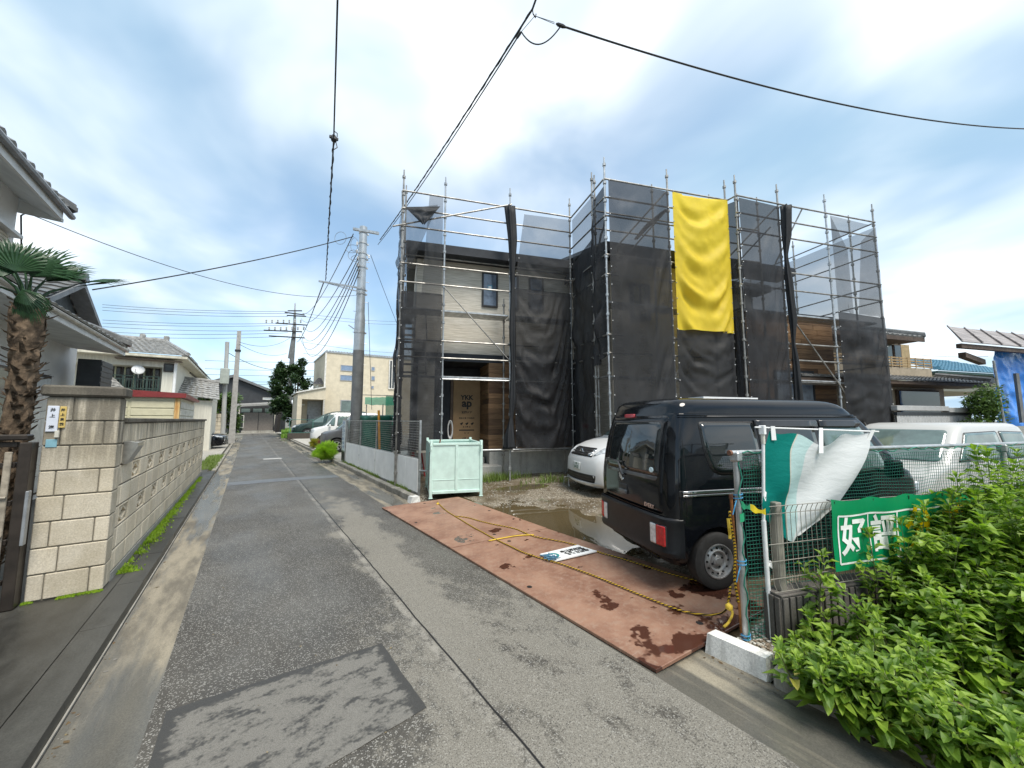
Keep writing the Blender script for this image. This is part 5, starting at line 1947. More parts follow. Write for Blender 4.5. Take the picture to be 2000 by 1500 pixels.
# leaning wooden pole and the big line pole with crossarms at the end of the lane
m_wood_d = M('tarred_wood', (0.035, 0.032, 0.03), .9, var=.3)
LP = 50.0
lp = thing('wooden_pole', 'dark leaning wooden pole at the end of the lane by the tree', 'pole', gp(541, 843, 0.0))
MB().bar(ony(540, 843, LP), ony(549, 770, LP), .32, 10, .26).build('shaft', m_wood_d, lp)
bp = thing('line_pole', 'far line pole with several crossarms above the dark tree', 'utility pole', ony(562, 840, LP))
MB().bar(ony(563, 800, LP), ony(575, 640, LP), .30, 10, .2).build('shaft', m_pole_d, bp)
MB().bar(ony(566, 700, LP), ony(573.5, 655, LP), .2, 8, .18).build('transformer_rack', m_pole_d, bp)
MB().bar(ony(575, 640, LP), ony(576.5, 592, LP), .2, 8, .06).build('spire', M('pale_spire', (.4, .42, .43), .5), bp)
for (x0, y0, x1, y1) in ((556, 610, 595, 615), (560, 616, 598, 618), (538, 631, 600, 635), (515, 645, 590, 648), (525, 656, 595, 660), (562, 607, 590, 607)):
    MB().bar(ony(x0, y0, LP - .3), ony(x1, y1, LP - .3), .07, 6).build('crossarm', m_trim, bp)
for i in range(14):
    x_ = 520 + i * 5.6
    y_ = 645 if i % 2 else 631
    p_ = ony(x_, y_, LP - .3)
    MB().lathe([(.03, 0), (.1, .1), (.06, .2), (.1, .3), (.03, .42)], p_, (0, 0, 1), 8).build('insulator', m_pole, bp)


# ------------------------------------------------------------------ foliage builders
def leaf_clumps(mb, clumps, n, size, rg, flat=0.6, asp=0.55):
    for i in range(n):
        c, r = rg.choice(clumps)
        d = Vector((rg.gauss(0, 1), rg.gauss(0, 1), rg.gauss(0, 1))).normalized()
        k = rg.random() ** .4
        p = Vector(c) + Vector((d.x * r[0], d.y * r[1], d.z * r[2])) * k
        a = Vector((rg.gauss(0, 1), rg.gauss(0, 1), rg.gauss(0, flat))).normalized()
        b = a.cross(Vector((rg.gauss(0, .5), rg.gauss(0, .5), 1))).normalized()
        s = size * rg.uniform(.6, 1.3)
        mb.add([p, p + a * s * .5 + b * s * asp * .5, p + a * s, p + a * s * .5 - b * s * asp * .5], [(0, 1, 2, 3)])
    return mb


def tree(name, label, base, top_z, clumps, n, size, mat, trunk_r, seed, limbs=7):
    rg = random.Random(seed)
    t = thing(name, label, 'tree', base)
    b = Vector(base)
    mid = Vector((b.x + .1, b.y, b.z + (top_z - b.z) * .8))
    mb = MB()
    mb.tube([b, b.lerp(mid, .5) + Vector((.06, 0, 0)), mid], trunk_r, 8, rr=[trunk_r, trunk_r * .7, trunk_r * .3])
    for i in range(limbs):
        c, r = clumps[i % len(clumps)]
        s0 = b.lerp(mid, rg.uniform(.3, .9))
        mb.tube([s0, s0.lerp(Vector(c), .5) + Vector((0, 0, .1)), Vector(c)], trunk_r * .3, 5, rr=[trunk_r * .4, trunk_r * .25, trunk_r * .08])
    mb.build('trunk', m_bark, t)
    leaf_clumps(MB(), clumps, n, size, rg).build('crown', mat, t, recalc=False)
    return t


rg = random.Random(21)
TYc = 44.0
cl = []
for i in range(34):
    x_ = rg.uniform(535, 602)
    y_ = rg.uniform(712, 800)
    if abs(x_ - 570) > 34 - max(0, (735 - y_)) * .6:
        continue
    cl.append((ony(x_, y_, TYc + rg.uniform(-1.2, 1.2)), (rg.uniform(.35, .6), .6, rg.uniform(.35, .6))))
cl += [(ony(548, 715, TYc), (.3, .4, .5)), (ony(590, 708, TYc), (.35, .4, .5)), (ony(570, 722, TYc), (.5, .5, .5))]
tree('evergreen_tree', 'dark round evergreen tree at the end of the lane', (ony(575, 838, TYc).x, TYc, 0.1), ony(570, 720, TYc).z, cl, 9500, .30, m_tree, .22, 4)
cl = [(ony(rg.uniform(560, 603), rg.uniform(770, 832), TYc - 1.0), (.5, .5, .4)) for _ in range(16)]
t = thing('dark_hedge', 'dark hedge below the round tree beside the beige house', 'hedge', (ony(585, 835, 43).x, 43, .1))
leaf_clumps(MB(), cl, 4200, .28, rg).build('foliage', m_tree, t, recalc=False)


def grass(name, label, pts, mat, hmin, hmax, rg, wid=.006):
    mb = MB()
    for (x, y, z) in pts:
        for k in range(rg.randint(2, 5)):
            a = rg.uniform(0, 6.28)
            h = rg.uniform(hmin, hmax)
            px, py = x + rg.gauss(0, .02), y + rg.gauss(0, .02)
            dx, dy = cos(a) * h * rg.uniform(.1, .6), sin(a) * h * rg.uniform(.1, .6)
            ex, ey = -sin(a) * wid, cos(a) * wid
            mb.add([(px - ex, py - ey, z), (px + ex, py + ey, z), (px + dx * .4 + ex * .7, py + dy * .4 + ey * .7, z + h * .6), (px + dx * .4 - ex * .7, py + dy * .4 - ey * .7, z + h * .6), (px + dx, py + dy, z + h)], [(0, 1, 2, 3), (3, 2, 4)])
    return tag(mb.build(name, mat, recalc=False), label, 'grass', kind='stuff')


rg = random.Random(8)
pts = []
for i in range(1500):
    y = rg.uniform(7.9, 15.6)
    if nz3(y * 1.3, 7.7) > rg.uniform(-.4, .5):
        pts.append((XK + .13 + abs(rg.gauss(0, .10)), y, .09))
grass('grass_verge', 'sparse grass and weeds along the kerb below the white fence', pts, m_grass, .03, .15, rg)
pts = [(*gp(rg.uniform(550, 590), rg.uniform(838, 856), .12).to_tuple()[:2], .12) for _ in range(1600)]
grass('lawn_patch', 'bright grass patch below the hedge at the far right kerb', pts, leaf_mat('bright_grass', (.12, .24, .03), (.22, .36, .05)), .1, .35, rg, .03)
pts = [(rg.gauss(5.55, .35), rg.gauss(8.45, .10), .13) for _ in range(160)] + [(rg.gauss(6.3, .35), rg.gauss(7.4, .12), .13) for _ in range(70)] + [(rg.gauss(4.9, .3), rg.gauss(8.5, .1), .13) for _ in range(60)]
grass('weed_tufts', 'green weed tufts growing at the foot of the new house', pts, m_grass, .05, .26, rg, .007)
pts = [(rg.uniform(-1.35, -.82), rg.uniform(15.9, 22), .06) for _ in range(700) if nz3(_ * .37, 1) > -.2]
grass('grass_strip', 'thin grass strip along the far left kerb past the block wall', pts, m_grass, .03, .14, rg, .01)


def kochia(name, label, c, R, n, mat, seed, group=None):
    rg = random.Random(seed)
    t = thing(name, label, 'bush', c, 0, group)
    mb = MB()
    c = Vector(c)
    for i in range(n):
        d = Vector((rg.gauss(0, 1), rg.gauss(0, 1), rg.gauss(.12, .95))).normalized()
        L = R * rg.uniform(.55, 1.04) * (1 + .42 * nz3(d.x * 1.8, d.y * 1.8, d.z * 1.8 + seed))
        p0 = c + Vector((0, 0, R * .78)) + d * L * .30
        p1 = c + Vector((0, 0, R * .80)) + Vector((d.x * L * 1.1, d.y * L * 1.1, d.z * L * .92)) + Vector((0, 0, L * .08))
        p1.z = max(p1.z, c.z + .02)
        s_ = d.cross(Vector((rg.random(), rg.random(), rg.random()))).normalized() * R * .012
        mb.add([p0 - s_, p0 + s_, p0.lerp(p1, .7) + s_ * 1.4, p0.lerp(p1, .7) - s_ * 1.4, p1], [(0, 1, 2, 3), (3, 2, 4)])
    mb.build('foliage', mat, t, recalc=False)


kp = gp(634, 900, .06)
kochia('kochia_bush', 'bright lime green round bush at the kerb beyond the white fence', (kp.x, kp.y, .06), .44, 8000, m_kochia, 3)
kp = gp(615, 876, .12)
kochia('kochia_bush', 'small yellowish green bush by the wheel of the white minicar', (kp.x, kp.y, .12), .34, 2600, leaf_mat('yellow_bush', (.30, .34, .04), (.36, .30, .06)), 4)
kp = gp(630, 878, .12)
kochia('red_bush', 'small reddish bush in front of the white minicar', (kp.x, kp.y - .5, .12), .40, 1400, leaf_mat('red_leaf', (.20, .04, .05), (.26, .10, .07)), 5)

# ------------------------------------------------------------------ beige house
bh = thing('beige_house', 'beige two storey house with slit windows behind the parked cars', 'house', (6, 39, 0))
BY = 39.5
m_beige = M('beige_stucco', (0.60, 0.53, 0.40), .9, var=.08, vs=3, bump=.2, bs=60)
m_trimw = M('pale_trim', (.62, .60, .55), .6)
x0, x1 = ony(634, 760, BY).x, 19.0
zt_ = ony(700, 694, BY).z
MB().box(x0, x1, BY, BY + 8, 0, zt_).build('wall', m_beige, bh)
MB().box(x0 - .08, x0 + .06, BY - .05, BY + .05, 0, zt_ + .05).build('corner_trim', m_trimw, bh)
mb = MB()
mb.box(x0 - .1, x1, BY - .08, BY + 8, zt_, zt_ + .12)
for i in range(40):
    xx = x0 - .05 + i * .26
    mb.prism([(xx, BY - .1, zt_ + .12), (xx + .2, BY - .1, zt_ + .12), (xx + .14, BY - .1, zt_ + .22), (xx + .05, BY - .1, zt_ + .22)], (0, 7, 0))
mb.build('roof_edge', m_galv, bh, kind='stuff')
m_bl = M('blue_glass', (.20, .27, .38), .15, var=.1)
for (xa, ya, xb, yb) in ((665, 724, 697, 715), (664, 743, 697, 734), (725, 724, 732, 717), (725, 743, 732, 735), (725, 759, 730, 754)):
    win(bh, ony(xa, ya, BY - .002), ony(xb, yb, BY - .002), 'y', M('grey_frame', (.35, .36, .38), .5), m_bl, 0, .06, .05)
win(bh, ony(664, 810, BY - .002), ony(697, 782, BY - .002), 'y', MATS['grey_frame'], m_glass_g, 0, .06, .07)
win(bh, ony(758, 760, BY - .002), ony(772, 704, BY - .002), 'y', m_trimw, m_glass, 1, .12, .1)
ax0 = ony(580, 800, BY - 1.4).x
zA, zB_ = ony(580, 768, BY - 1.4).z, ony(632, 757, BY - 1.4).z
mb = MB()
mb.hexa([(ax0, BY - 1.4, zA - .5), (x0 - .09, BY - 1.4, zA - .5), (x0 - .09, BY + 3, zA - .5), (ax0, BY + 3, zA - .5)], [(ax0, BY - 1.4, zA), (x0 - .09, BY - 1.4, zB_), (x0 - .09, BY + 3, zB_), (ax0, BY + 3, zA)])
mb.build('porch_head', m_beige, bh)
MB().box(ax0, ax0 + .35, BY - 1.39, BY + 3, 0, zA - .5).build('porch_wall', m_beige, bh)
MB().box(ax0 + .36, x0 - .09, BY + 1.0, BY + 1.2, 0, zA - .5).build('porch_back', m_beige, bh)
dr = MB().box(ax0 + 1.05, ax0 + 2.25, BY + .94, BY + .998, .1, zA - .55).build('door', M('grey_door', (.40, .42, .44), .4), bh)
for i in range(5):
    MB().box(ax0 + 1.3, ax0 + 1.85, BY + .90, BY + .935, .5 + i * .4, .54 + i * .4).build('groove', MATS['grey_frame'], dr)
MB().box(ax0 + 1.1, ax0 + 1.16, BY + .88, BY + .935, 1.0, 2.2).build('handle', m_trim, dr)
mb = MB()
mb.hexa([(ax0 - .15, BY - 1.55, zA), (x0 - .1, BY - 1.55, zB_), (x0 - .1, BY + 3, zB_), (ax0 - .15, BY + 3, zA)], [(ax0 - .15, BY - 1.55, zA + .12), (x0 - .1, BY - 1.55, zB_ + .12), (x0 - .1, BY + 3, zB_ + .12), (ax0 - .15, BY + 3, zA + .12)])
mb.build('porch_roof', m_trimw, bh)
MB().box(ax0 + .55, ax0 + .8, BY + .7, BY + .8, zA - 1.0, zA - .85).build('porch_lamp', m_white, bh)
# small tiled roof of a house behind, by the tree
th = thing('tiled_gable', 'small dark tiled roof corner peeping out behind the beige house', 'house', ony(622, 745, 40))
mb = MB()
a_, b_ = ony(610, 750, 40), ony(640, 748, 40)
tile_roof(mb, (a_.x, 40, a_.z), (b_.x + 1, 40, a_.z), (a_.x + .8, 42, a_.z + .8), (b_.x + 1, 42, a_.z + .8), 9, 5, .05, .05)
mb.build('roof', m_tile_d, th, kind='stuff')
MB().box(a_.x + .6, b_.x + 1, 40.6, 44, 0, a_.z + .02).build('wall', m_siding, th)
# low dark planter wall and green mesh rack beside the minivan
pw = gp(578, 858, .12)
MB_ = MB().box(pw.x - .6, pw.x + 1.3, pw.y, pw.y + .3, .12, .62, .02)
tag(MB_.build('planter_wall', M('dark_timber', (.06, .05, .04), .9)), 'low dark planter wall in front of the green minivan', 'planter')
gf = thing('mesh_panel', 'thin green mesh panel standing on the dark planter wall', 'fence panel', (pw.x, pw.y, .62))
mb = MB()
z0_, z1_ = .63, 1.75
for x_ in (pw.x - .5, pw.x + 1.2):
    mb.box(x_ - .02, x_ + .02, pw.y + .1, pw.y + .14, z0_, z1_)
for z_ in (z0_ + .03, z1_ - .03):
    mb.box(pw.x - .48, pw.x + 1.18, pw.y + .1, pw.y + .14, z_ - .02, z_ + .02)
mb.build('frame', M('teal_metal', (.05, .16, .13), .5), gf)

# ------------------------------------------------------------------ dark house across the end of the lane
dk = thing('charcoal_house', 'charcoal gabled house with carport across the end of the lane', 'house', (0, 62, 0))
DY = 62.0
m_char = M('charcoal_siding', (.035, .038, .042), .6, var=.2, vs=2)
pa = [ony(452, 738, DY), ony(542, 772, DY), ony(545, 800, DY), ony(445, 800, DY), ony(445, 742, DY)]
zl = ony(450, 800, DY).z
mb = MB()
L_, R_ = ony(430, 748, DY), ony(560, 780, DY)
ap = ony(456, 738, DY)
mb.prism([(L_.x - 3, DY, 0), (R_.x, DY, 0), (R_.x, DY, R_.z), (ap.x, DY, ap.z), (L_.x - 3, DY, L_.z - 1)], (0, 9, 0))
mb.build('wall', m_char, dk)
mb = MB()
mb.hexa([(ap.x, DY - .6, ap.z + .05), (R_.x + .5, DY - .6, R_.z - .05), (R_.x + .5, DY + 9.5, R_.z - .05), (ap.x, DY + 9.5, ap.z + .05)], [(ap.x, DY - .6, ap.z + .4), (R_.x + .5, DY - .6, R_.z + .25), (R_.x + .5, DY + 9.5, R_.z + .25), (ap.x, DY + 9.5, ap.z + .4)])
mb.hexa([(L_.x - 3.4, DY - .6, L_.z - 1.1), (ap.x - .01, DY - .6, ap.z + .05), (ap.x - .01, DY + 9.5, ap.z + .05), (L_.x - 3.4, DY + 9.5, L_.z - 1.1)], [(L_.x - 3.4, DY - .6, L_.z - .8), (ap.x - .01, DY - .6, ap.z + .4), (ap.x - .01, DY + 9.5, ap.z + .4), (L_.x - 3.4, DY + 9.5, L_.z - .8)])
mb.build('roof', M('grey_metal_roof', (.16, .165, .17), .45, .2), dk)
win(dk, ony(513, 781, DY - .002), ony(538, 777, DY - .002), 'y', m_trimw, M('pale_slot', (.45, .48, .48), .3), 0, .08, .05)
cy = DY - 4.5
a_, b_ = ony(462, 793, cy), ony(560, 788, cy)
MB().hexa([(a_.x, cy, a_.z - .1), (b_.x, cy, b_.z - .1), (b_.x, DY - .7, b_.z + .2), (a_.x, DY - .7, a_.z + .2)], [(a_.x, cy, a_.z + .12), (b_.x, cy, b_.z + .12), (b_.x, DY - .7, b_.z + .42), (a_.x, DY - .7, a_.z + .42)]).build('carport_roof', M('carport_grey', (.30, .29, .27), .5), dk)
for px_ in (466, 537):
    xx = ony(px_, 820, cy + .3).x
    MB().box(xx - .08, xx + .08, cy + .25, cy + .42, 0, a_.z - .12).build('post', M('beige_post', (.50, .46, .38), .5), dk)
fx0, fx1 = ony(474, 820, cy + 1.5).x, ony(534, 820, cy + 1.5).x
zf0, zf1 = .35, ony(500, 806, cy + 1.5).z
for i in range(2):
    xa, xb = fx0 + (fx1 - fx0) * i / 2 + .03, fx0 + (fx1 - fx0) * (i + 1) / 2 - .03
    MB().box(xa, xb, cy + 1.5, cy + 1.56, zf0, zf1, .02).build('fence_panel', M('brown_panel', (.19, .165, .145), .5, var=.15), dk)
MB().box(fx0 - .1, fx1 + .1, cy + 1.45, cy + 1.7, 0, zf0 - .02).build('fence_base', m_pave, dk)
for i in range(3):
    xa = ony(470 + 24 * i, 800, DY - .01).x
    win(dk, ony(470 + 23 * i, 806, DY - .002), ony(490 + 23 * i, 797, DY - .002), 'y', m_trim, m_glass_g, 0, .06, .05)
sb = thing('black_board', 'black notice board with pale frame at the far left corner of the lane', 'board', ony(471, 835, 55))
a_, b_ = ony(466, 836, 55), ony(477, 811, 55)
MB().box(a_.x, b_.x, 55, 55.08, max(.05, a_.z), b_.z).build('frame', m_trimw, sb)
MB().box(a_.x + .06, b_.x - .06, 54.97, 54.998, max(.15, a_.z + .1), b_.z - .06).build('panel', m_trim, sb)
# far block wall and leafy plants left of the lane
fw_ = thing('garden_wall', 'low pale block wall behind the black sedan', 'wall', ony(420, 835, 35))
a_, b_ = ony(385, 845, 35), ony(443, 808, 35)
mb = MB()
mb.box(-6, b_.x, 35.02, 35.18, 0, b_.z - .02)
mb.build('mortar', m_mortar, fw_)
bw, bhh = .78, .30
blk = MB().box(-bw / 2 + .012, bw / 2 - .012, -.02, .17, -bhh / 2 + .012, bhh / 2 - .012, .01).mesh('block', m_block)
nr = int(b_.z / bhh)
for r in range(nr):
    for i in range(6):
        xx = b_.x - bw * (i + .5)
        o = obj('block', blk, fw_, loc=Vector((xx, 35.0, b_.z - bhh * (r + .5))) - tmat(fw_).translation)
rg = random.Random(31)
t = thing('garden_shrub', 'dark leafy shrub spilling over the far block wall beside the concrete pole', 'shrub', ony(430, 820, 36))
cl = [(ony(rg.uniform(405, 450), rg.uniform(775, 812), 36 + rg.uniform(-.5, .5)), (.7, .5, .5)) for _ in range(12)] + [(ony(rg.uniform(452, 462), rg.uniform(812, 842), 36), (.3, .4, .5)) for _ in range(5)]
leaf_clumps(MB(), cl, 2600, .38, rg, .4, .3).build('foliage', m_shrub, t, recalc=False)
dkp = thing('dark_outbuilding', 'dark glazed outbuilding between the pale house and the far wall', 'outbuilding', ony(405, 800, 38))
a_, b_ = ony(383, 815, 38), ony(428, 768, 38)
MB().box(a_.x - 1, b_.x, 38, 41, 0, b_.z).build('wall', M('dark_glazing', (.05, .06, .06), .3, var=.3, vs=1), dkp)
MB().box(a_.x - 1.1, b_.x + .2, 37.8, 41, b_.z, b_.z + .12).build('roof', m_trim, dkp)
# ------------------------------------------------------------------ house under construction (local axes: u along the front, v into the plot)
nh = thing('new_house', 'unfinished beige and wood clad house behind scaffolding', 'house', FO, LOT)


def mat_siding():
    s = NT('beige_line_siding')
    p = s.pos(True)
    ln = s.noise(s.map(p, (2.0, 2.0, 42)), 1.0, 4, 0.6)
    big = s.noise(p, 0.8, 3, .5)
    c = s.mix(s.ramp(ln, .3, .7), (0.46, 0.42, 0.34), (0.74, 0.69, 0.60))
    c = s.mix(1.0, c, s.ramp(big, .3, .7, .92, 1.06), 'MULTIPLY')
    s.set(c, .75, 0, .4)
    s.bump(ln, .7, .012)
    return s.m


def mat_board():
    s = NT('wood_board')
    p = s.pos(True)
    g = s.noise(s.map(p, (2.2, 2.2, 40)), 1.0, 6, .65)
    r = s.rnd()
    a = s.mix(r, (0.10, 0.055, 0.028), (0.30, 0.185, 0.095))
    b = s.mix(r, (0.05, 0.028, 0.016), (0.19, 0.105, 0.052))
    c = s.mix(s.ramp(g, .35, .65), a, b)
    s.set(c, .6, 0, .4)
    s.bump(g, .3, .006)
    return s.m


m_sid, m_board = mat_siding(), mat_board()
m_navy = M('dark_soffit', (0.016, 0.020, 0.027), .6, var=.2)
m_roofm = M('dark_roof_metal', (0.075, 0.078, 0.082), .4, .2, var=.15)
L_ = lambda: MB()
WV = .95
MB().box(-2.45, 9.6, WV + .02, 9.0, 3.58, 6.42).build('upper_wall', m_sid, nh, w=False)
MB().box(.0, 9.6, WV + .04, 9.0, .80, 3.57).build('lower_wall', m_navy, nh, w=False)
MB().box(-2.45, -.1, 2.3, 9.0, .80, 3.57).build('porch_back_wall', m_navy, nh, w=False)
MB().box(-.33, 0.0, WV + .04, 2.29, .80, 3.57).build('porch_pier', m_navy, nh, w=False)
MB().box(-2.45, 0.1, WV + .005, 2.3, 3.36, 3.579).build('porch_soffit', m_navy, nh, w=False)
MB().box(-2.45, 2.3, WV - .02, WV + .018, 3.44, 3.585).build('belt_course', m_navy, nh, w=False)
MB().box(-2.35, -1.9, WV + .05, 1.5, .80, 3.44).build('porch_post', m_sid, nh, w=False)
MB().box(-.33, 2.35, WV - .04, 9.0, -.1, .795, .01).build('foundation', m_found, nh, w=False)
MB().box(-2.5, -.332, 2.1, 9.0, -.1, .78, .01).build('rear_foundation', m_found, nh, w=False)
mb = MB()
mb.box(-1.6, -.40, 1.25, 2.08, -.1, .62, .02)
mb.box(-1.5, -.05, .55, 1.24, -.1, .44, .02)
mb.build('entrance_step', m_found, nh, w=False)


def boards(u0, u1, v, z0, z1, h, rg, axis='u', lens=(.5, 1.9)):
    z = z0
    while z < z1 - .02:
        a = u0
        while a < u1 - .02:
            b = min(u1, a + rg.uniform(*lens))
            if u1 - b < .25:
                b = u1
            t = rg.uniform(0, .008)
            m2 = MB()
            if axis == 'u':
                m2.box(a + .002, b - .002, v - .022 - t, v - .001, z + .003, min(z + h, z1) - .003, .003)
            else:
                m2.box(v - .022 - t, v - .001, a + .002, b - .002, z + .003, min(z + h, z1) - .003, .003)
            m2.build('board', m_board, nh, w=False)
            a = b
        z += h


rg = random.Random(17)
boards(-.35, 2.28, WV + .035, .82, 3.43, .15, rg)
boards(WV + .04, 2.28, -.335, .82, 3.36, .15, rg, 'v', (.6, 1.4))
# roofs
for (u0, u1, v0, v1, ze, rise) in ((-2.75, 9.9, .45, 9.4, 6.44, 1.1), (2.1, 8.4, -1.55, 4.0, 6.12, .7)):
    mb = MB()
    vm = (v0 + v1) / 2
    mb.hexa([(u0, v0, ze), (u1, v0, ze), (u1, vm, ze + rise), (u0, vm, ze + rise)], [(u0, v0, ze + .10), (u1, v0, ze + .10), (u1, vm, ze + rise + .1), (u0, vm, ze + rise + .1)])
    mb.hexa([(u0, vm, ze + rise), (u1, vm, ze + rise), (u1, v1, ze), (u0, v1, ze)], [(u0, vm, ze + rise + .1), (u1, vm, ze + rise + .1), (u1, v1, ze + .1), (u0, v1, ze + .1)])
    r_ = mb.build('roof', m_roofm, nh, w=False)
    MB().box(u0 - .01, u1 + .01, v0 - .03, v0 - .002, ze - .16, ze + .07).build('fascia', m_navy, r_, w=False)
    MB().box(u0, u1, v0, v0 + .55, ze - .16, ze - .10).build('soffit', m_navy, r_, w=False)
    MB().box(u0 - .02, u0 - .001, v0, v1, ze - .16, ze + .06).build('gable_trim', m_navy, r_, w=False)
    n_ = int((u1 - u0) / .6)
    for i in range(n_):
        uu = u0 + .3 + i * .6
        MB().box(uu - .06, uu + .06, v0 + .22, v0 + .26, ze + .14, ze + .20).build('snow_guard', m_navy, r_, w=False)
MB().prism([(-2.44, WV + .02, 6.42), (-2.44, 9.0, 6.42), (-2.44, 4.9, 7.3)], (12.0, 0, 0)).build('gable_wall', m_sid, nh, w=False)
# projecting centre and the wood clad balcony front to the right
MB().box(2.5, 6.4, -1.05, .94, .80, 6.05).build('centre_wall', m_sid, nh, w=False)
MB().box(2.45, 10.1, -1.09, .9, -.1, .795).build('centre_foundation', m_found, nh, w=False)
MB().box(6.42, 10.0, -1.35, .93, .80, 4.80).build('balcony_core', m_navy, nh, w=False)
boards(6.45, 10.02, -1.355, .82, 4.78, .15, rg, 'u', (.6, 2.0))
MB().box(6.40, 10.06, -1.42, -1.2, 4.80, 4.88).build('parapet_cap', m_navy, nh, w=False)
MB().box(6.42, 10.04, -1.42, -1.372, .55, .82).build('skirt', m_navy, nh, w=False)
MB().box(-.33, 2.28, WV - .03, WV + .012, .74, .815).build('base_flashing', m_trim, nh, w=False)


def hwin(u0, u1, v, z0, z1, sticker=True, mull=0, frame=None):
    fr = MB()
    w_ = .05
    fr.box(u0, u1, v - .05, v - .002, z0, z0 + w_).box(u0, u1, v - .05, v - .002, z1 - w_, z1).box(u0, u0 + w_, v - .05, v - .002, z0 + w_, z1 - w_).box(u1 - w_, u1, v - .05, v - .002, z0 + w_, z1 - w_)
    for k in range(mull):
        c = u0 + (u1 - u0) * (k + 1) / (mull + 1)
        fr.box(c - .02, c + .02, v - .05, v - .002, z0 + w_, z1 - w_)
    o = fr.build('window', frame or m_trim, nh, w=False)
    MB().box(u0 + .02, u1 - .02, v - .028, v - .02, z0 + .02, z1 - .02).build('pane', M('pale_pane', (.16, .20, .26), .06, var=.4, vs=2.5, spec=.8), o, w=False)
    if sticker:
        c, zc = (u0 + u1) / 2, z0 + (z1 - z0) * .55
        MB().box(c - .07, c + .07, v - .034, v - .029, zc - .09, zc + .09).build('sticker', M('blue_sticker', (.10, .30, .42), .5), o, w=False)
        MB().box(c - .045, c + .045, v - .037, v - .0345, zc - .06, zc + .06).build('sticker_print', m_white, o, w=False)
    return o


hwin(-.58, -.10, WV + .018, 5.02, 6.08)
hwin(.32, .55, WV + .018, 5.02, 6.08, False)
hwin(.88, 1.36, WV + .018, 5.02, 6.08, False)
hwin(3.1, 3.7, -1.052, 4.4, 5.4, False, 1)
hwin(7.55, 9.05, -1.386, 1.0, 3.15, True, 1)
hwin(6.9, 8.3, WV + .018, 5.0, 6.0, False, 2)
# door leaf still wrapped in printed cardboard
dv = 2.25
du0, du1, dz0, dz1 = -1.22, -.34, .95, 3.00
dr = MB().box(du0 - .08, du1 + .30, dv - .02, dv + .045, .80, dz1 + .05).build('door', M('door_frame_brown', (.13, .085, .055), .6), nh, w=False)
m_card = M('cardboard', (.36, .235, .125), .9, var=.08, vs=4)
MB().box(du0, du1 - .02, dv - .06, dv - .022, dz0, dz1, .01).build('cardboard_cover', m_card, dr, w=False)
MB().box(du1 + .14, du1 + .27, dv - .10, dv - .022, .85, dz1 - .1, .01).build('frame_cover', M('brown_cover', (.24, .14, .085), .8), dr, w=False)
dc_ = (du0 + du1) / 2 - .01


def dprint(body, size, z, bold=0.0, u=None, sp=1.0):
    me_ = text_mesh(body, size, m_ink, extrude=.001, bold=bold, spacing=sp)
    me_.transform(Matrix(((1, 0, 0, dc_ if u is None else u), (0, 0, 1, dv - .0625), (0, 1, 0, z), (0, 0, 0, 1))))
    # mirror is avoided: text faces -v
    obj('lettering', me_, dr)


def dprint2(body, size, z, bold=0.0, u=None, sp=1.0):
    me_ = text_mesh(body, size, m_ink, extrude=.001, bold=bold, spacing=sp)
    me_.transform(Matrix(((1, 0, 0, dc_ if u is None else u), (0, 0, -1, dv - .0625), (0, 1, 0, z), (0, 0, 0, 1))))
    obj('lettering', me_, dr)


dprint2('YKK', .20, 2.40, .008)
dprint2('ap', .34, 2.22, .012)
dprint2('玄関ドア', .085, 1.93, .002)
dprint2('取扱注意 天地無用', .06, 1.75, .001)
for k in range(3):
    uc = dc_ - .17 + k * .17
    MB().prism([(uc - .05, dv - .0615, 1.58), (uc + .05, dv - .0615, 1.58), (uc + .05, dv - .0615, 1.63), (uc, dv - .0615, 1.53)], (0, -.002, 0)).build('print_mark', m_ink, dr, w=False)
dprint2('▲ 注意 ▲', .055, 1.48, .001)
MB().box(dc_ - .24, dc_ + .24, dv - .0635, dv - .0615, 1.36, 1.395).build('print_mark', m_ink, dr, w=False)
dprint2('×  ×', .09, 1.28, .001)
dprint2('水濡  火気', .06, 1.12, .001)
hz_ = thing('hose_reel', 'white coiled hose leaning beside the cardboard wrapped door', 'hose', uvz(-1.35, 1.9, .9))
mb = MB()
for k in range(4):
    mb.tube([uvz(-1.33 + .02 * cos(t_), 1.95 + .02 * k, 1.40 + (.28 - .02 * k) * sin(t_)) + UU * .05 * cos(t_) for t_ in [j * pi / 12 for j in range(25)]], .018, 6)
mb.build('coil', m_white, hz_)
MB().bar(uvz(-1.33, 2.0, .62), uvz(-1.33, 2.0, 1.2), .02, 6).build('stand', m_galv, hz_)

# ------------------------------------------------------------------ scaffolding
sc = thing('scaffolding', 'steel pipe scaffolding around the unfinished house', 'scaffold', FO, LOT)
RP = .0243
TOPZ = 7.63


def pole(u, v, z0=.10, z1=8.22, inner=False):
    m2 = MB()
    m2.bar((u, v, z0), (u, v, z1 - .18), RP, 8)
    m2.bar((u, v, z1 - .18), (u, v, z1), RP * .72, 8)
    z = z1 - .2
    while z > z0 + .3:
        m2.lathe([(RP, -.035), (RP * 1.75, -.03), (RP * 1.75, .03), (RP, .035)], (u, v, z), (0, 0, 1), 8)
        z -= .475
    m2.build('pole', m_pipe if (inner or random.Random(int(u * 100 + v * 10)).random() < .5) else m_galv, sc, w=False, smooth=40)
    if z0 < .3:
        MB().box(u - .07, u + .07, v - .07, v + .07, z0 - .02, z0 - .002).build('base_plate', m_galv, sc, w=False)


def rail(a, b, r=RP * .9, ext=0.0, name='rail', m=None):
    a, b = Vector(a), Vector(b)
    d = (b - a).normalized()
    MB().bar(a - d * ext, b + d * ext, r, 8).build(name, m or m_pipe, sc, w=False, smooth=40)


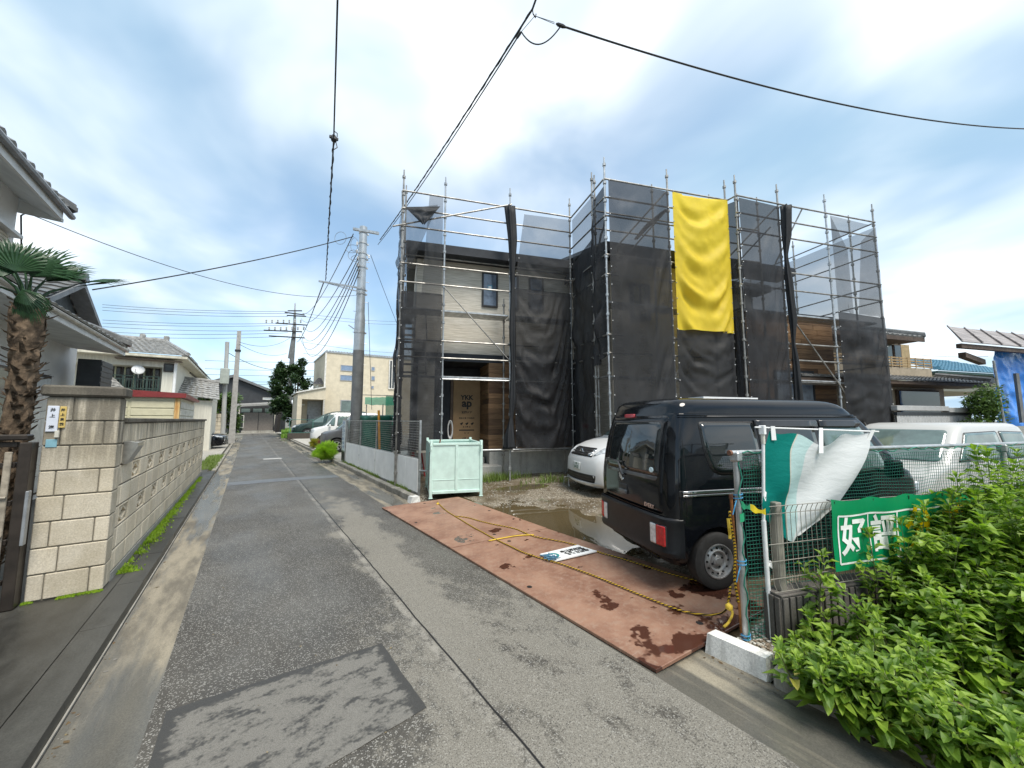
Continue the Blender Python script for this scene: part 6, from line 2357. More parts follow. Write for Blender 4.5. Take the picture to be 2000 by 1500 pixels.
FA = [-2.86, -1.78, 0.02, 1.84]
for u in FA:
    pole(u, 0)
for u in (-2.82, -.02, 1.84):
    pole(u + .02, .60, inner=True, z1=8.18 if u < -2 else 5.2)
FB = [(1.93, -1.86), (3.73, -1.90), (5.54, -1.95)]
FC = [(5.63, -2.20), (7.09, -2.20), (8.86, -2.22), (10.79, -2.25)]
for u, v in FB + FC:
    pole(u, v)
for u, v in ((1.88, -1.30), (2.0, -1.22), (3.72, -1.30), (5.6, -1.35), (6.35, -1.60), (7.05, -1.62)):
    pole(u, v, inner=True, z1=8.18)
for v in (-1.62, .18, 1.98, 3.78):
    pole(10.79, v, inner=True, z1=8.2)
for v in (2.4, 4.2, 6.0):
    pole(-2.86, v, inner=True, z1=8.1)
ZR = [7.63, 7.155, 6.68, 5.69, 5.20, 3.72, 3.28]
for z in ZR:
    for a, b in zip(FA, FA[1:]):
        rail((a, -.03, z), (b, -.03, z), ext=.02)
for z in ZR:
    for (a, av), (b, bv_) in list(zip(FB, FB[1:])) + list(zip(FC, FC[1:])):
        rail((a, av - .03, z), (b, bv_ - .03, z), ext=.02)
    rail((1.88, .0, z), (1.90, -1.86, z))
    for v0, v1 in ((-2.25, -.4), (-.4, 1.98), (1.98, 3.78)):
        rail((10.82, v0, z), (10.82, v1, z))
    for v0, v1 in ((0, 2.4), (2.4, 4.2), (4.2, 6.0)):
        rail((-2.89, v0, z), (-2.89, v1, z))
rail((5.58, -1.95, 7.63), (5.63, -2.2, 7.63))
for z in (2.74, .92):
    rail((-1.78, -.02, z), (1.84, -.02, z), m=m_galv)
    rail((7.09, -2.22, z), (8.86, -2.22, z), m=m_galv)
    rail((1.93, -1.86, z), (2.0, -1.2, z), m=m_galv)
rail((0.05, .1, .86), (1.84, .1, .86), m=m_galv, name='ledger')
# inner guard rails seen above the roof
for z in (7.16, 6.68, 6.2):
    rail((2.0, -1.25, z), (3.72, -1.3, z))
    rail((3.72, -1.3, z), (5.6, -1.35, z))
    rail((5.9, -1.58, z), (7.05, -1.62, z))
    rail((-2.82, .6, z), (1.86, .62, z)) if z == 6.2 else None
# braces
rail((-1.76, -.05, 5.13), (.02, -.05, 3.26), .016, name='brace')
rail((-3.1, -.04, 6.62), (.06, -.04, 7.72), RP * .9, name='brace')
rail((7.12, -2.26, 4.55), (8.90, -2.26, 2.55), .017, name='brace')
rail((8.88, -2.26, 2.55), (10.3, -2.6, .12), .02, name='brace')
rail((1.98, -1.5, 5.6), (3.7, -1.86, 7.6), .02, name='brace')
rail((1.98, -1.5, 5.1), (3.7, -1.86, 7.1), .02, name='brace')
rail((2.2, -1.7, 1.5), (4.4, -1.86, 4.4), .02, name='brace')
rail((2.8, -1.7, 1.4), (5.0, -1.86, 4.4), .02, name='brace')
rail((6.0, -1.6, 6.3), (7.05, -2.16, 7.55), .02, name='brace')
rail((5.9, -1.6, 5.8), (6.9, -2.1, 7.0), .02, name='brace')
rail((7.5, -1.7, 6.2), (8.0, -2.2, 7.66), .02, name='brace')
# plank decks
for z, segs in ((4.52, [((-2.86, 0.06), (-1.78, .06)), ((-1.78, .06), (0.02, .06)), ((.02, .06), (1.84, .06))]), (2.78, [((-2.86, 0.06), (-1.78, .06)), ((-1.78, .06), (0.02, .06)), ((.02, .06), (1.84, .06))])):
    for (a, b) in segs:
        for k in range(2 if z > 4 else 1):
            MB().box(a[0] + .03, b[0] - .03, .04 + k * .25, .28 + k * .25, z, z + .045, .004).build('deck_plank', m_galv, sc, w=False)
for z in (4.52, 2.70):
    for (a, b) in ((7.12, 8.84), (5.68, 7.05), (8.9, 10.7)):
        for k in range(2):
            MB().box(a, b, -2.16 + k * .25, -1.93 + k * .25, z, z + .045, .004).build('deck_plank', m_galv, sc, w=False)
    for (a, b) in ((1.98, 3.70), (3.77, 5.5)):
        for k in range(2):
            MB().box(a, b, -1.82 + k * .25, -1.59 + k * .25, z, z + .045, .004).build('deck_plank', m_galv, sc, w=False)
# stair flight at the left end
for k in range(9):
    f = k / 8
    MB().box(-2.75, -2.2, .15 + 1.6 * f, .33 + 1.6 * f, 2.9 + 1.9 * f, 2.93 + 1.9 * f).build('stair_tread', m_pipe, sc, w=False)
for uu in (-2.76, -2.18):
    rail((uu, .12, 2.85), (uu, 1.9, 4.85), .02, name='stair_stringer')
    rail((uu, .12, 3.75), (uu, 1.9, 5.75), .016, name='stair_rail')


# ------------------------------------------------------------------ hanging mesh sheets
def net_mat(name, col, opac, trans=.35):
    s = NT(name)
    p = s.pos(True)
    n = s.noise(p, 1.8, 4, .6)
    s.set(s.mix(s.ramp(n, .3, .7), mul(col, .92), mul(col, 1.1)), .6, 0, .35)
    cr = s.noise(s.map(p, (2.0, 2.0, 2.6), rot=(.3, .6, .2)), 1.1, 4, .5, .5)
    s.bump(s.math('ADD', cr, s.math('MULTIPLY', s.noise(p, 300, 2, .5), .04)), .35, .05)
    tl = s.n('ShaderNodeBsdfTranslucent')
    tl.inputs[0].default_value = mul(col, 1.6) + (1,)
    m1 = s.n('ShaderNodeMixShader')
    m1.inputs[0].default_value = trans
    s.t.links.new(s.b.outputs[0], m1.inputs[1])
    s.t.links.new(tl.outputs[0], m1.inputs[2])
    tr = s.n('ShaderNodeBsdfTransparent')
    m2 = s.n('ShaderNodeMixShader')
    s.put(m2.inputs[0], opac)
    s.t.links.new(tr.outputs[0], m2.inputs[1])
    s.t.links.new(m1.outputs[0], m2.inputs[2])
    s.t.links.new(m2.outputs[0], s.out.inputs[0])
    return s.m


m_net = net_mat('black_mesh', (.030, .031, .034), .86)
m_net_u = net_mat('black_mesh_single', (.055, .057, .060), .52)
m_net_d = net_mat('black_mesh_dense', (.036, .038, .041), .97)
m_yel = net_mat('yellow_sheet', (.74, .55, .035), 1.0, .30)


def sheet(label, bl, br, tr, tl, mat=None, seed=1, amp=.05, n=5, bow=.9, diag=.3, bulge=.06, nu=36, nv=70, ties=True, group='black mesh sheets on the scaffolding', hem=None):
    bl, br, tr, tl = map(Vector, (bl, br, tr, tl))
    nrm = (br - bl).cross(tl - bl).normalized()
    rg = random.Random(seed)
    ph, ph2 = rg.uniform(0, 6), rg.uniform(0, 6)

    def fn(s, t):
        p = bl.lerp(br, s).lerp(tl.lerp(tr, s), t)
        e = min(1, s * 9, (1 - s) * 9)
        et = min(1, (1 - t) * 5 + .05)
        sw = t - bow * (s - .5 - .12 * sin(ph2)) ** 2 * (1 + .4 * sin(ph)) + diag * s * sin(ph2) + .10 * nz3(s * 2.2 + seed, t * 3, 7) + .03 * nz3(s * 7, t * 9, seed)
        am = .35 + .9 * abs(nz3(s * 2 + 3, t * 2.6, seed + 2)) * 1.6
        w = am * (.5 * sin(2 * pi * n * sw + ph) + .35 * sin(2 * pi * n * 1.7 * (sw + .15 * s) + ph2)) + 1.0 * nz3(s * 3 + seed, t * 5, seed) + .35 * nz3(s * 9 + t * 4, t * 16 - s * 6, seed)
        w += .5 * sin(2 * pi * 2.3 * s + 3 * t + ph2) * (1 - t)
        d = (1.15 * amp * w * e + bulge * 4 * s * (1 - s)) * et
        q = p + nrm * d
        if hem and t < .12:
            q.z += hem * sin(pi * s) * (1 - t / .12)
        return q
    t_ = thing('scaffold_sheet', label, 'mesh sheet', FO, LOT, group)
    MB().grid(fn, nu, nv).build('cloth', mat or m_net, t_, smooth=True, recalc=False, w=False)
    if ties:
        m2 = MB()
        k = int((tl - bl).length / .42)
        for s_ in (0.012, .988):
            for i in range(k + 1):
                q = Vector(fn(s_, i / max(k, 1)))
                q2 = q + nrm * .012
                m2.lathe([(.001, .006), (.011, .004), (.013, -.01)], q2, nrm, 6)
        m2.build('ties', m_white, t_, w=False, kind='stuff')
    return t_


def bundle(label, pts, radii, seed, mat=None):
    rg = random.Random(seed)
    t_ = thing('sheet_bundle', label, 'mesh sheet', FO, LOT, 'gathered sheet bundles on the scaffolding')
    m2 = MB()
    P = [Vector(p) for p in pts]
    N, n = 46, 20
    vs, fs = [], []
    for i in range(N + 1):
        f = i / N * (len(P) - 1)
        k = min(int(f), len(P) - 2)
        c = P[k].lerp(P[k + 1], f - k)
        r = radii[k] + (radii[k + 1] - radii[k]) * (f - k)
        for j in range(n):
            a = 2 * pi * j / n
            rr = r * (.78 + .34 * sin(a * 5 + 1.5 * sin(i * .12 + seed)) + .22 * nz3(cos(a) * 1.5, sin(a) * 1.5, i * .12 + seed))
            vs.append(c + Vector((cos(a) * rr, sin(a) * rr * .8, 0)))
    for i in range(N):
        for j in range(n):
            j2 = (j + 1) % n
            fs.append((i * n + j, i * n + j2, (i + 1) * n + j2, (i + 1) * n + j))
    fs += [tuple(range(n)), tuple(N * n + j for j in range(n))]
    m2.add(vs, fs)
    m2.build('cloth', mat or m_net_d, t_, smooth=True, w=False)


def zv_(v):
    return v


B0 = .95
sheet('black mesh sheet on the narrow leftmost scaffold bay, below the torn flaps', (-2.84, -.06, .95), (-1.82, -.06, .95), (-1.82, -.06, 4.95), (-2.84, -.06, 4.95), seed=2, amp=.035, n=4, bulge=.03)
sheet('upper black mesh strip hanging beside the leftmost bay of the scaffolding', (-2.35, -.05, 4.9), (-1.84, -.05, 4.9), (-1.84, -.05, 7.60), (-2.20, -.05, 7.60), mat=m_net_u, seed=3, amp=.03, n=3, bulge=.02, nu=16, nv=44, ties=False)
sheet('torn triangular mesh flap at the top left corner of the scaffolding', (-2.80, -.04, 5.4), (-2.70, -.04, 5.4), (-1.98, -.10, 7.35), (-2.80, -.06, 7.12), mat=m_net_u, seed=4, amp=.05, n=2, bulge=.05, nu=18, nv=30, ties=False)
t_ = sheet('folded over corner of mesh drooping from the second rail at the top left', (-2.36, -.14, 6.72), (-2.32, -.14, 6.72), (-1.92, -.12, 7.30), (-2.82, -.12, 7.14), seed=5, amp=.03, n=2, bulge=.03, nu=14, nv=14, ties=False, mat=m_net_d)
sheet('black mesh sheet round the left end of the scaffolding, seen edge on', (-2.94, 4.6, .9), (-2.94, .02, .9), (-2.94, .02, 5.6), (-2.94, 4.6, 5.8), seed=6, amp=.06, n=4, bulge=.03, nu=40)
sheet('pale upper mesh on the left end of the scaffolding against the sky', (-2.92, 2.4, 5.6), (-2.92, .04, 5.5), (-2.92, .04, 7.1), (-2.92, 1.6, 7.0), mat=m_net_u, seed=7, amp=.04, n=3, bulge=.03, nu=20, nv=30, ties=False)
bundle('gathered black sheet bundle hanging between the beige bay and the next sheet', [(-.02, -.12, 7.60), (.05, -.12, 6.6), (.06, -.12, 5.6), (.07, -.12, 5.4), (.06, -.12, 4.0), (.08, -.12, 3.1), (.06, -.12, 2.2), (.02, -.12, 1.75), (-.02, -.14, 1.3), (-.04, -.14, .95)], [.15, .12, .07, .06, .10, .055, .10, .05, .13, .17], 11)
sheet('wide creased black mesh sheet over the lower wood clad wall beside the bundle', (.16, -.07, .98), (1.80, -.07, .98), (1.80, -.07, 5.3), (.10, -.07, 5.3), seed=8, amp=.075, n=6, bow=1.0, diag=.6, bulge=.10, hem=-.04)
sheet('upper black mesh sheet with a folded corner beside the roof edge', (.12, -.06, 5.3), (1.82, -.06, 5.3), (1.82, -.06, 7.52), (.42, -.06, 7.48), mat=m_net_u, seed=9, amp=.03, n=4, diag=.4, bulge=.05, nv=44)
sheet('dark gathered mesh sheet on the return of the scaffolding above the white wagon', (1.90, -.02, .95), (1.90, -1.20, 1.0), (1.90, -1.20, 6.4), (1.90, -.02, 6.2), seed=10, amp=.07, n=3, bow=.4, bulge=.06, nu=44)
sheet('upper mesh sheet on the return of the scaffolding below the sloping rail', (1.91, -.02, 6.2), (1.91, -1.25, 6.3), (1.91, -1.25, 7.55), (1.91, -.02, 7.55), mat=m_net_u, seed=12, amp=.03, n=2, bulge=.04, nu=20, nv=24, ties=False)
sheet('short black mesh swag by the double poles above the white wagon', (1.92, -1.25, 3.05), (1.94, -1.82, 3.3), (1.94, -1.82, 7.5), (1.92, -1.25, 7.4), seed=13, amp=.08, n=3, bow=.3, bulge=.10, nu=26, hem=-.12)
sheet('black mesh sheet left of the yellow one on the projecting front', (1.98, -1.95, .95), (3.69, -1.98, .95), (3.69, -1.98, 7.55), (1.98, -1.95, 7.58), seed=14, amp=.05, n=4, bow=.6, diag=.4, bulge=.08, nv=90)
sheet('black mesh sheet directly under the yellow sheet', (3.77, -1.99, .95), (5.50, -2.03, .95), (5.50, -2.03, 3.98), (3.77, -1.99, 3.96), seed=15, amp=.06, n=5, diag=.5, bulge=.07)
ys = thing('yellow_sheet', 'large creased yellow sheet tied to the upper scaffolding', 'sheet', FO, LOT)


def yel(s, t):
    p = Vector((3.79, -2.0, 3.93)).lerp(Vector((5.50, -2.04, 3.93)), s).lerp(Vector((3.80, -2.0, 7.56)).lerp(Vector((5.53, -2.04, 7.60)), s), t)
    e = min(1, s * 7, (1 - s) * 7)
    et = min(1, (1 - t) * 6)
    sw = t - .95 * (s - .42) ** 2 + .06 * nz3(s * 2.5, t * 3, 5) + .12 * s
    am = .35 + 1.5 * abs(nz3(s * 2, t * 3, 9))
    d = e * et * (am * (.050 * sin(2 * pi * 4.2 * sw + .6) + .026 * sin(2 * pi * 7.5 * sw + 2)) + .05 * nz3(s * 3, t * 4, 3) + .015 * nz3(s * 9 + t * 4, t * 15, 4)) + .07 * 4 * s * (1 - s) * et
    p.z -= (.05 * sin(pi * s) + .05 * (1 if .18 < s < .5 else 0) * abs(sin(9 * s))) * (1 if t > .985 else 0)
    return p + Vector((0, -1, 0)) * d


MB().grid(yel, 60, 110).build('cloth', m_yel, ys, smooth=True, recalc=False, w=False)
m2 = MB()
for s_ in (.01, .99):
    for i in range(10):
        m2.lathe([(.001, .006), (.012, .004), (.014, -.01)], Vector(yel(s_, i / 9)) + Vector((0, -.01, 0)), (0, -1, 0), 6)
m2.build('ties', M('grey_tie', (.3, .3, .3), .5), ys, w=False, kind='stuff')
sheet('narrow black mesh strip on the step in the front right of the yellow sheet', (5.56, -2.0, .95), (5.66, -2.24, .95), (5.66, -2.24, 7.5), (5.56, -2.0, 7.5), seed=16, amp=.02, n=3, bulge=.01, nu=8, ties=False)
sheet('black mesh sheet over the bay between yellow sheet and open wood clad bay', (5.66, -2.27, .95), (7.04, -2.27, .95), (7.04, -2.27, 7.52), (5.66, -2.27, 7.55), seed=17, amp=.045, n=5, bow=.7, diag=.4, bulge=.07, nv=90)
bundle('gathered black sheet bundle beside the open wood clad bay', [(7.24, -2.30, 7.55), (7.22, -2.30, 6.7), (7.13, -2.30, 6.1), (7.17, -2.30, 5.4), (7.20, -2.30, 4.4), (7.17, -2.30, 3.75), (7.20, -2.30, 3.2), (7.22, -2.30, 2.4), (7.2, -2.30, 1.4)], [.15, .12, .05, .10, .11, .05, .09, .11, .10], 19)
sheet('lower black mesh sheet at the right end of the scaffolding', (8.92, -2.30, .9), (10.75, -2.33, .9), (10.75, -2.33, 4.65), (8.92, -2.30, 4.72), seed=20, amp=.06, n=5, bow=.7, diag=.5, bulge=.12)
sheet('pale torn mesh strip at the top right bay beside the tall pole', (8.94, -2.29, 4.72), (9.55, -2.29, 4.70), (9.52, -2.29, 6.6), (8.94, -2.29, 7.55), mat=m_net_u, seed=22, amp=.03, n=3, bulge=.04, nu=20, nv=44, ties=False)
sheet('pale mesh strip hanging at the far right corner of the scaffolding', (9.72, -2.31, 4.70), (10.75, -2.32, 4.66), (10.75, -2.32, 7.45), (10.05, -2.32, 6.9), mat=m_net_u, seed=23, amp=.03, n=3, bulge=.05, nu=24, nv=44, ties=False)
sheet('triangular mesh remnant under the top rail of the right end', (8.95, -2.28, 6.7), (9.1, -2.28, 6.9), (10.6, -2.29, 7.5), (8.95, -2.28, 7.56), mat=m_net_u, seed=24, amp=.02, n=2, bulge=.03, nu=20, nv=14, ties=False)
sheet('mesh sheet along the right side of the scaffolding seen through the open bay', (10.84, -2.2, .9), (10.84, 4.2, .9), (10.84, 4.2, 7.5), (10.84, -2.2, 7.5), mat=m_net_u, seed=25, amp=.06, n=4, bulge=.05, nu=44, nv=60, ties=False)
bundle('rolled up mesh slung diagonally under the rail left of the yellow sheet', [(2.95, -1.6, 6.35), (3.2, -1.7, 6.65), (3.5, -1.8, 6.95), (3.7, -1.86, 7.12)], [.05, .08, .07, .06], 27)
# ------------------------------------------------------------------ white site fence along the kerb
sf = thing('site_fence', 'site fence of white boards and wire mesh along the kerb', 'fence', (3.1, 11.5, .09))
FX = 3.06
m_wboard = M('white_board', (.82, .82, .80), .6, var=.07, vs=2)
fy = [7.85, 9.45, 11.2, 13.1, 15.15]
ZF = 1.69
for i, y in enumerate(fy):
    MB().box(FX - .022, FX + .022, y - .022, y + .022, .08, ZF, .004).build('post', m_galv, sf)
    if i and i < 5:
        MB().lathe([(.03, -.03), (.036, -.02), (.036, .02), (.03, .03)], (FX, y, .55), (0, 0, 1), 8).build('clamp', m_galv, sf)
for i in range(4):
    a, b = fy[i] + .03, fy[i + 1] - .03
    m_ = (a + b) / 2
    for (p, q) in ((a, m_ - .004), (m_ + .004, b)):
        MB().box(FX - .03, FX - .018, p, q, .16, .86, .003).build('board', m_wboard, sf)
    for z in (.13, .87, ZF - .02):
        MB().box(FX - .016, FX + .010, a, b, z - .015, z + .012).build('rail', m_galv, sf)
    wm = MB()
    for k in range(13):
        z = .93 + k * .057
        wm.bar((FX, a, z), (FX, b, z), .0042, 4, cap=False)
    n_ = int((b - a) / .075)
    for k in range(n_):
        wm.bar((FX + .006, a + k * .075, .90), (FX + .006, a + k * .075, ZF - .02), .0016, 3, cap=False)
    wm.build('wire_mesh', m_galv, sf, recalc=False, kind='stuff')
sg = thing('notice_board', 'tall narrow notice board with blue lettering at the far end of the white fence', 'sign', (3.0, 15.5, .1))
MB().box(FX - .05, FX - .022, 15.20, 15.80, .12, 1.75, .004).build('frame', m_galv, sg)
MB().box(FX - .060, FX - .052, 15.25, 15.75, .55, 1.68).build('panel', M('pale_panel', (.60, .66, .68), .5), sg)
MB().box(FX - .060, FX - .052, 15.25, 15.75, .18, .50).build('lower_grille', m_trim, sg)
for i in range(14):
    lettering('安全第一工事中ご協力を願い'[i % 13], .12, M('blue_ink', (.03, .10, .28), .6), sg, (FX - .0625, 15.60 - .2 * (i % 2), 1.58 - (i // 2) * .15), (0, -1, 0), zv, extrude=.001, bold=.002)
# clamp stub, leaning rusty bar
st = thing('clamp_pipe', 'short steel pipe clamped upright to the end post of the white fence', 'pipe', (3.2, 7.75, .08))
MB().bar((3.20, 7.62, .08), (3.20, 7.62, 1.02), .026, 8).build('pipe', m_pipe, st)
MB().bar((FX, 7.84, .62), (3.22, 7.61, .62), .02, 8).box(3.16, 3.24, 7.58, 7.66, .59, .65).build('clamp', m_galv, st)
rb = thing('rusty_bar', 'rusty hooked bar leaning on the mint waste bin', 'bar', (3.2, 7.45, .1))
MB().tube([(3.18, 7.45, .10), (3.22, 7.46, .35), (3.30, 7.50, .8), (3.40, 7.56, 1.28)], .018, 7, rr=[.03, .018, .016, .016]).build('bar', M('rust', (.16, .075, .04), .85, var=.4, vs=20), rb)
op = thing('striped_stake', 'orange stake tied to the white fence', 'stake', (3.3, 11.2, 0))
MB().bar((3.22, 11.3, .10), (3.16, 11.45, 1.98), .035, 8).build('stake', M('orange', (.62, .27, .02), .6, var=.15), op)
cn = thing('red_trestle', 'small red and white folding stand behind the white fence', 'trestle', (4.0, 10.3, .1))
mb = MB()
for dy_ in (-.22, .22):
    for dx_ in (-.16, .16):
        mb.bar((4.05 + dx_, 10.6 + dy_, .1), (4.05 + dx_ * .7, 10.6 + dy_ * .2, .78), .022, 6)
mb.build('legs', M('red_paint', (.45, .03, .03), .5), cn)
MB().box(3.88, 4.22, 10.55, 10.65, .35, .42).build('crossbar', m_white, cn)

# ------------------------------------------------------------------ mint steel waste bin
m_mint = M('mint_paint', (.54, .70, .63), .5, var=.08, vs=6, bump=.05)
bn_a = LOT
flc = gp(838, 975, .10)
bn = thing('waste_bin', 'mint green steel waste bin standing on the plot edge', 'waste bin', (flc.x, flc.y, .10), bn_a)
BWd, BDp, BHt = 1.10, 1.45, 1.12
mz0 = .12


def bpart(name, *a, bev=.006, m=m_mint):
    return MB().box(*a, bev).build(name, m, bn, w=False)


bpart('front_panel', .05, BWd - .05, .02, .035, mz0, BHt - .02)
bpart('back_panel', .05, BWd - .05, BDp - .035, BDp - .02, mz0, BHt - .02)
bpart('side_panel', .02, .035, .05, BDp - .05, mz0, BHt - .02)
bpart('side_panel', BWd - .035, BWd - .02, .05, BDp - .05, mz0, BHt - .02)
bpart('floor_panel', .04, BWd - .04, .04, BDp - .04, mz0, mz0 + .02)
for x_ in (0, BWd - .06):
    for y_ in (0, BDp - .06):
        bpart('corner_post', x_, x_ + .06, y_, y_ + .06, .02, BHt + .05)
        bpart('foot', x_ - .01, x_ + .07, y_ - .01, y_ + .07, 0, .02)
for (a, b) in ((.062, BWd - .062),):
    for y_ in (0, BDp - .05):
        bpart('top_rim', a, b, y_, y_ + .05, BHt - .05, BHt)
        bpart('bottom_rim', a, b, y_, y_ + .05, mz0 - .03, mz0 + .03)
for x_ in (0, BWd - .05):
    bpart('top_rim', x_, x_ + .05, .062, BDp - .062, BHt - .05, BHt)
    bpart('bottom_rim', x_, x_ + .05, .062, BDp - .062, mz0 - .03, mz0 + .03)
bpart('rib', BWd / 2 - .03, BWd / 2 + .03, -.002, .018, mz0 + .032, BHt - .052)
bpart('rib', -.002, .018, BDp / 2 - .03, BDp / 2 + .03, mz0 + .032, BHt - .052)
bpart('crease', .065, BWd / 2 - .035, .012, .019, .36, .375)
bpart('crease', BWd / 2 + .035, BWd - .065, .012, .019, .36, .375)
for x_ in (.03, BWd - .03):
    mb = MB()
    mb.tube([(x_, -.005, BHt - .10), (x_ - .02, -.05, BHt - .14), (x_ - .02, -.06, BHt - .05), (x_, -.02, BHt + .01), (x_, .0, BHt + .02)], .012, 6)
    mb.build('lifting_hook', m_mint, bn, w=False)

# ------------------------------------------------------------------ rope and notice plate on the steel plates
def mat_rope():
    s = NT('tiger_rope')
    p = s.pos()
    v = s.sep(p)
    w = s.math('SINE', s.math('MULTIPLY', s.math('ADD', s.math('ADD', v[0], v[1]), s.math('MULTIPLY', v[2], 1.3)), 190.0))
    c = s.mix(s.ramp(w, .0, .15), (.60, .38, .03), (.02, .018, .014))
    s.set(c, .8, 0, .3)
    return s.m


m_rope = mat_rope()


def plate_z(x, y):
    if 1.5 < y < 7.5 and x < 3.85:
        f = (x - (2.34 - .025 * (y - 1.66))) / 1.42
        return .030 + .097 * max(0, min(1.05, f))
    return lot_z(x, y)


def rope(pts, r=.0078):
    P = []
    for (a, b) in zip(pts[:-1], pts[1:]):
        a, b = Vector(a), Vector(b)
        n_ = max(2, int((b - a).length / .06))
        for k in range(n_):
            P.append(a.lerp(b, k / n_))
    P.append(Vector(pts[-1]))
    Q = []
    for i, p in enumerate(P):
        p = sum((P[max(0, min(len(P) - 1, i + d))] for d in (-3, -2, -1, 0, 1, 2, 3)), Vector()) / 7
        p.x += .006 * nz3(i * .35, 1.3)
        p.y += .006 * nz3(i * .35, 8.3)
        Q.append(p)
    return MB().tube(Q, r, 6)


def on_plate(px, py):
    z = .08
    for _ in range(4):
        q = gp(px, py, z)
        z = plate_z(q.x, q.y) + .012
    return gp(px, py, z)


rp = thing('tiger_rope', 'yellow and black rope trailing across the steel plates to the net post', 'rope', on_plate(857, 985))
A = [on_plate(*p) for p in ((853, 979), (868, 995), (890, 1009), (925, 1030), (968, 1053), (1030, 1083), (1100, 1102), (1180, 1132), (1270, 1170), (1340, 1198), (1385, 1210), (1412, 1200))]
A += [gp(1424, 1183, .30), gp(1428, 1130, .45)]
B = [on_plate(*p) for p in ((882, 1008), (905, 1008), (945, 1020), (1000, 1031), (1018, 1034), (1030, 1046), (1080, 1054), (1140, 1067), (1165, 1078), (1230, 1095), (1300, 1118), (1360, 1135), (1405, 1142))]
rope(A).build('strand', m_rope, rp, smooth=True)
rope(B).build('strand', m_rope, rp, smooth=True)
m_yrope = M('yellow_rope', (.62, .42, .04), .7)
rope([on_plate(945, 1058), on_plate(985, 1050), on_plate(1030, 1043), on_plate(1052, 1045)], .009).build('loose_end', m_yrope, rp, smooth=True)
rope([gp(1426, 1185, .2), gp(1436, 1205, .12), gp(1430, 1222, .12), gp(1405, 1228, .12)], .010).build('loose_end', m_yrope, rp, smooth=True)
MB().lathe([(.001, -.03), (.025, -.015), (.028, .01), (.001, .03)], gp(1424, 1185, .30), (.3, .2, 1), 8).build('knot', m_yrope, rp, smooth=True)
MB().lathe([(.001, -.03), (.022, -.015), (.024, .01), (.001, .03)], on_plate(855, 984), (1, .3, .1), 8).build('knot', m_yrope, rp, smooth=True)
npl = [on_plate(1054, 1084), on_plate(1085, 1097), on_plate(1166, 1078), on_plate(1128, 1066)]
sgn = thing('notice_plate', 'white notice plate lying on the steel plate between the ropes', 'sign', npl[0])
up2 = Vector((0, 0, .012))
MB().hexa([p for p in npl], [p + up2 for p in npl]).build('panel', m_white, sgn)
xd = (npl[1] - npl[2]).normalized() * -1
cen = sum(npl, Vector()) / 4 + up2
ld = (npl[2] - npl[1]).normalized()
sdv = (npl[3] - npl[2]).normalized()
for k, s_ in enumerate(('無断立入を', '禁止します', '現場責任者')):
    # the writing is upside down from here
    lettering(s_, .060, m_ink, sgn, cen + ld * .09 + sdv * (.055 * (k - 1)) + Vector((0, 0, .003)), -ld, -sdv, extrude=.001, bold=.001)
mb = MB()
cc = cen - ld * .20 + Vector((0, 0, .002))
mb.lathe([(.045, 0), (.062, .003), (.078, 0)], cc, ld.cross(sdv), 20)
mb.build('print_ring', M('teal_ink', (.03, .22, .22), .6), sgn)
tie = thing('blue_string', 'blue string knotted round the corner of the notice plate', 'string', npl[0])
rg = random.Random(2)
for k in range(5):
    c = npl[0].lerp(npl[1], .5 + .1 * k)
    MB().tube([c + Vector((rg.uniform(-.08, .08), rg.uniform(-.07, .07), .012 + .03 * rg.random())) for _ in range(6)], .006, 5).build('loop', M('blue_string_fibre', (.06, .17, .26), .7), tie)

# ------------------------------------------------------------------ pipe rail with green net
N0 = gp(1458, 1262, .06)
N0.z = 0
NA = radians(-19.5)
nu_, nv_ = Vector((cos(NA), sin(NA), 0)), Vector((-sin(NA), cos(NA), 0))
ntop = 1.43
pf = thing('pipe_rail', 'galvanised pipe rail carrying the green net', 'railing', N0)
for k in (0, 1):
    p = N0 + nu_ * (3.27 * k)
    MB().bar(p + Vector((0, 0, -.1)), p + Vector((-.005, 0, ntop)), .0215, 10).build('post', m_galv, pf, smooth=40)
    MB().box(p.x - .035, p.x + .035, p.y - .035, p.y + .035, ntop - .045, ntop + .03, .01).build('clamp', m_galv, pf)
MB().bar(N0 - nu_ * .06 + Vector((0, 0, ntop + .02)), N0 + nu_ * 6.4 + Vector((0, 0, ntop + .04)), .019, 10).build('rail', m_galv, pf, smooth=40)
MB().bar(N0 - nu_ * .065 + Vector((0, 0, ntop + .02)), N0 - nu_ * .045 + Vector((0, 0, ntop + .02)), .0205, 10).build('end_cap', M('rusty_cap', (.16, .07, .04), .8), pf)
net = thing('green_net', 'green net hung from the pipe rail in front of the cream hatchback', 'net', N0)
m_gnet = M('green_net_cord', (.015, .17, .115), .7, var=.2)
mb = MB()
cell = .027
NUc, NVc = int(4.6 / cell), int(1.36 / cell)


def net_pt(i, j):
    s = i / NUc * 4.6 + .03
    z = ntop - .01 - j * cell * 1.0
    w = .035 * nz3(s * 2.2, z * 1.2, 1) + .012 * nz3(s * 7, z * 7, 2)
    ds = .02 * nz3(s * 3, z * 4, 5)
    dz = .018 * nz3(s * 3.5, z * 3, 7) - .012 * sin(pi * s / 3.27) * (1 - j / NVc)
    return N0 + nu_ * (s + ds) + nv_ * (w - .02) + Vector((0, 0, z + dz))


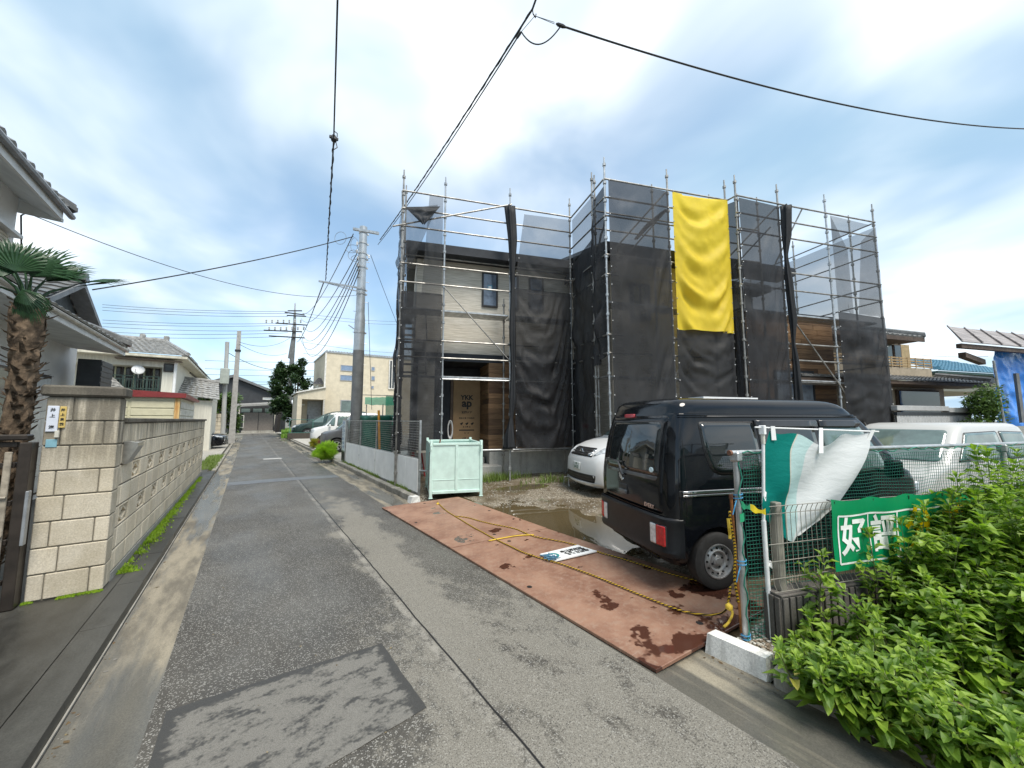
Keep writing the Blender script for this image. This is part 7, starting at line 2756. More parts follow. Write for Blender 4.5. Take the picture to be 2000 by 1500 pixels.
G = [[net_pt(i, j) for j in range(NVc + 1)] for i in range(NUc + 1)]
for i in range(NUc + 1):
    mb.tube(G[i], .0019, 3, cap=False)
for j in range(NVc + 1):
    mb.tube([G[i][j] for i in range(NUc + 1)], .0019, 3, cap=False)
mb.build('mesh', m_gnet, net, recalc=False, kind='stuff')
mb = MB()
mb.tube([G[i][0] + Vector((0, 0, .03 + .012 * sin(i * .9))) for i in range(0, NUc + 1, 2)], .005, 5)
mb.tube([G[0][j] + nu_ * (-.03 - .015 * sin(j * .8)) for j in range(0, NVc + 1, 2)], .005, 5)
mb.tube([G[i][NVc] + Vector((0, 0, -.01)) for i in range(0, NUc + 1, 2)], .006, 5)
mb.build('edge_cord', m_gnet, net, kind='stuff')
# rusty stake tied with tape, beside the post
S0 = gp(1449, 1240, .07)
rs = thing('rusty_stake', 'rusty stake wound with yellow and black rope beside the net post', 'stake', S0)
ztk = 1.10
stp = Vector((S0.x - .01, S0.y + .02, ztk))
MB().bar((S0.x, S0.y, 0), stp, .011, 8).build('stake', M('orange_rust', (.28, .11, .03), .85, var=.35, vs=30), rs)
MB().lathe([(.016, -.02), (.016, .012), (.001, .014)], stp, (0, 0, 1), 8).build('cap', M('dark_rust', (.12, .05, .03), .9), rs)
P = []
for k in range(90):
    f = k / 89
    a = f * 9
    P.append(Vector((S0.x, S0.y, 0)).lerp(stp, .28 + .62 * f) + Vector((-.022 + .012 * cos(a), .008 * sin(a), 0)))
MB().tube(P, .009, 6).build('rope', m_rope, rs, smooth=True)
MB().tube([P[-8] + Vector((-.03, 0, .0)), P[-14] + Vector((-.05, -.01, -.02)), P[-20] + Vector((-.035, 0, -.03)), P[-24] + Vector((-.05, 0, -.03))], .011, 6).build('rope_knot', m_yrope, rs)
tp = thing('barrier_tape', 'green and yellow tape stretched from the net post to the flag pole', 'tape', N0)
tz_ = 1.075
F0 = gp(1507, 1250, .105)
pa_, pb_ = N0 + Vector((-.01, -.02, tz_)), Vector((F0.x - .02, F0.y - .02, 1.02))


def tape(a, b, name, m):
    def fn(s, t):
        p = a.lerp(b, s)
        return p + Vector((0, -.004 * sin(s * 9), (t - .5) * .04 * (1 + .4 * sin(s * 7)) - .012 * sin(pi * s)))
    MB().grid(fn, 14, 2).build(name, m, tp, recalc=False)


m_tg, m_ty = M('green_tape', (.02, .30, .14), .4), M('yellow_tape', (.72, .55, .02), .4)
tape(pa_, pa_.lerp(pb_, .38), 'green_band', m_tg)
tape(pa_.lerp(pb_, .38), pb_, 'yellow_band', m_ty)
q_ = N0 + Vector((-.05, -.01, .98))
MB().grid(lambda s, t: q_ + Vector((.085 * s - .01, -.022 - .01 * sin(4 * s), .06 * t - .03 + .01 * s)), 6, 3).build('green_band', m_tg, tp, recalc=False)
bs = thing('blue_string', 'blue string tied round the foot and middle of the net post', 'string', N0)
m_bs = M('bright_blue_string', (.06, .28, .50), .6)
for z_ in (.10, .62, 1.10):
    mb = MB()
    mb.tube([N0 + Vector((.03 * cos(t_), .03 * sin(t_), z_ + .004 * t_)) for t_ in [k * .6 for k in range(24)]], .004, 5)
    mb.tube([N0 + Vector((-.03, 0, z_)), N0 + Vector((-.06, .0, z_ - .04)), N0 + Vector((-.075, .01, z_ - .10))], .004, 5)
    mb.build('loop', m_bs, bs)

# ------------------------------------------------------------------ banner flag
fp = thing('banner_pole', 'white plastic banner pole standing in the gravel by the low fence', 'flag pole', F0)
ftop = at_ = None
d_ = _ray(1489, 836)
k_ = hypot(F0.x, F0.y) / hypot(d_.x, d_.y)
ftop = _C + d_ * k_
MB().bar((F0.x, F0.y, 0.0), (F0.x - .01, F0.y, .95), .016, 10).build('lower_pole', m_white, fp, smooth=40)
MB().bar((F0.x - .01, F0.y, .95), ftop - Vector((0, 0, .1)), .011, 10).build('upper_pole', m_white, fp, smooth=40)
MB().bar(ftop - Vector((0, 0, .12)), ftop - Vector((0, 0, .05)), .014, 10).build('collar', M('ivory', (.6, .6, .5)), fp, smooth=40)
MB().box(ftop.x - .018, ftop.x + .018, ftop.y - .02, ftop.y + .02, ftop.z - .05, ftop.z + .02, .004).build('head', m_white, fp)
fa = radians(-21)
fu = Vector((cos(fa), sin(fa), 0))
ca = ftop - fu * .07 + Vector((0, 0, .006))
dist_end = None
# crossbar end so that it reads at the flag's upper right corner
def on_wall(x, y, P, ang):
    n = Vector((-sin(ang), cos(ang), 0))
    d = _ray(x, y)
    return _C + d * (n.dot(Vector((P.x, P.y, 0))) / n.dot(d))


ce = on_wall(1716, 843, F0, fa)
MB().bar(ca, ce, .006, 6).build('crossbar', m_white, fp)


def mat_flag():
    s = NT('flag_print')
    uv = s.n('ShaderNodeUVMap').outputs[0]
    v = s.sep(uv)
    a = s.math('ADD', v[0], s.math('MULTIPLY', s.math('SINE', s.math('MULTIPLY', v[1], 5.5)), .045))
    a = s.math('SUBTRACT', a, s.math('MULTIPLY', v[1], .05))
    c = s.mix(s.ramp(a, .405, .415), (.50, .68, .66), (.74, .76, .75))
    c = s.mix(s.ramp(a, .285, .289), (.62, .60, .50), c)
    c = s.mix(s.ramp(a, .275, .279), (.0, .20, .165), c)
    s.set(c, .75, 0, .2)
    tl = s.n('ShaderNodeBsdfTranslucent')
    s.put(tl.inputs[0], c)
    mx = s.n('ShaderNodeMixShader')
    mx.inputs[0].default_value = .3
    s.t.links.new(s.b.outputs[0], mx.inputs[1])
    s.t.links.new(tl.outputs[0], mx.inputs[2])
    s.t.links.new(mx.outputs[0], s.out.inputs[0])
    s.bump(s.math('ADD', s.noise(s.map(s.pos(), (3, 3, 9), rot=(0, .7, .2)), 2.5, 5, .6, .6), s.math('MULTIPLY', s.noise(s.pos(), 160, 2, .6), .05)), .22, .03)
    return s.m


fl = thing('banner_flag', 'white and green banner flag twisted by the wind and caught on the low fence', 'flag', F0)
# outline of the cloth: points down the pole side and down the fly side (photo position, distance from the lens)
dF = (ftop - _C).dot(_fw)
left = [(1500, 841, 0), (1487, 880, -.01), (1486, 930, -.02), (1489, 960, -.03), (1484, 985, -.03), (1492, 1010, -.02), (1515, 1035, .02)]
right = [(1700, 843, .34), (1694, 868, .33), (1680, 900, .30), (1660, 942, .26), (1636, 985, .20), (1606, 1016, .12), (1565, 1040, .05)]


def flag_pt(s, t):
    f = t * (len(left) - 1)
    k = min(int(f), len(left) - 2)
    f -= k
    l_ = [left[k][i] + (left[k + 1][i] - left[k][i]) * f for i in range(3)]
    r_ = [right[k][i] + (right[k + 1][i] - right[k][i]) * f for i in range(3)]
    x_, y_, d2 = (l_[i] + (r_[i] - l_[i]) * s for i in range(3))
    y_ += 22 * sin(pi * s) * (1 - t) ** 3 * (.8 + .5 * sin(2 * pi * s * 2 + 1.6)) + 18 * sin(pi * s) * t ** 2
    p = on_wall(x_, y_, F0, fa)
    w = .022 * sin(2 * pi * (1.3 * s + 1.1 * t) + .6) * min(1, 4 * s) + .012 * nz3(s * 4, t * 4, 2) + .008 * sin(2 * pi * (3 * s - 2 * t)) * t
    return p + Vector((-sin(fa), cos(fa), 0)) * (w - .012)


mb = MB()
nF = 40
mb.grid(flag_pt, nF, nF)
me = mb.mesh('cloth', mat_flag(), recalc=False, smooth=True, inv=tmat(fl).inverted())
uvl = me.uv_layers.new(name='UVMap')
for poly in me.polygons:
    for li in poly.loop_indices:
        vi = me.loops[li].vertex_index
        uvl.data[li].uv = ((vi % (nF + 1)) / nF, (vi // (nF + 1)) / nF)
obj('cloth', me, fl)
for s_ in (.03, .46, .97):
    tp_ = Vector(flag_pt(s_, .0))
    bp_ = ca.lerp(ce, (.10 + s_ * .87))
    dn_ = Vector((0, 0, -1))
    MB().hexa([tp_ + dn_ * .06 - fu * .022 - _fw * .014, tp_ + dn_ * .06 + fu * .022 - _fw * .014, bp_ + fu * .02 - _fw * .012 + Vector((0, 0, .014)), bp_ - fu * .02 - _fw * .012 + Vector((0, 0, .014))], [tp_ + dn_ * .06 - fu * .022 - _fw * .009, tp_ + dn_ * .06 + fu * .022 - _fw * .009, bp_ + fu * .02 - _fw * .008 + Vector((0, 0, .014)), bp_ - fu * .02 - _fw * .008 + Vector((0, 0, .014))]).build('loop', m_white, fl)
for z_ in (1.12, 1.09, .62, .38):
    MB().box(F0.x - .012, F0.x + .055, F0.y - .02, F0.y - .012, z_, z_ + .045, .003, X=Matrix.Translation((F0.x, F0.y, z_)) @ Matrix.Rotation(.5, 4, 'Y') @ Matrix.Translation((-F0.x, -F0.y, -z_))).build('loop', m_white, fl)

# ------------------------------------------------------------------ low mesh fence on ribbed blocks with the banner
K0 = gp(1535, 1284, .05)
K0.z = 0
kb_ = thing('fence_base', 'brown ribbed concrete block base of the low mesh fence', 'wall', K0, LOT)
m_rib = mat_concrete('brown_block', (.085, .075, .068), (.13, .118, .105), .3)
base_h = .44
for i in range(8):
    m2 = MB()
    a = i * .40
    m2.box(a + .003, a + .397, .012, .148, -.05, base_h, .004)
    for k in range(6):
        m2.box(a + .012 + k * .064, a + .058 + k * .064, -.002, .012, -.05, base_h - .004, .003)
    for k in range(3):
        if i == 0:
            m2.box(-.012, .004, .016 + k * .046, .052 + k * .046, -.05, base_h - .004, .003)
    m2.build('block', m_rib, kb_, w=False)
MB().box(.002, 3.2, .005, .155, base_h + .001, base_h + .015, .003).build('cap', m_rib, kb_, w=False)
lf = thing('low_fence', 'low grey wire mesh fence with the green banner tied to it', 'fence', K0, LOT)
m_fgrey = M('beige_grey_paint', (.27, .25, .21), .5, .2)
fz0, fz1 = base_h + .06, 1.075
for a in (.06, 2.06):
    MB().box(a, a + .055, .05, .105, base_h + .016, fz1 + .012, .004).build('post', m_fgrey, lf, w=False)
nvw = int((3.1) / .05)
for i in range(nvw + 1):
    a = -.02 + i * .05
    m2 = MB()
    m2.tube([(a, .015, fz0 - .02), (a, .035, fz0 + .02), (a, .04, fz0 + .06), (a, .04, fz1 - .06), (a, .03, fz1 - .03), (a, .015, fz1)], .0022, 4)
    m2.build('upright_wire', m_fgrey, lf, w=False)
for z_ in (fz0 - .02, fz0 + .06, fz0 + .18, fz0 + .30, fz1 - .06, fz1):
    y_ = .036 if fz0 < z_ < fz1 - .01 else .012
    MB().bar((-.05, y_, z_), (3.1, y_, z_), .003, 5).build('level_wire', m_fgrey, lf, w=False)
b0u = .52
bnr = thing('banner', 'green banner with large white and yellow characters on the low fence', 'banner', K0, LOT)
m_bg = M('banner_green', (.0, .23, .085), .32, var=.06)
bz0, bz1 = .57, 1.10


def ban(s, t):
    u_ = b0u + s * 2.55
    z_ = bz0 + (bz1 - bz0) * t
    sag = .022 * abs(sin(pi * s * 6)) * (t ** 3)
    return Vector((u_, -.012 - .015 * nz3(u_ * 3, z_ * 4, 4) - .012 * abs(sin(pi * s * 6 + .4)) * t ** 2, z_ - sag))


MB().grid(ban, 70, 18).build('cloth', m_bg, bnr, smooth=True, recalc=False, w=False)
m_yl = M('banner_yellow', (.72, .50, .0), .4)
m_wl = M('banner_white', (.74, .75, .72), .4)


def bline(u0, z0, u1, z1, w):
    m2 = MB()
    d = Vector((u1 - u0, 0, z1 - z0))
    n_ = max(1, int(d.length / .05))
    nn = Vector((-d.z, 0, d.x)).normalized() * w
    vs, fs = [], []
    for k in range(n_ + 1):
        p = Vector((u0, 0, z0)) + d * (k / n_)
        for q_ in (p - nn, p + nn):
            b_ = ban((q_.x - b0u) / 2.55, (q_.z - bz0) / (bz1 - bz0))
            vs.append(b_ + Vector((0, -.003, 0)))
    for k in range(n_):
        fs.append((2 * k, 2 * k + 2, 2 * k + 3, 2 * k + 1))
    m2.add(vs, fs)
    m2.build('border', m_wl, bnr, w=False, recalc=False)


zb0, zb1 = .62, .975
bline(.575, zb0, .575, zb1, .007)
bline(.575, zb1, 2.9, zb1, .007)
bline(.575, zb0, 2.9, zb0, .007)
bline(.905, zb0, .905, zb1, .005)
bline(1.235, zb0, 1.235, zb1, .007)


def bchar(ch, u, size, m):
    me_ = text_mesh(ch, size, m, extrude=.0005, bold=size * .022)
    me_.transform(Matrix(((1, 0, 0, u), (0, 0, -1, 0), (0, 1, 0, .795), (0, 0, 0, 1))))
    for v in me_.vertices:
        b_ = ban((v.co.x - b0u) / 2.55, (v.co.z - bz0) / (bz1 - bz0))
        v.co.y = b_.y - .004 + v.co.y * .3
    obj('lettering', me_, bnr)


bchar('好', .74, .29, m_wl)
bchar('評', 1.07, .29, m_wl)
bchar('分', 1.50, .36, m_yl)
bchar('譲', 1.95, .36, m_yl)
bchar('中', 2.40, .36, m_yl)
for k in range(7):
    u_ = b0u + .02 + k * .42
    MB().tube([(u_, .03, 1.085), (u_ + .01, -.02, 1.08), (u_ + .012, -.015, 1.055)], .004, 5).build('cable_tie', m_trim, bnr, w=False)

# ------------------------------------------------------------------ weeds
rg = random.Random(77)
weeds, stems = MB(), MB()


def wleaf(mb, p, d, L, w):
    d = d.normalized()
    s_ = d.cross(Vector((0, 0, 1)))
    if s_.length < .1:
        s_ = Vector((1, 0, 0))
    s_.normalize()
    n = s_.cross(d)
    a = p + d * L * .12
    b = p + d * L * .5 + n * L * .04
    c = p + d * L - n * L * .16
    fold = n * w * .35
    mb.add([p, a + s_ * w * .25 + fold * .3, a - s_ * w * .25 + fold * .3, b + s_ * w * .5 + fold, b, b - s_ * w * .5 + fold, p + d * L * .78 + s_ * w * .3 - n * L * .03, p + d * L * .78 - s_ * w * .3 - n * L * .03, c], [(0, 4, 3, 1), (0, 2, 5, 4), (4, 8, 6, 3), (4, 5, 7, 8)])


def weed(x, y, h, lean, leaf, rg, dens=1.0):
    z0 = .05
    top = Vector((x + lean.x * h, y + lean.y * h, z0 + h))
    base = Vector((x, y, z0))
    bend = Vector((rg.gauss(0, .05), rg.gauss(0, .05), 0)) * h
    pts = [base, base.lerp(top, .5) + bend, top]
    stems.tube(pts, .004, 4, rr=[.006, .0045, .002])
    n = int(h / .05 * dens) + 3
    for k in range(n):
        f = (k + .6) / n
        if f < .18 and h > .4:
            continue
        p = pts[0] * (1 - f) ** 2 + (pts[1]) * 2 * f * (1 - f) + pts[2] * f * f
        m_ = 3 if f < .9 else 5
        for j in range(m_):
            a = k * 1.9 + j * 2 * pi / m_ + rg.uniform(-.4, .4)
            up_k = rg.uniform(-.15, .55) + (.7 if f > .92 else 0)
            L = leaf * (1.15 - .75 * f) * rg.uniform(.7, 1.25) + .02
            d = Vector((cos(a), sin(a), up_k))
            pp = p + d.normalized() * L * .25
            weeds.cur = 2 if (f < .5 and rg.random() < .05) else (0 if rg.random() < .52 else 1)
            wleaf(weeds, pp, d, L, L * rg.uniform(.36, .52))
    # side shoots
    if h > .5:
        for k in range(int(3 * dens)):
            f = rg.uniform(.3, .85)
            p = base.lerp(top, f) + bend * .8
            a = rg.uniform(0, 6.28)
            e = p + Vector((cos(a) * .16, sin(a) * .16, .12))
            stems.bar(p, e, .003, 4, .0015, cap=False)
            for j in range(7):
                q = p.lerp(e, .4 + .6 * j / 6)
                a2 = rg.uniform(0, 6.28)
                weeds.cur = 0 if rg.random() < .7 else 1
                wleaf(weeds, q, Vector((cos(a2), sin(a2), rg.uniform(-.1, .5))), leaf * rg.uniform(.5, .9), leaf * .38)


def infront(x, y):
    """how far in front of the low fence (metres, towards the camera side)"""
    d = Vector((x, y, 0)) - K0
    return -(d.dot(VV)), d.dot(UU)


cnt = 0
while cnt < 270:
    u_ = rg.uniform(.05, 3.6)
    f_ = rg.uniform(.06, 1.15)
    p = K0 + UU * u_ - VV * f_
    edge = XK + .02 + .10 * nz3(p.y * 2.5, 3)
    if p.x < edge - .10 + .1 * rg.random():
        continue
    cnt += 1
    tall = smooth01((u_ - .5) / 1.6)
    h = rg.uniform(.22, .55) + tall * rg.uniform(.05, .80) * (1 if rg.random() < .75 else 1.3)
    h *= 1 - .45 * smooth01((f_ - .45) / .7)
    if u_ < .5:
        h = min(h, .26 + .35 * u_)
    if u_ > 1.5:
        h *= 1.18
    ln = Vector((rg.gauss(0, .12), rg.gauss(-.05, .12), 0))
    if p.x < 3.2:
        ln.x -= .25
    weed(p.x, p.y, h, ln, rg.uniform(.10, .155), rg)
for (px_, py_, u_, f_) in ((1900, 878, 2.05, .25), (1870, 930, 1.85, .30), (1935, 905, 2.3, .3), (1985, 905, 2.65, .35), (1800, 985, 1.5, .22), (1700, 1040, .95, .2), (1600, 1085, .35, .1), (1760, 1015, 1.2, .18), (1960, 960, 2.3, .5)):
    p = K0 + UU * u_ - VV * f_
    q = _ray(px_, py_)
    k_ = hypot(p.x, p.y) / hypot(q.x, q.y)
    zt = CH + q.z * k_
    pt2 = _C + q * k_
    h = max(.2, zt - .05)
    weed(pt2.x, pt2.y, h, Vector((rg.gauss(0, .02), rg.gauss(0, .02), 0)), .12, rg, 1.1)
for i in range(75):
    y = rg.uniform(-.5, 1.02)
    weed(XK + rg.uniform(-.10, .12), y, rg.uniform(.14, .34), Vector((rg.uniform(-.7, .1), rg.gauss(0, .3), 0)), rg.uniform(.08, .13), rg)
for i in range(46):                                  # taller stalks against the banner
    u_, f_ = rg.uniform(1.45, 3.3), rg.uniform(.06, .34)
    p = K0 + UU * u_ - VV * f_
    weed(p.x, p.y, rg.uniform(.72, 1.08), Vector((rg.gauss(0, .07), rg.gauss(0, .07), 0)), rg.uniform(.10, .15), rg)
# runners creeping over the kerb
for i in range(90):
    y = rg.uniform(-.35, 1.10)
    x = XK + .14 + rg.uniform(-.02, .15)
    weed(x, y, rg.uniform(.12, .30), Vector((rg.uniform(-1.3, -.1), rg.gauss(0, .3), 0)), rg.uniform(.07, .12), rg)
wd = thing('weeds', 'dense leafy green weeds growing in front of the low fence', 'weeds', K0)
wd['kind'] = 'stuff'
weeds.build('foliage', [m_weed, m_weed2, m_weed3], wd, recalc=False)
stems.build('stems', m_stem, wd, recalc=False)
# ------------------------------------------------------------------ neighbours on the right
nb = thing('tiled_house', 'beige house with grey tiled roofs and wooden balcony right of the scaffolding', 'house', at(1780, 840, 15), LOT)
m_nbw = M('beige_plaster', (.40, .34, .25), .85, var=.1, bump=.1)
m_brn = M('brown_timber', (.075, .05, .035), .7, var=.3)
inv = tmat(nb).inverted()


def nl(x, y, d):
    return inv @ at(x, y, d)


e0, e1 = nl(1640, 628, 15.5), nl(1806, 660, 15.0)
zE = (e1.z)
uR = e1.x
uL = uR - 9
vF = e1.y
mb = MB()
mb.box(uL, uR - 1.0, vF + 1.0, vF + 7, 0, zE + .15)
mb.build('upper_wall', m_nbw, nb, w=False)
mb = MB()
tile_roof(mb, (uL, vF, zE), (uR, vF, zE), (uL, vF + 4, zE + 1.5), (uR - 2.6, vF + 4, zE + 1.5), 32, 10, .04, .04)
tile_roof(mb, (uR, vF, zE), (uR, vF + 8, zE), (uR - 2.6, vF + 4, zE + 1.5), (uR - 2.6, vF + 4.1, zE + 1.5), 28, 10, .04, .04)
ridge(mb, (uR + .05, vF, zE + .06), (uR - 2.6, vF + 4, zE + 1.55))
ridge(mb, (uL, vF + 4, zE + 1.5), (uR - 2.6, vF + 4, zE + 1.5))
mb.build('upper_roof', m_tile, nb, w=False, kind='stuff')
MB().box(uL, uR - .05, vF + .06, vF + 1.0, zE - .12, zE - .01).box(uL, uR, vF + .0, vF + .05, zE - .16, zE + .0).build('eave', m_brn, nb, w=False)
def lv_(px, py, v, T=None):
    """point of the house's own upright plane y = v that is seen at the given spot"""
    I = tmat(T or nb).inverted()
    o, d = I @ _C, I.to_3x3() @ _ray(px, py)
    return o + d * ((v - o.y) / d.y)


wv = vF + 1.0
wz1 = lv_(1740, 672, wv).z
wz0 = wz1 - 1.0
for k, (pa_, pb_) in enumerate(((1700, 1722), (1724, 1740), (1742, 1757))):
    ua, ub = lv_(pa_, 690, wv).x, lv_(pb_, 690, wv).x
    o = MB().box(ua, ub, wv - .06, wv - .004, wz0, wz1).build('window', m_brn, nb, w=False)
    MB().box(ua + .06, ub - .06, wv - .08, wv - .062, wz0 + .05, wz1 - .06).build('pane', m_glass_g if k != 2 else m_glass, o, w=False)
MB().box(lv_(1758, 690, wv).x, lv_(1774, 690, wv).x, wv - .05, wv - .004, wz0, wz1).build('shutter_box', M('ochre_panel', (.36, .27, .14), .7), nb, w=False)
gl_ = lv_(1747, 667, vF + .8)
MB().lathe([(.001, -.16), (.1, -.12), (.14, 0), (.1, .12), (.001, .15)], gl_, (0, 0, 1), 12).build('globe_lamp', m_white, nb, w=False, smooth=True)
bv = vF - .2
bR_ = lv_(1817, 700, bv)
bz0_, bz1_ = lv_(1790, 716, bv).z, lv_(1790, 701, bv).z
bal = MB().box(uL, bR_.x, bv, bv + 1.1, bz0_ - .40, bz0_ - .06).build('balcony', m_nbw, nb, w=False)
m_slat = M('varnished_slat', (.40, .28, .14), .55, var=.2)
for k in range(4):
    z_ = bz0_ + (bz1_ - bz0_) * k / 3
    MB().box(uL, bR_.x, bv - .02, bv + .02, z_ - .025, z_ + .025).build('rail', m_slat, bal, w=False)
for k in range(20):
    MB().box(bR_.x - .05 - k * .45, bR_.x - .01 - k * .45, bv - .035, bv - .022, bz0_ - .06, bz1_ + .03).build('baluster', m_slat, bal, w=False)
lvv = vF - 1.7
g1 = lv_(1940, 752, lvv)
zl_ = lv_(1850, 746, lvv).z
rT = lv_(1828, 727, bv)
mb = MB()
tile_roof(mb, (uL, lvv, zl_), (g1.x, lvv, zl_), (uL, bv + .0, bz0_ - .42), (rT.x, bv + .0, bz0_ - .42), 46, 8, .035, .04)
tile_roof(mb, (g1.x, lvv, zl_), (g1.x, lvv + 5, zl_), (rT.x, bv, bz0_ - .42), (rT.x, bv + 2, bz0_ - .42), 20, 8, .035, .04)
ridge(mb, (g1.x, lvv, zl_ + .05), (rT.x, bv + .0, bz0_ - .38))
mb.build('lower_roof', m_tile, nb, w=False, kind='stuff')
MB().box(uL, g1.x - .8, lvv + .9, lvv + 6, 0, zl_ + .1).build('lower_wall', m_nbw, nb, w=False)
MB().box(uL, g1.x - .05, lvv + .03, lvv + .9, zl_ - .12, zl_ - .02).build('lower_eave', m_brn, nb, w=False)
ua, ub = lv_(1748, 775, lvv + .9).x, lv_(1830, 775, lvv + .9).x
ww = MB().box(ua, ub, lvv + .83, lvv + .895, .6, zl_ - .2).build('window', m_brn, nb, w=False)
MB().box(ua + .06, ub - .06, lvv + .80, lvv + .825, .65, zl_ - .26).build('pane', m_glass, ww, w=False)

pw_ = thing('panel_wall', 'grey corrugated panel wall with metal capping in front of the tiled house', 'wall', at(1815, 838, 12), LOT)
inv2 = tmat(pw_).inverted()
a_, b_ = inv2 @ at(1725, 795, 12.0), inv2 @ at(1897, 800, 11.4)
zt_ = b_.z
m_pg1, m_pg2 = M('pale_grey_panel', (.40, .40, .39), .6, var=.08), M('mid_grey_panel', (.28, .285, .29), .6, var=.08)
mid = (inv2 @ at(1800, 800, 11.7)).x
for k, (u0, u1, m_) in enumerate(((a_.x - 1.5, mid, m_pg1), (mid + .005, b_.x, m_pg2))):
    mb = MB()
    n_ = int((u1 - u0) / .06)
    vs, fs = [], []
    for i in range(n_ + 1):
        u_ = u0 + (u1 - u0) * i / n_
        y_ = b_.y + (.012 if i % 2 else 0)
        vs += [(u_, y_, 0), (u_, y_, zt_ - .1), (u_, y_ + .05, 0), (u_, y_ + .05, zt_ - .1)]
    for i in range(n_):
        o = i * 4
        fs += [(o, o + 4, o + 5, o + 1), (o + 2, o + 3, o + 7, o + 6)]
    mb.add(vs, fs)
    mb.build('panel', m_, pw_, w=False)
for (u0, u1, dz) in ((a_.x - 1.5, mid - .05, .03), (mid - .04, b_.x + .1, -.01)):
    MB().box(u0, u1, b_.y - .03, b_.y + .12, zt_ - .08 + dz, zt_ + .06 + dz, .008).build('capping', m_pg1, pw_, w=False)
MB().box(a_.x - 1.5, b_.x, b_.y - .012, b_.y + .06, zt_ - .18, zt_ - .09).build('shadow_rail', m_dkclad, pw_, w=False)

bt = thing('blue_roof_house', 'distant cream house with blue tiled roof', 'house', at(1900, 760, 19), LOT)
inv3 = tmat(bt).inverted()
p0, p1 = inv3 @ at(1832, 723, 19), inv3 @ at(1960, 711, 18)
mb = MB()
tile_roof(mb, (p0.x, p0.y, p0.z), (p0.x + 9, p0.y, p0.z), (p0.x + 3.2, p0.y + 4, p0.z + 1.5), (p0.x + 9, p0.y + 4, p0.z + 1.5), 30, 10, .04, .04)
ridge(mb, (p0.x, p0.y, p0.z + .05), (p0.x + 3.2, p0.y + 4, p0.z + 1.55))
mb.build('roof', m_tile_b, bt, w=False, kind='stuff')
MB().box(p0.x + 1.0, p0.x + 9, p0.y + .8, p0.y + 6, 0, p0.z + .05).build('wall', M('cream_wall', (.55, .50, .38), .8, var=.05), bt, w=False)
MB().box(p0.x + .1, p0.x + 9, p0.y + .05, p0.y + .8, p0.z - .12, p0.z - .02).build('eave', M('green_trim', (.03, .08, .07), .6), bt, w=False)

# shed wrapped in blue tarpaulin
ts = thing('tarp_shed', 'old shed with rusty metal roof wrapped in blue tarpaulin', 'shed', at(1985, 840, 10.5), LOT)
inv4 = tmat(ts).inverted()
c0_, c1_ = inv4 @ at(1878, 672, 10.2), inv4 @ at(2000, 662, 9.6)
m_rr = M('rusty_sheet_roof', (.26, .235, .225), .6, .2, var=.3, vs=3)
r0, r1 = inv4 @ at(1878, 668, 10.2), inv4 @ at(1955, 640, 11.2)
du_, dv_ = 4.5, 1.6
zr = r0.z
for k in range(5):
    ua = r0.x + k * .9
    MB().hexa([(ua + .01, r0.y, zr), (ua + .89, r0.y, zr), (ua + .89 + 3.0, r0.y + dv_, zr + 1.0), (ua + 3.01, r0.y + dv_, zr + 1.0)], [(ua + .01, r0.y, zr + .03), (ua + .89, r0.y, zr + .03), (ua + .89 + 3.0, r0.y + dv_, zr + 1.03), (ua + 3.01, r0.y + dv_, zr + 1.03)]).build('roof_strip', m_rr, ts, w=False)
    MB().hexa([(ua - .03, r0.y - .02, zr + .02), (ua + .03, r0.y - .02, zr + .02), (ua + 3.03, r0.y + dv_, zr + 1.02), (ua + 2.97, r0.y + dv_, zr + 1.02)], [(ua - .03, r0.y - .02, zr + .08), (ua + .03, r0.y - .02, zr + .08), (ua + 3.03, r0.y + dv_, zr + 1.08), (ua + 2.97, r0.y + dv_, zr + 1.08)]).build('roof_rib', m_rr, ts, w=False)
MB().box(r0.x + .1, r0.x + 5.2, r0.y + .05, r0.y + .16, zr - .14, zr - .02).build('eave_beam', m_brn, ts, w=False)
MB().hexa([(r0.x + .35, r0.y + .1, zr - .38), (r0.x + 1.7, r0.y + .3, zr - .50), (r0.x + 1.7, r0.y + .45, zr - .50), (r0.x + .35, r0.y + .25, zr - .38)], [(r0.x + .35, r0.y + .1, zr - .24), (r0.x + 1.7, r0.y + .3, zr - .36), (r0.x + 1.7, r0.y + .45, zr - .36), (r0.x + .35, r0.y + .25, zr - .24)]).build('beam', m_brn, ts, w=False)
m_tarp = M('blue_tarpaulin', (.015, .20, .68), .28, var=.08, vs=4, bump=.4, bs=9, spec=.6)
tu0 = lv_(1936, 760, r0.y + .45, ts).x


def tarp(s, t):
    u_ = tu0 + 3.6 * s + .35 * t * (1 - s)
    z_ = .1 + (zr - .08) * t
    w = .07 * nz3(s * 7 + t * 3, t * 5, 3) + .02 * sin(2 * pi * (4 * s + 2.2 * t)) + .03 * nz3(s * 22 + t * 9, t * 12, 8)
    return Vector((u_ + .06 * nz3(1, t * 6, 4), r0.y + .45 - w, z_))


MB().grid(tarp, 60, 50).build('tarpaulin', m_tarp, ts, w=False, smooth=True, recalc=False)
MB().box(tu0 + .62, tu0 + .78, r0.y + .18, r0.y + .24, .2, 1.65).build('plank', m_pole_d, ts, w=False)
pr_ = lv_(1940, 700, r0.y + .2, ts)
MB().bar((pr_.x + .15, pr_.y, 0), (pr_.x, pr_.y, zr - .4), .03, 8).build('prop', m_galv, ts, w=False)
rg = random.Random(55)
gs = thing('garden_bush', 'green bush between the panel wall and the blue tarpaulin', 'bush', at(1915, 838, 11))
cl = [(at(rg.uniform(1903, 1940), rg.uniform(765, 838), 11 + rg.uniform(-.3, .3)), (.35, .35, .3)) for _ in range(16)]
leaf_clumps(MB(), cl, 3000, .11, rg).build('foliage', m_shrub, gs, recalc=False)

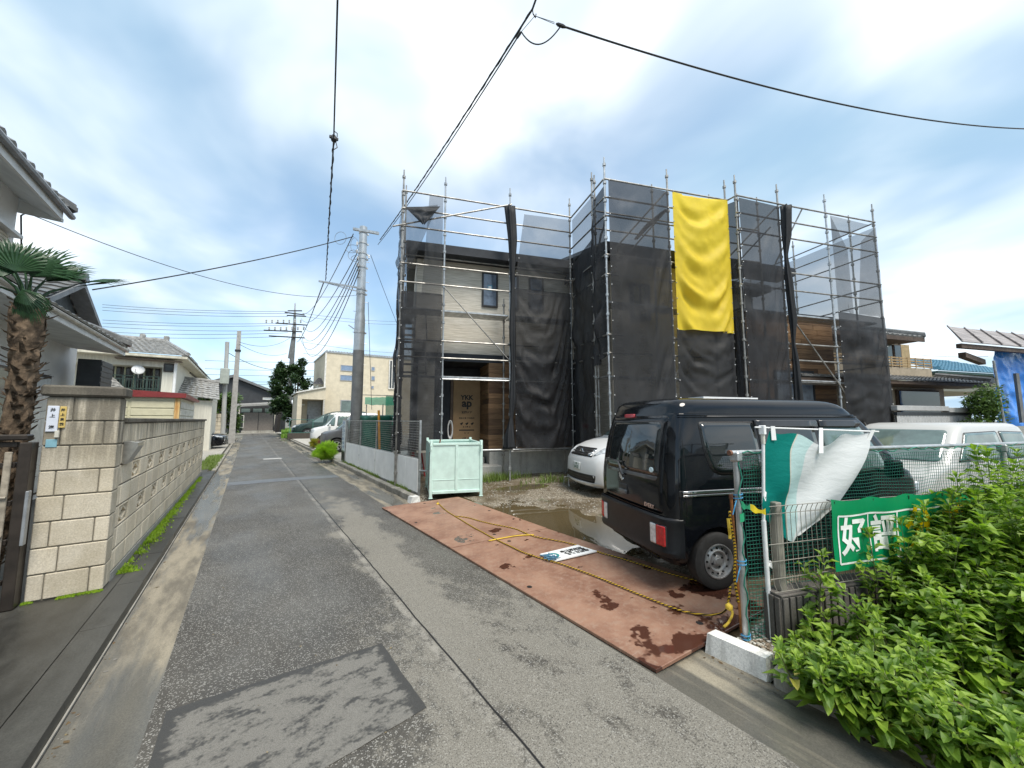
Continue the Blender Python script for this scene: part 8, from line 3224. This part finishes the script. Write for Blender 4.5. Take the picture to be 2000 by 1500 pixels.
# ------------------------------------------------------------------ green tarpaulins behind the white fence
gt = thing('green_awning', 'green mesh awning rigged over a pipe behind the utility pole', 'awning', (5.6, 19, 0))
m_gt = net_mat('green_mesh', (.02, .24, .14), .8, .4)
A0, A1, A2, A3 = ony(713, 790, 18.5), ony(772, 792, 18.5), ony(772, 776, 20), ony(713, 776, 20)
MB().grid(lambda s, t: A0.lerp(A1, s).lerp(A3.lerp(A2, s), t) + Vector((0, 0, -.12 * sin(pi * t) + .05 * nz3(s * 6, t * 3))), 16, 8).build('canopy', m_gt, gt, recalc=False, smooth=True)
MB().grid(lambda s, t: ony(752, 830, 19).lerp(ony(775, 830, 19), s) + Vector((0, .06 * nz3(s * 8, t * 2), 1.45 * t)), 12, 8).build('drape', m_gt, gt, recalc=False, smooth=True)
for px_ in (716, 748, 770):
    p = ony(px_, 790, 18.6)
    MB().bar((p.x, p.y, .1), p, .025, 6).build('post', m_pipe, gt)
pr0, pr1 = ony(705, 771, 19.4), ony(775, 773, 19.4)
MB().bar(pr0, pr1, .02, 6).build('ridge_pipe', m_pipe, gt)
gc = thing('tarp_stack', 'stack under a dark green tarpaulin behind the white fence', 'tarpaulin stack', (5.2, 14.8, .1))
m_gt2 = M('green_tarpaulin', (.012, .10, .065), .4, var=.25, vs=3, bump=.4, bs=10)
q0, q1 = ony(712, 840, 14.6), ony(772, 840, 14.6)
zt2 = ony(740, 812, 14.6).z


def cover(s, t):
    a = 2 * pi * s
    w_, d_ = (q1.x - q0.x) / 2 + .05, 1.1
    ex = lambda v: abs(v) ** .45 * (1 if v >= 0 else -1)
    k = 1.0 - .10 * t if t < .8 else (1 - .08) * (1 - (t - .8) / .2)
    z_ = .1 + (zt2 - .1) * min(1, t / .8)
    return Vector(((q0.x + q1.x) / 2 + w_ * ex(cos(a)) * k + .03 * nz3(a * 2, t * 5), 15.7 + d_ * ex(sin(a)) * k + .03 * nz3(a * 3, t * 4, 2), z_ + .02 * nz3(a, t * 3)))


MB().grid(cover, 48, 20).build('cover', m_gt2, gc, smooth=True, recalc=True)

# white kei step stool seen beside the wagon's bumper
stl = thing('step_stand', 'small folding metal step beside the bumper of the white wagon', 'step', gp(1110, 952, .12))
s0 = gp(1112, 950, .12)
MB().tube([s0, s0 + Vector((.05, .1, .18)), s0 + Vector((.4, -.1, .16)), s0 + Vector((.35, -.2, 0))], .012, 6).build('frame', m_galv, stl)
MB().tube([s0 + Vector((.1, .3, 0)), s0 + Vector((.12, .3, .18)), s0 + Vector((.45, .1, .16))], .012, 6).build('brace', m_galv, stl)
sgw = thing('site_notice', 'white site notice with red heading tied to the scaffolding', 'sign', uvz(2.0, -.4, .9), LOT)
ps_ = Vector((1.95, .12, 0))
q = tmat(sgw).inverted() @ uvz(2.05, -.10, 1.0)
MB().box(q.x, q.x + .26, q.y - .01, q.y, q.z - .05, q.z + .62).build('panel', m_white, sgw, w=False)
MB().box(q.x + .03, q.x + .23, q.y - .014, q.y - .011, q.z + .48, q.z + .58).build('heading', M('red_print', (.5, .03, .03), .5), sgw, w=False)
for k in range(7):
    MB().box(q.x + .03, q.x + .20 + .02 * (k % 2), q.y - .014, q.y - .011, q.z + .02 + k * .06, q.z + .035 + k * .06).build('print_line', m_ink, sgw, w=False)

# ------------------------------------------------------------------ overhead wires
def wire(label, a, b, r, sag=0.0, n=24, mat=None, group='overhead wires', extra=None, twist=0.0):
    a, b = Vector(a), Vector(b)
    pts = []
    for i in range(n + 1):
        f = i / n
        p = a.lerp(b, f)
        p.z -= sag * 4 * f * (1 - f)
        pts.append(p)
    t_ = thing('overhead_wire', label, 'cable', a, 0, group)
    MB().tube(pts, r, 5).build('cable', mat or m_wire, t_)
    if twist:
        tw = []
        N = int((b - a).length / .05)
        d = (b - a).normalized()
        e = d.orthogonal().normalized()
        g = d.cross(e)
        for i in range(N + 1):
            f = i / N
            p = a.lerp(b, f)
            p.z -= sag * 4 * f * (1 - f)
            tw.append(p + (e * cos(i * .55) + g * sin(i * .55)) * twist)
        MB().tube(tw, r * .55, 4).build('spiral_tie', mat or m_wire, t_)
    if extra:
        extra(t_)
    return t_


# drop wire over the lane hanging from above to the pole's side arm
T0, T1 = at(661, -60, 4.2), at(652, 270, 6.4)
T2 = at(636, 548, dUP - .2)


def clampx(t_):
    MB().lathe([(.01, -.07), (.045, -.05), (.05, .0), (.035, .05), (.01, .07)], T1, (0, .3, 1), 10).box(T1.x - .07, T1.x + .07, T1.y - .02, T1.y + .02, T1.z - .02, T1.z + .03, .008).build('tension_clamp', m_trim, t_)
    MB().tube([T1 + Vector((.03, 0, -.04)), T1 + Vector((.06, 0, -.14)), T1 + Vector((.01, 0, -.20))], .008, 5).build('clamp_arm', m_trim, t_)
    MB().tube([T1 + Vector((.05, 0, .05)), T1 + Vector((.05, 0, .11)), T1 + Vector((0, 0, .13))], .008, 5).build('clamp_arm', m_trim, t_)


wire('thick drop cable with a tension clamp hanging straight over the lane', T0, T1, .012, 0, extra=clampx)
wire('spiral wrapped cable from the tension clamp down to the pole side arm', T1, T2, .014, .04, 40, twist=.018)
# pair of service cables rising to the upper right, with the branch joint
J0 = at(1040, 18, 5.0)
J1 = at(1018, 62, 5.2)
J2 = at(1096, 50, 5.0)
E0 = at(742, 470, dUP - .2)
wire('upper service cable from the pole rising past the left scaffold poles', E0 + Vector((0, 0, .03)), J0, .014, .10, 40, twist=.012)
wire('upper service cable leaving the top of the picture above the branch joint', J0, at(1075, -80, 4.6), .014, 0)
wire('lower service cable from the pole to the hanging branch connector', at(738, 478, dUP - .2), J1, .010, .14, 40)
jt = thing('cable_joint', 'cable branch joint with hooks and a drooping loop at the top of the picture', 'cable joint', J0)
MB().tube([J0, J0 + Vector((.01, 0, -.06)), J0 + Vector((.05, 0, -.09)), J0 + Vector((.06, 0, -.03))], .008, 6).build('hook', m_trim, jt)
m_gw = M('steel_wire', (.16, .19, .22), .4, .5)
J0b = J0 + Vector((.04, 0, -.07))
for o in (-.012, .012):
    MB().bar(J0b, J2.lerp(J0b, .25) + Vector((0, 0, o)), .004, 5).build('strand', m_gw, jt)
MB().bar(J0b, J1, .004, 5).build('strand', m_gw, jt)
MB().lathe([(.008, 0), (.022, .03), (.024, .10), (.008, .16)], J2.lerp(J0b, .2), (J2 - J0b), 8).build('grip', m_trim, jt)
MB().lathe([(.008, 0), (.018, .03), (.018, .10), (.008, .14)], J1, (E0 - J1), 8).build('grip', m_trim, jt)
lp_ = [J1.lerp(J2, f) + Vector((0, 0, -.26 * 4 * f * (1 - f) * (1 - .25 * f))) for f in [k / 16 for k in range(17)]]
MB().tube(lp_, .009, 6).build('drip_loop', m_wire, jt)
R1 = at(2060, 252, 9.0)
wire('long sagging cable from the branch joint to the upper right edge', J2, R1, .013, .40, 50)
# pole to the lower left houses
wire('single cable from the pole top sloping down to the white house on the left', at(690, 462, dUP - .2), onx(180, 566, -3.2), .016, .12, 40)
wire('thin wire from the pole to the eave of the white house', at(705, 575, dUP), onx(68, 422, -3.0), .007, .55, 40)
# bundle from the pole to the far line pole
ORB = ['highest', 'second highest', 'third highest', 'fourth highest', 'third lowest', 'second lowest', 'side arm one']
m_w2 = M('far_cable', (.05, .055, .06), .6)
far = [(590, 612), (588, 622), (592, 634), (588, 646), (585, 655), (590, 660), (580, 668)]
for i, ((fx, fy_), (nx_, ny_)) in enumerate(zip(far, [(690, 457), (697, 495), (699, 505), (700, 512), (701, 520), (703, 526), (632, 552)])):
    wire(ORB[i] + ' of the cables sweeping from the steel pole to the far pole', at(nx_, ny_, dUP - .15), ony(fx, fy_, LP - .5), .018 if i < 6 else .022, 1.0 + .35 * i if i < 6 else .5, 30, m_w2, 'bundled cables between the two poles')
wire('stay wire from the pole slanting down behind the scaffolding', at(724, 498, dUP), at(800, 690, 20), .01, .1, 20, m_w2)
wire('thin vertical conduit wire hanging beside the pole', at(719, 590, dUP), at(726, 800, dUP + 1), .01, 0, 8, m_w2)
# lines crossing the sky to the left behind the roofs
ORD = ['topmost', 'second', 'third', 'fourth', 'fifth', 'sixth', 'seventh', 'eighth']
for i, (y0, y1) in enumerate(((595, 608), (600, 612), (606, 618), (625, 631), (631, 635), (638, 645), (648, 650), (656, 657))):
    wire(ORD[i] + ' from the top of the eight parallel power lines left of the far pole', ony(200, y0, 60), ony(562, y1, LP), .022, .25, 20, m_w2, 'parallel power lines left of the far pole')
for i, (y0, y1) in enumerate(((612, 628), (618, 634), (668, 690), (690, 705))):
    wire(ORD[i] + ' from the top of four faint power lines right of the far pole', ony(592, y0, LP), ony(800, y1, 60), .018, .3, 20, m_w2, 'faint power lines right of the far pole')
for i, y0 in enumerate((704, 720, 731, 743, 748)):
    wire(ORD[i] + ' from the top of the low power lines behind the concrete pole', ony(400, y0, 75), ony(640, y0 + 4, 75), .03, .1, 16, m_w2, 'low power lines behind the concrete pole')
wire('cable from the cabinet pole across to the dark tree', ony(444, 688, 33), ony(540, 722, 44), .022, .3, 20, m_w2)
wire('cable from the square concrete pole to the far line pole', ony(467, 668, 33), ony(566, 660, LP), .016, .6, 20, m_w2)
wire('second cable from the square concrete pole sagging to the far line pole', ony(467, 672, 33), ony(560, 690, LP), .016, .5, 20, m_w2)
wire('short distant wires beside the blue roof', at(1780, 692, 26), at(1930, 696, 26), .012, .1, 10, m_w2)
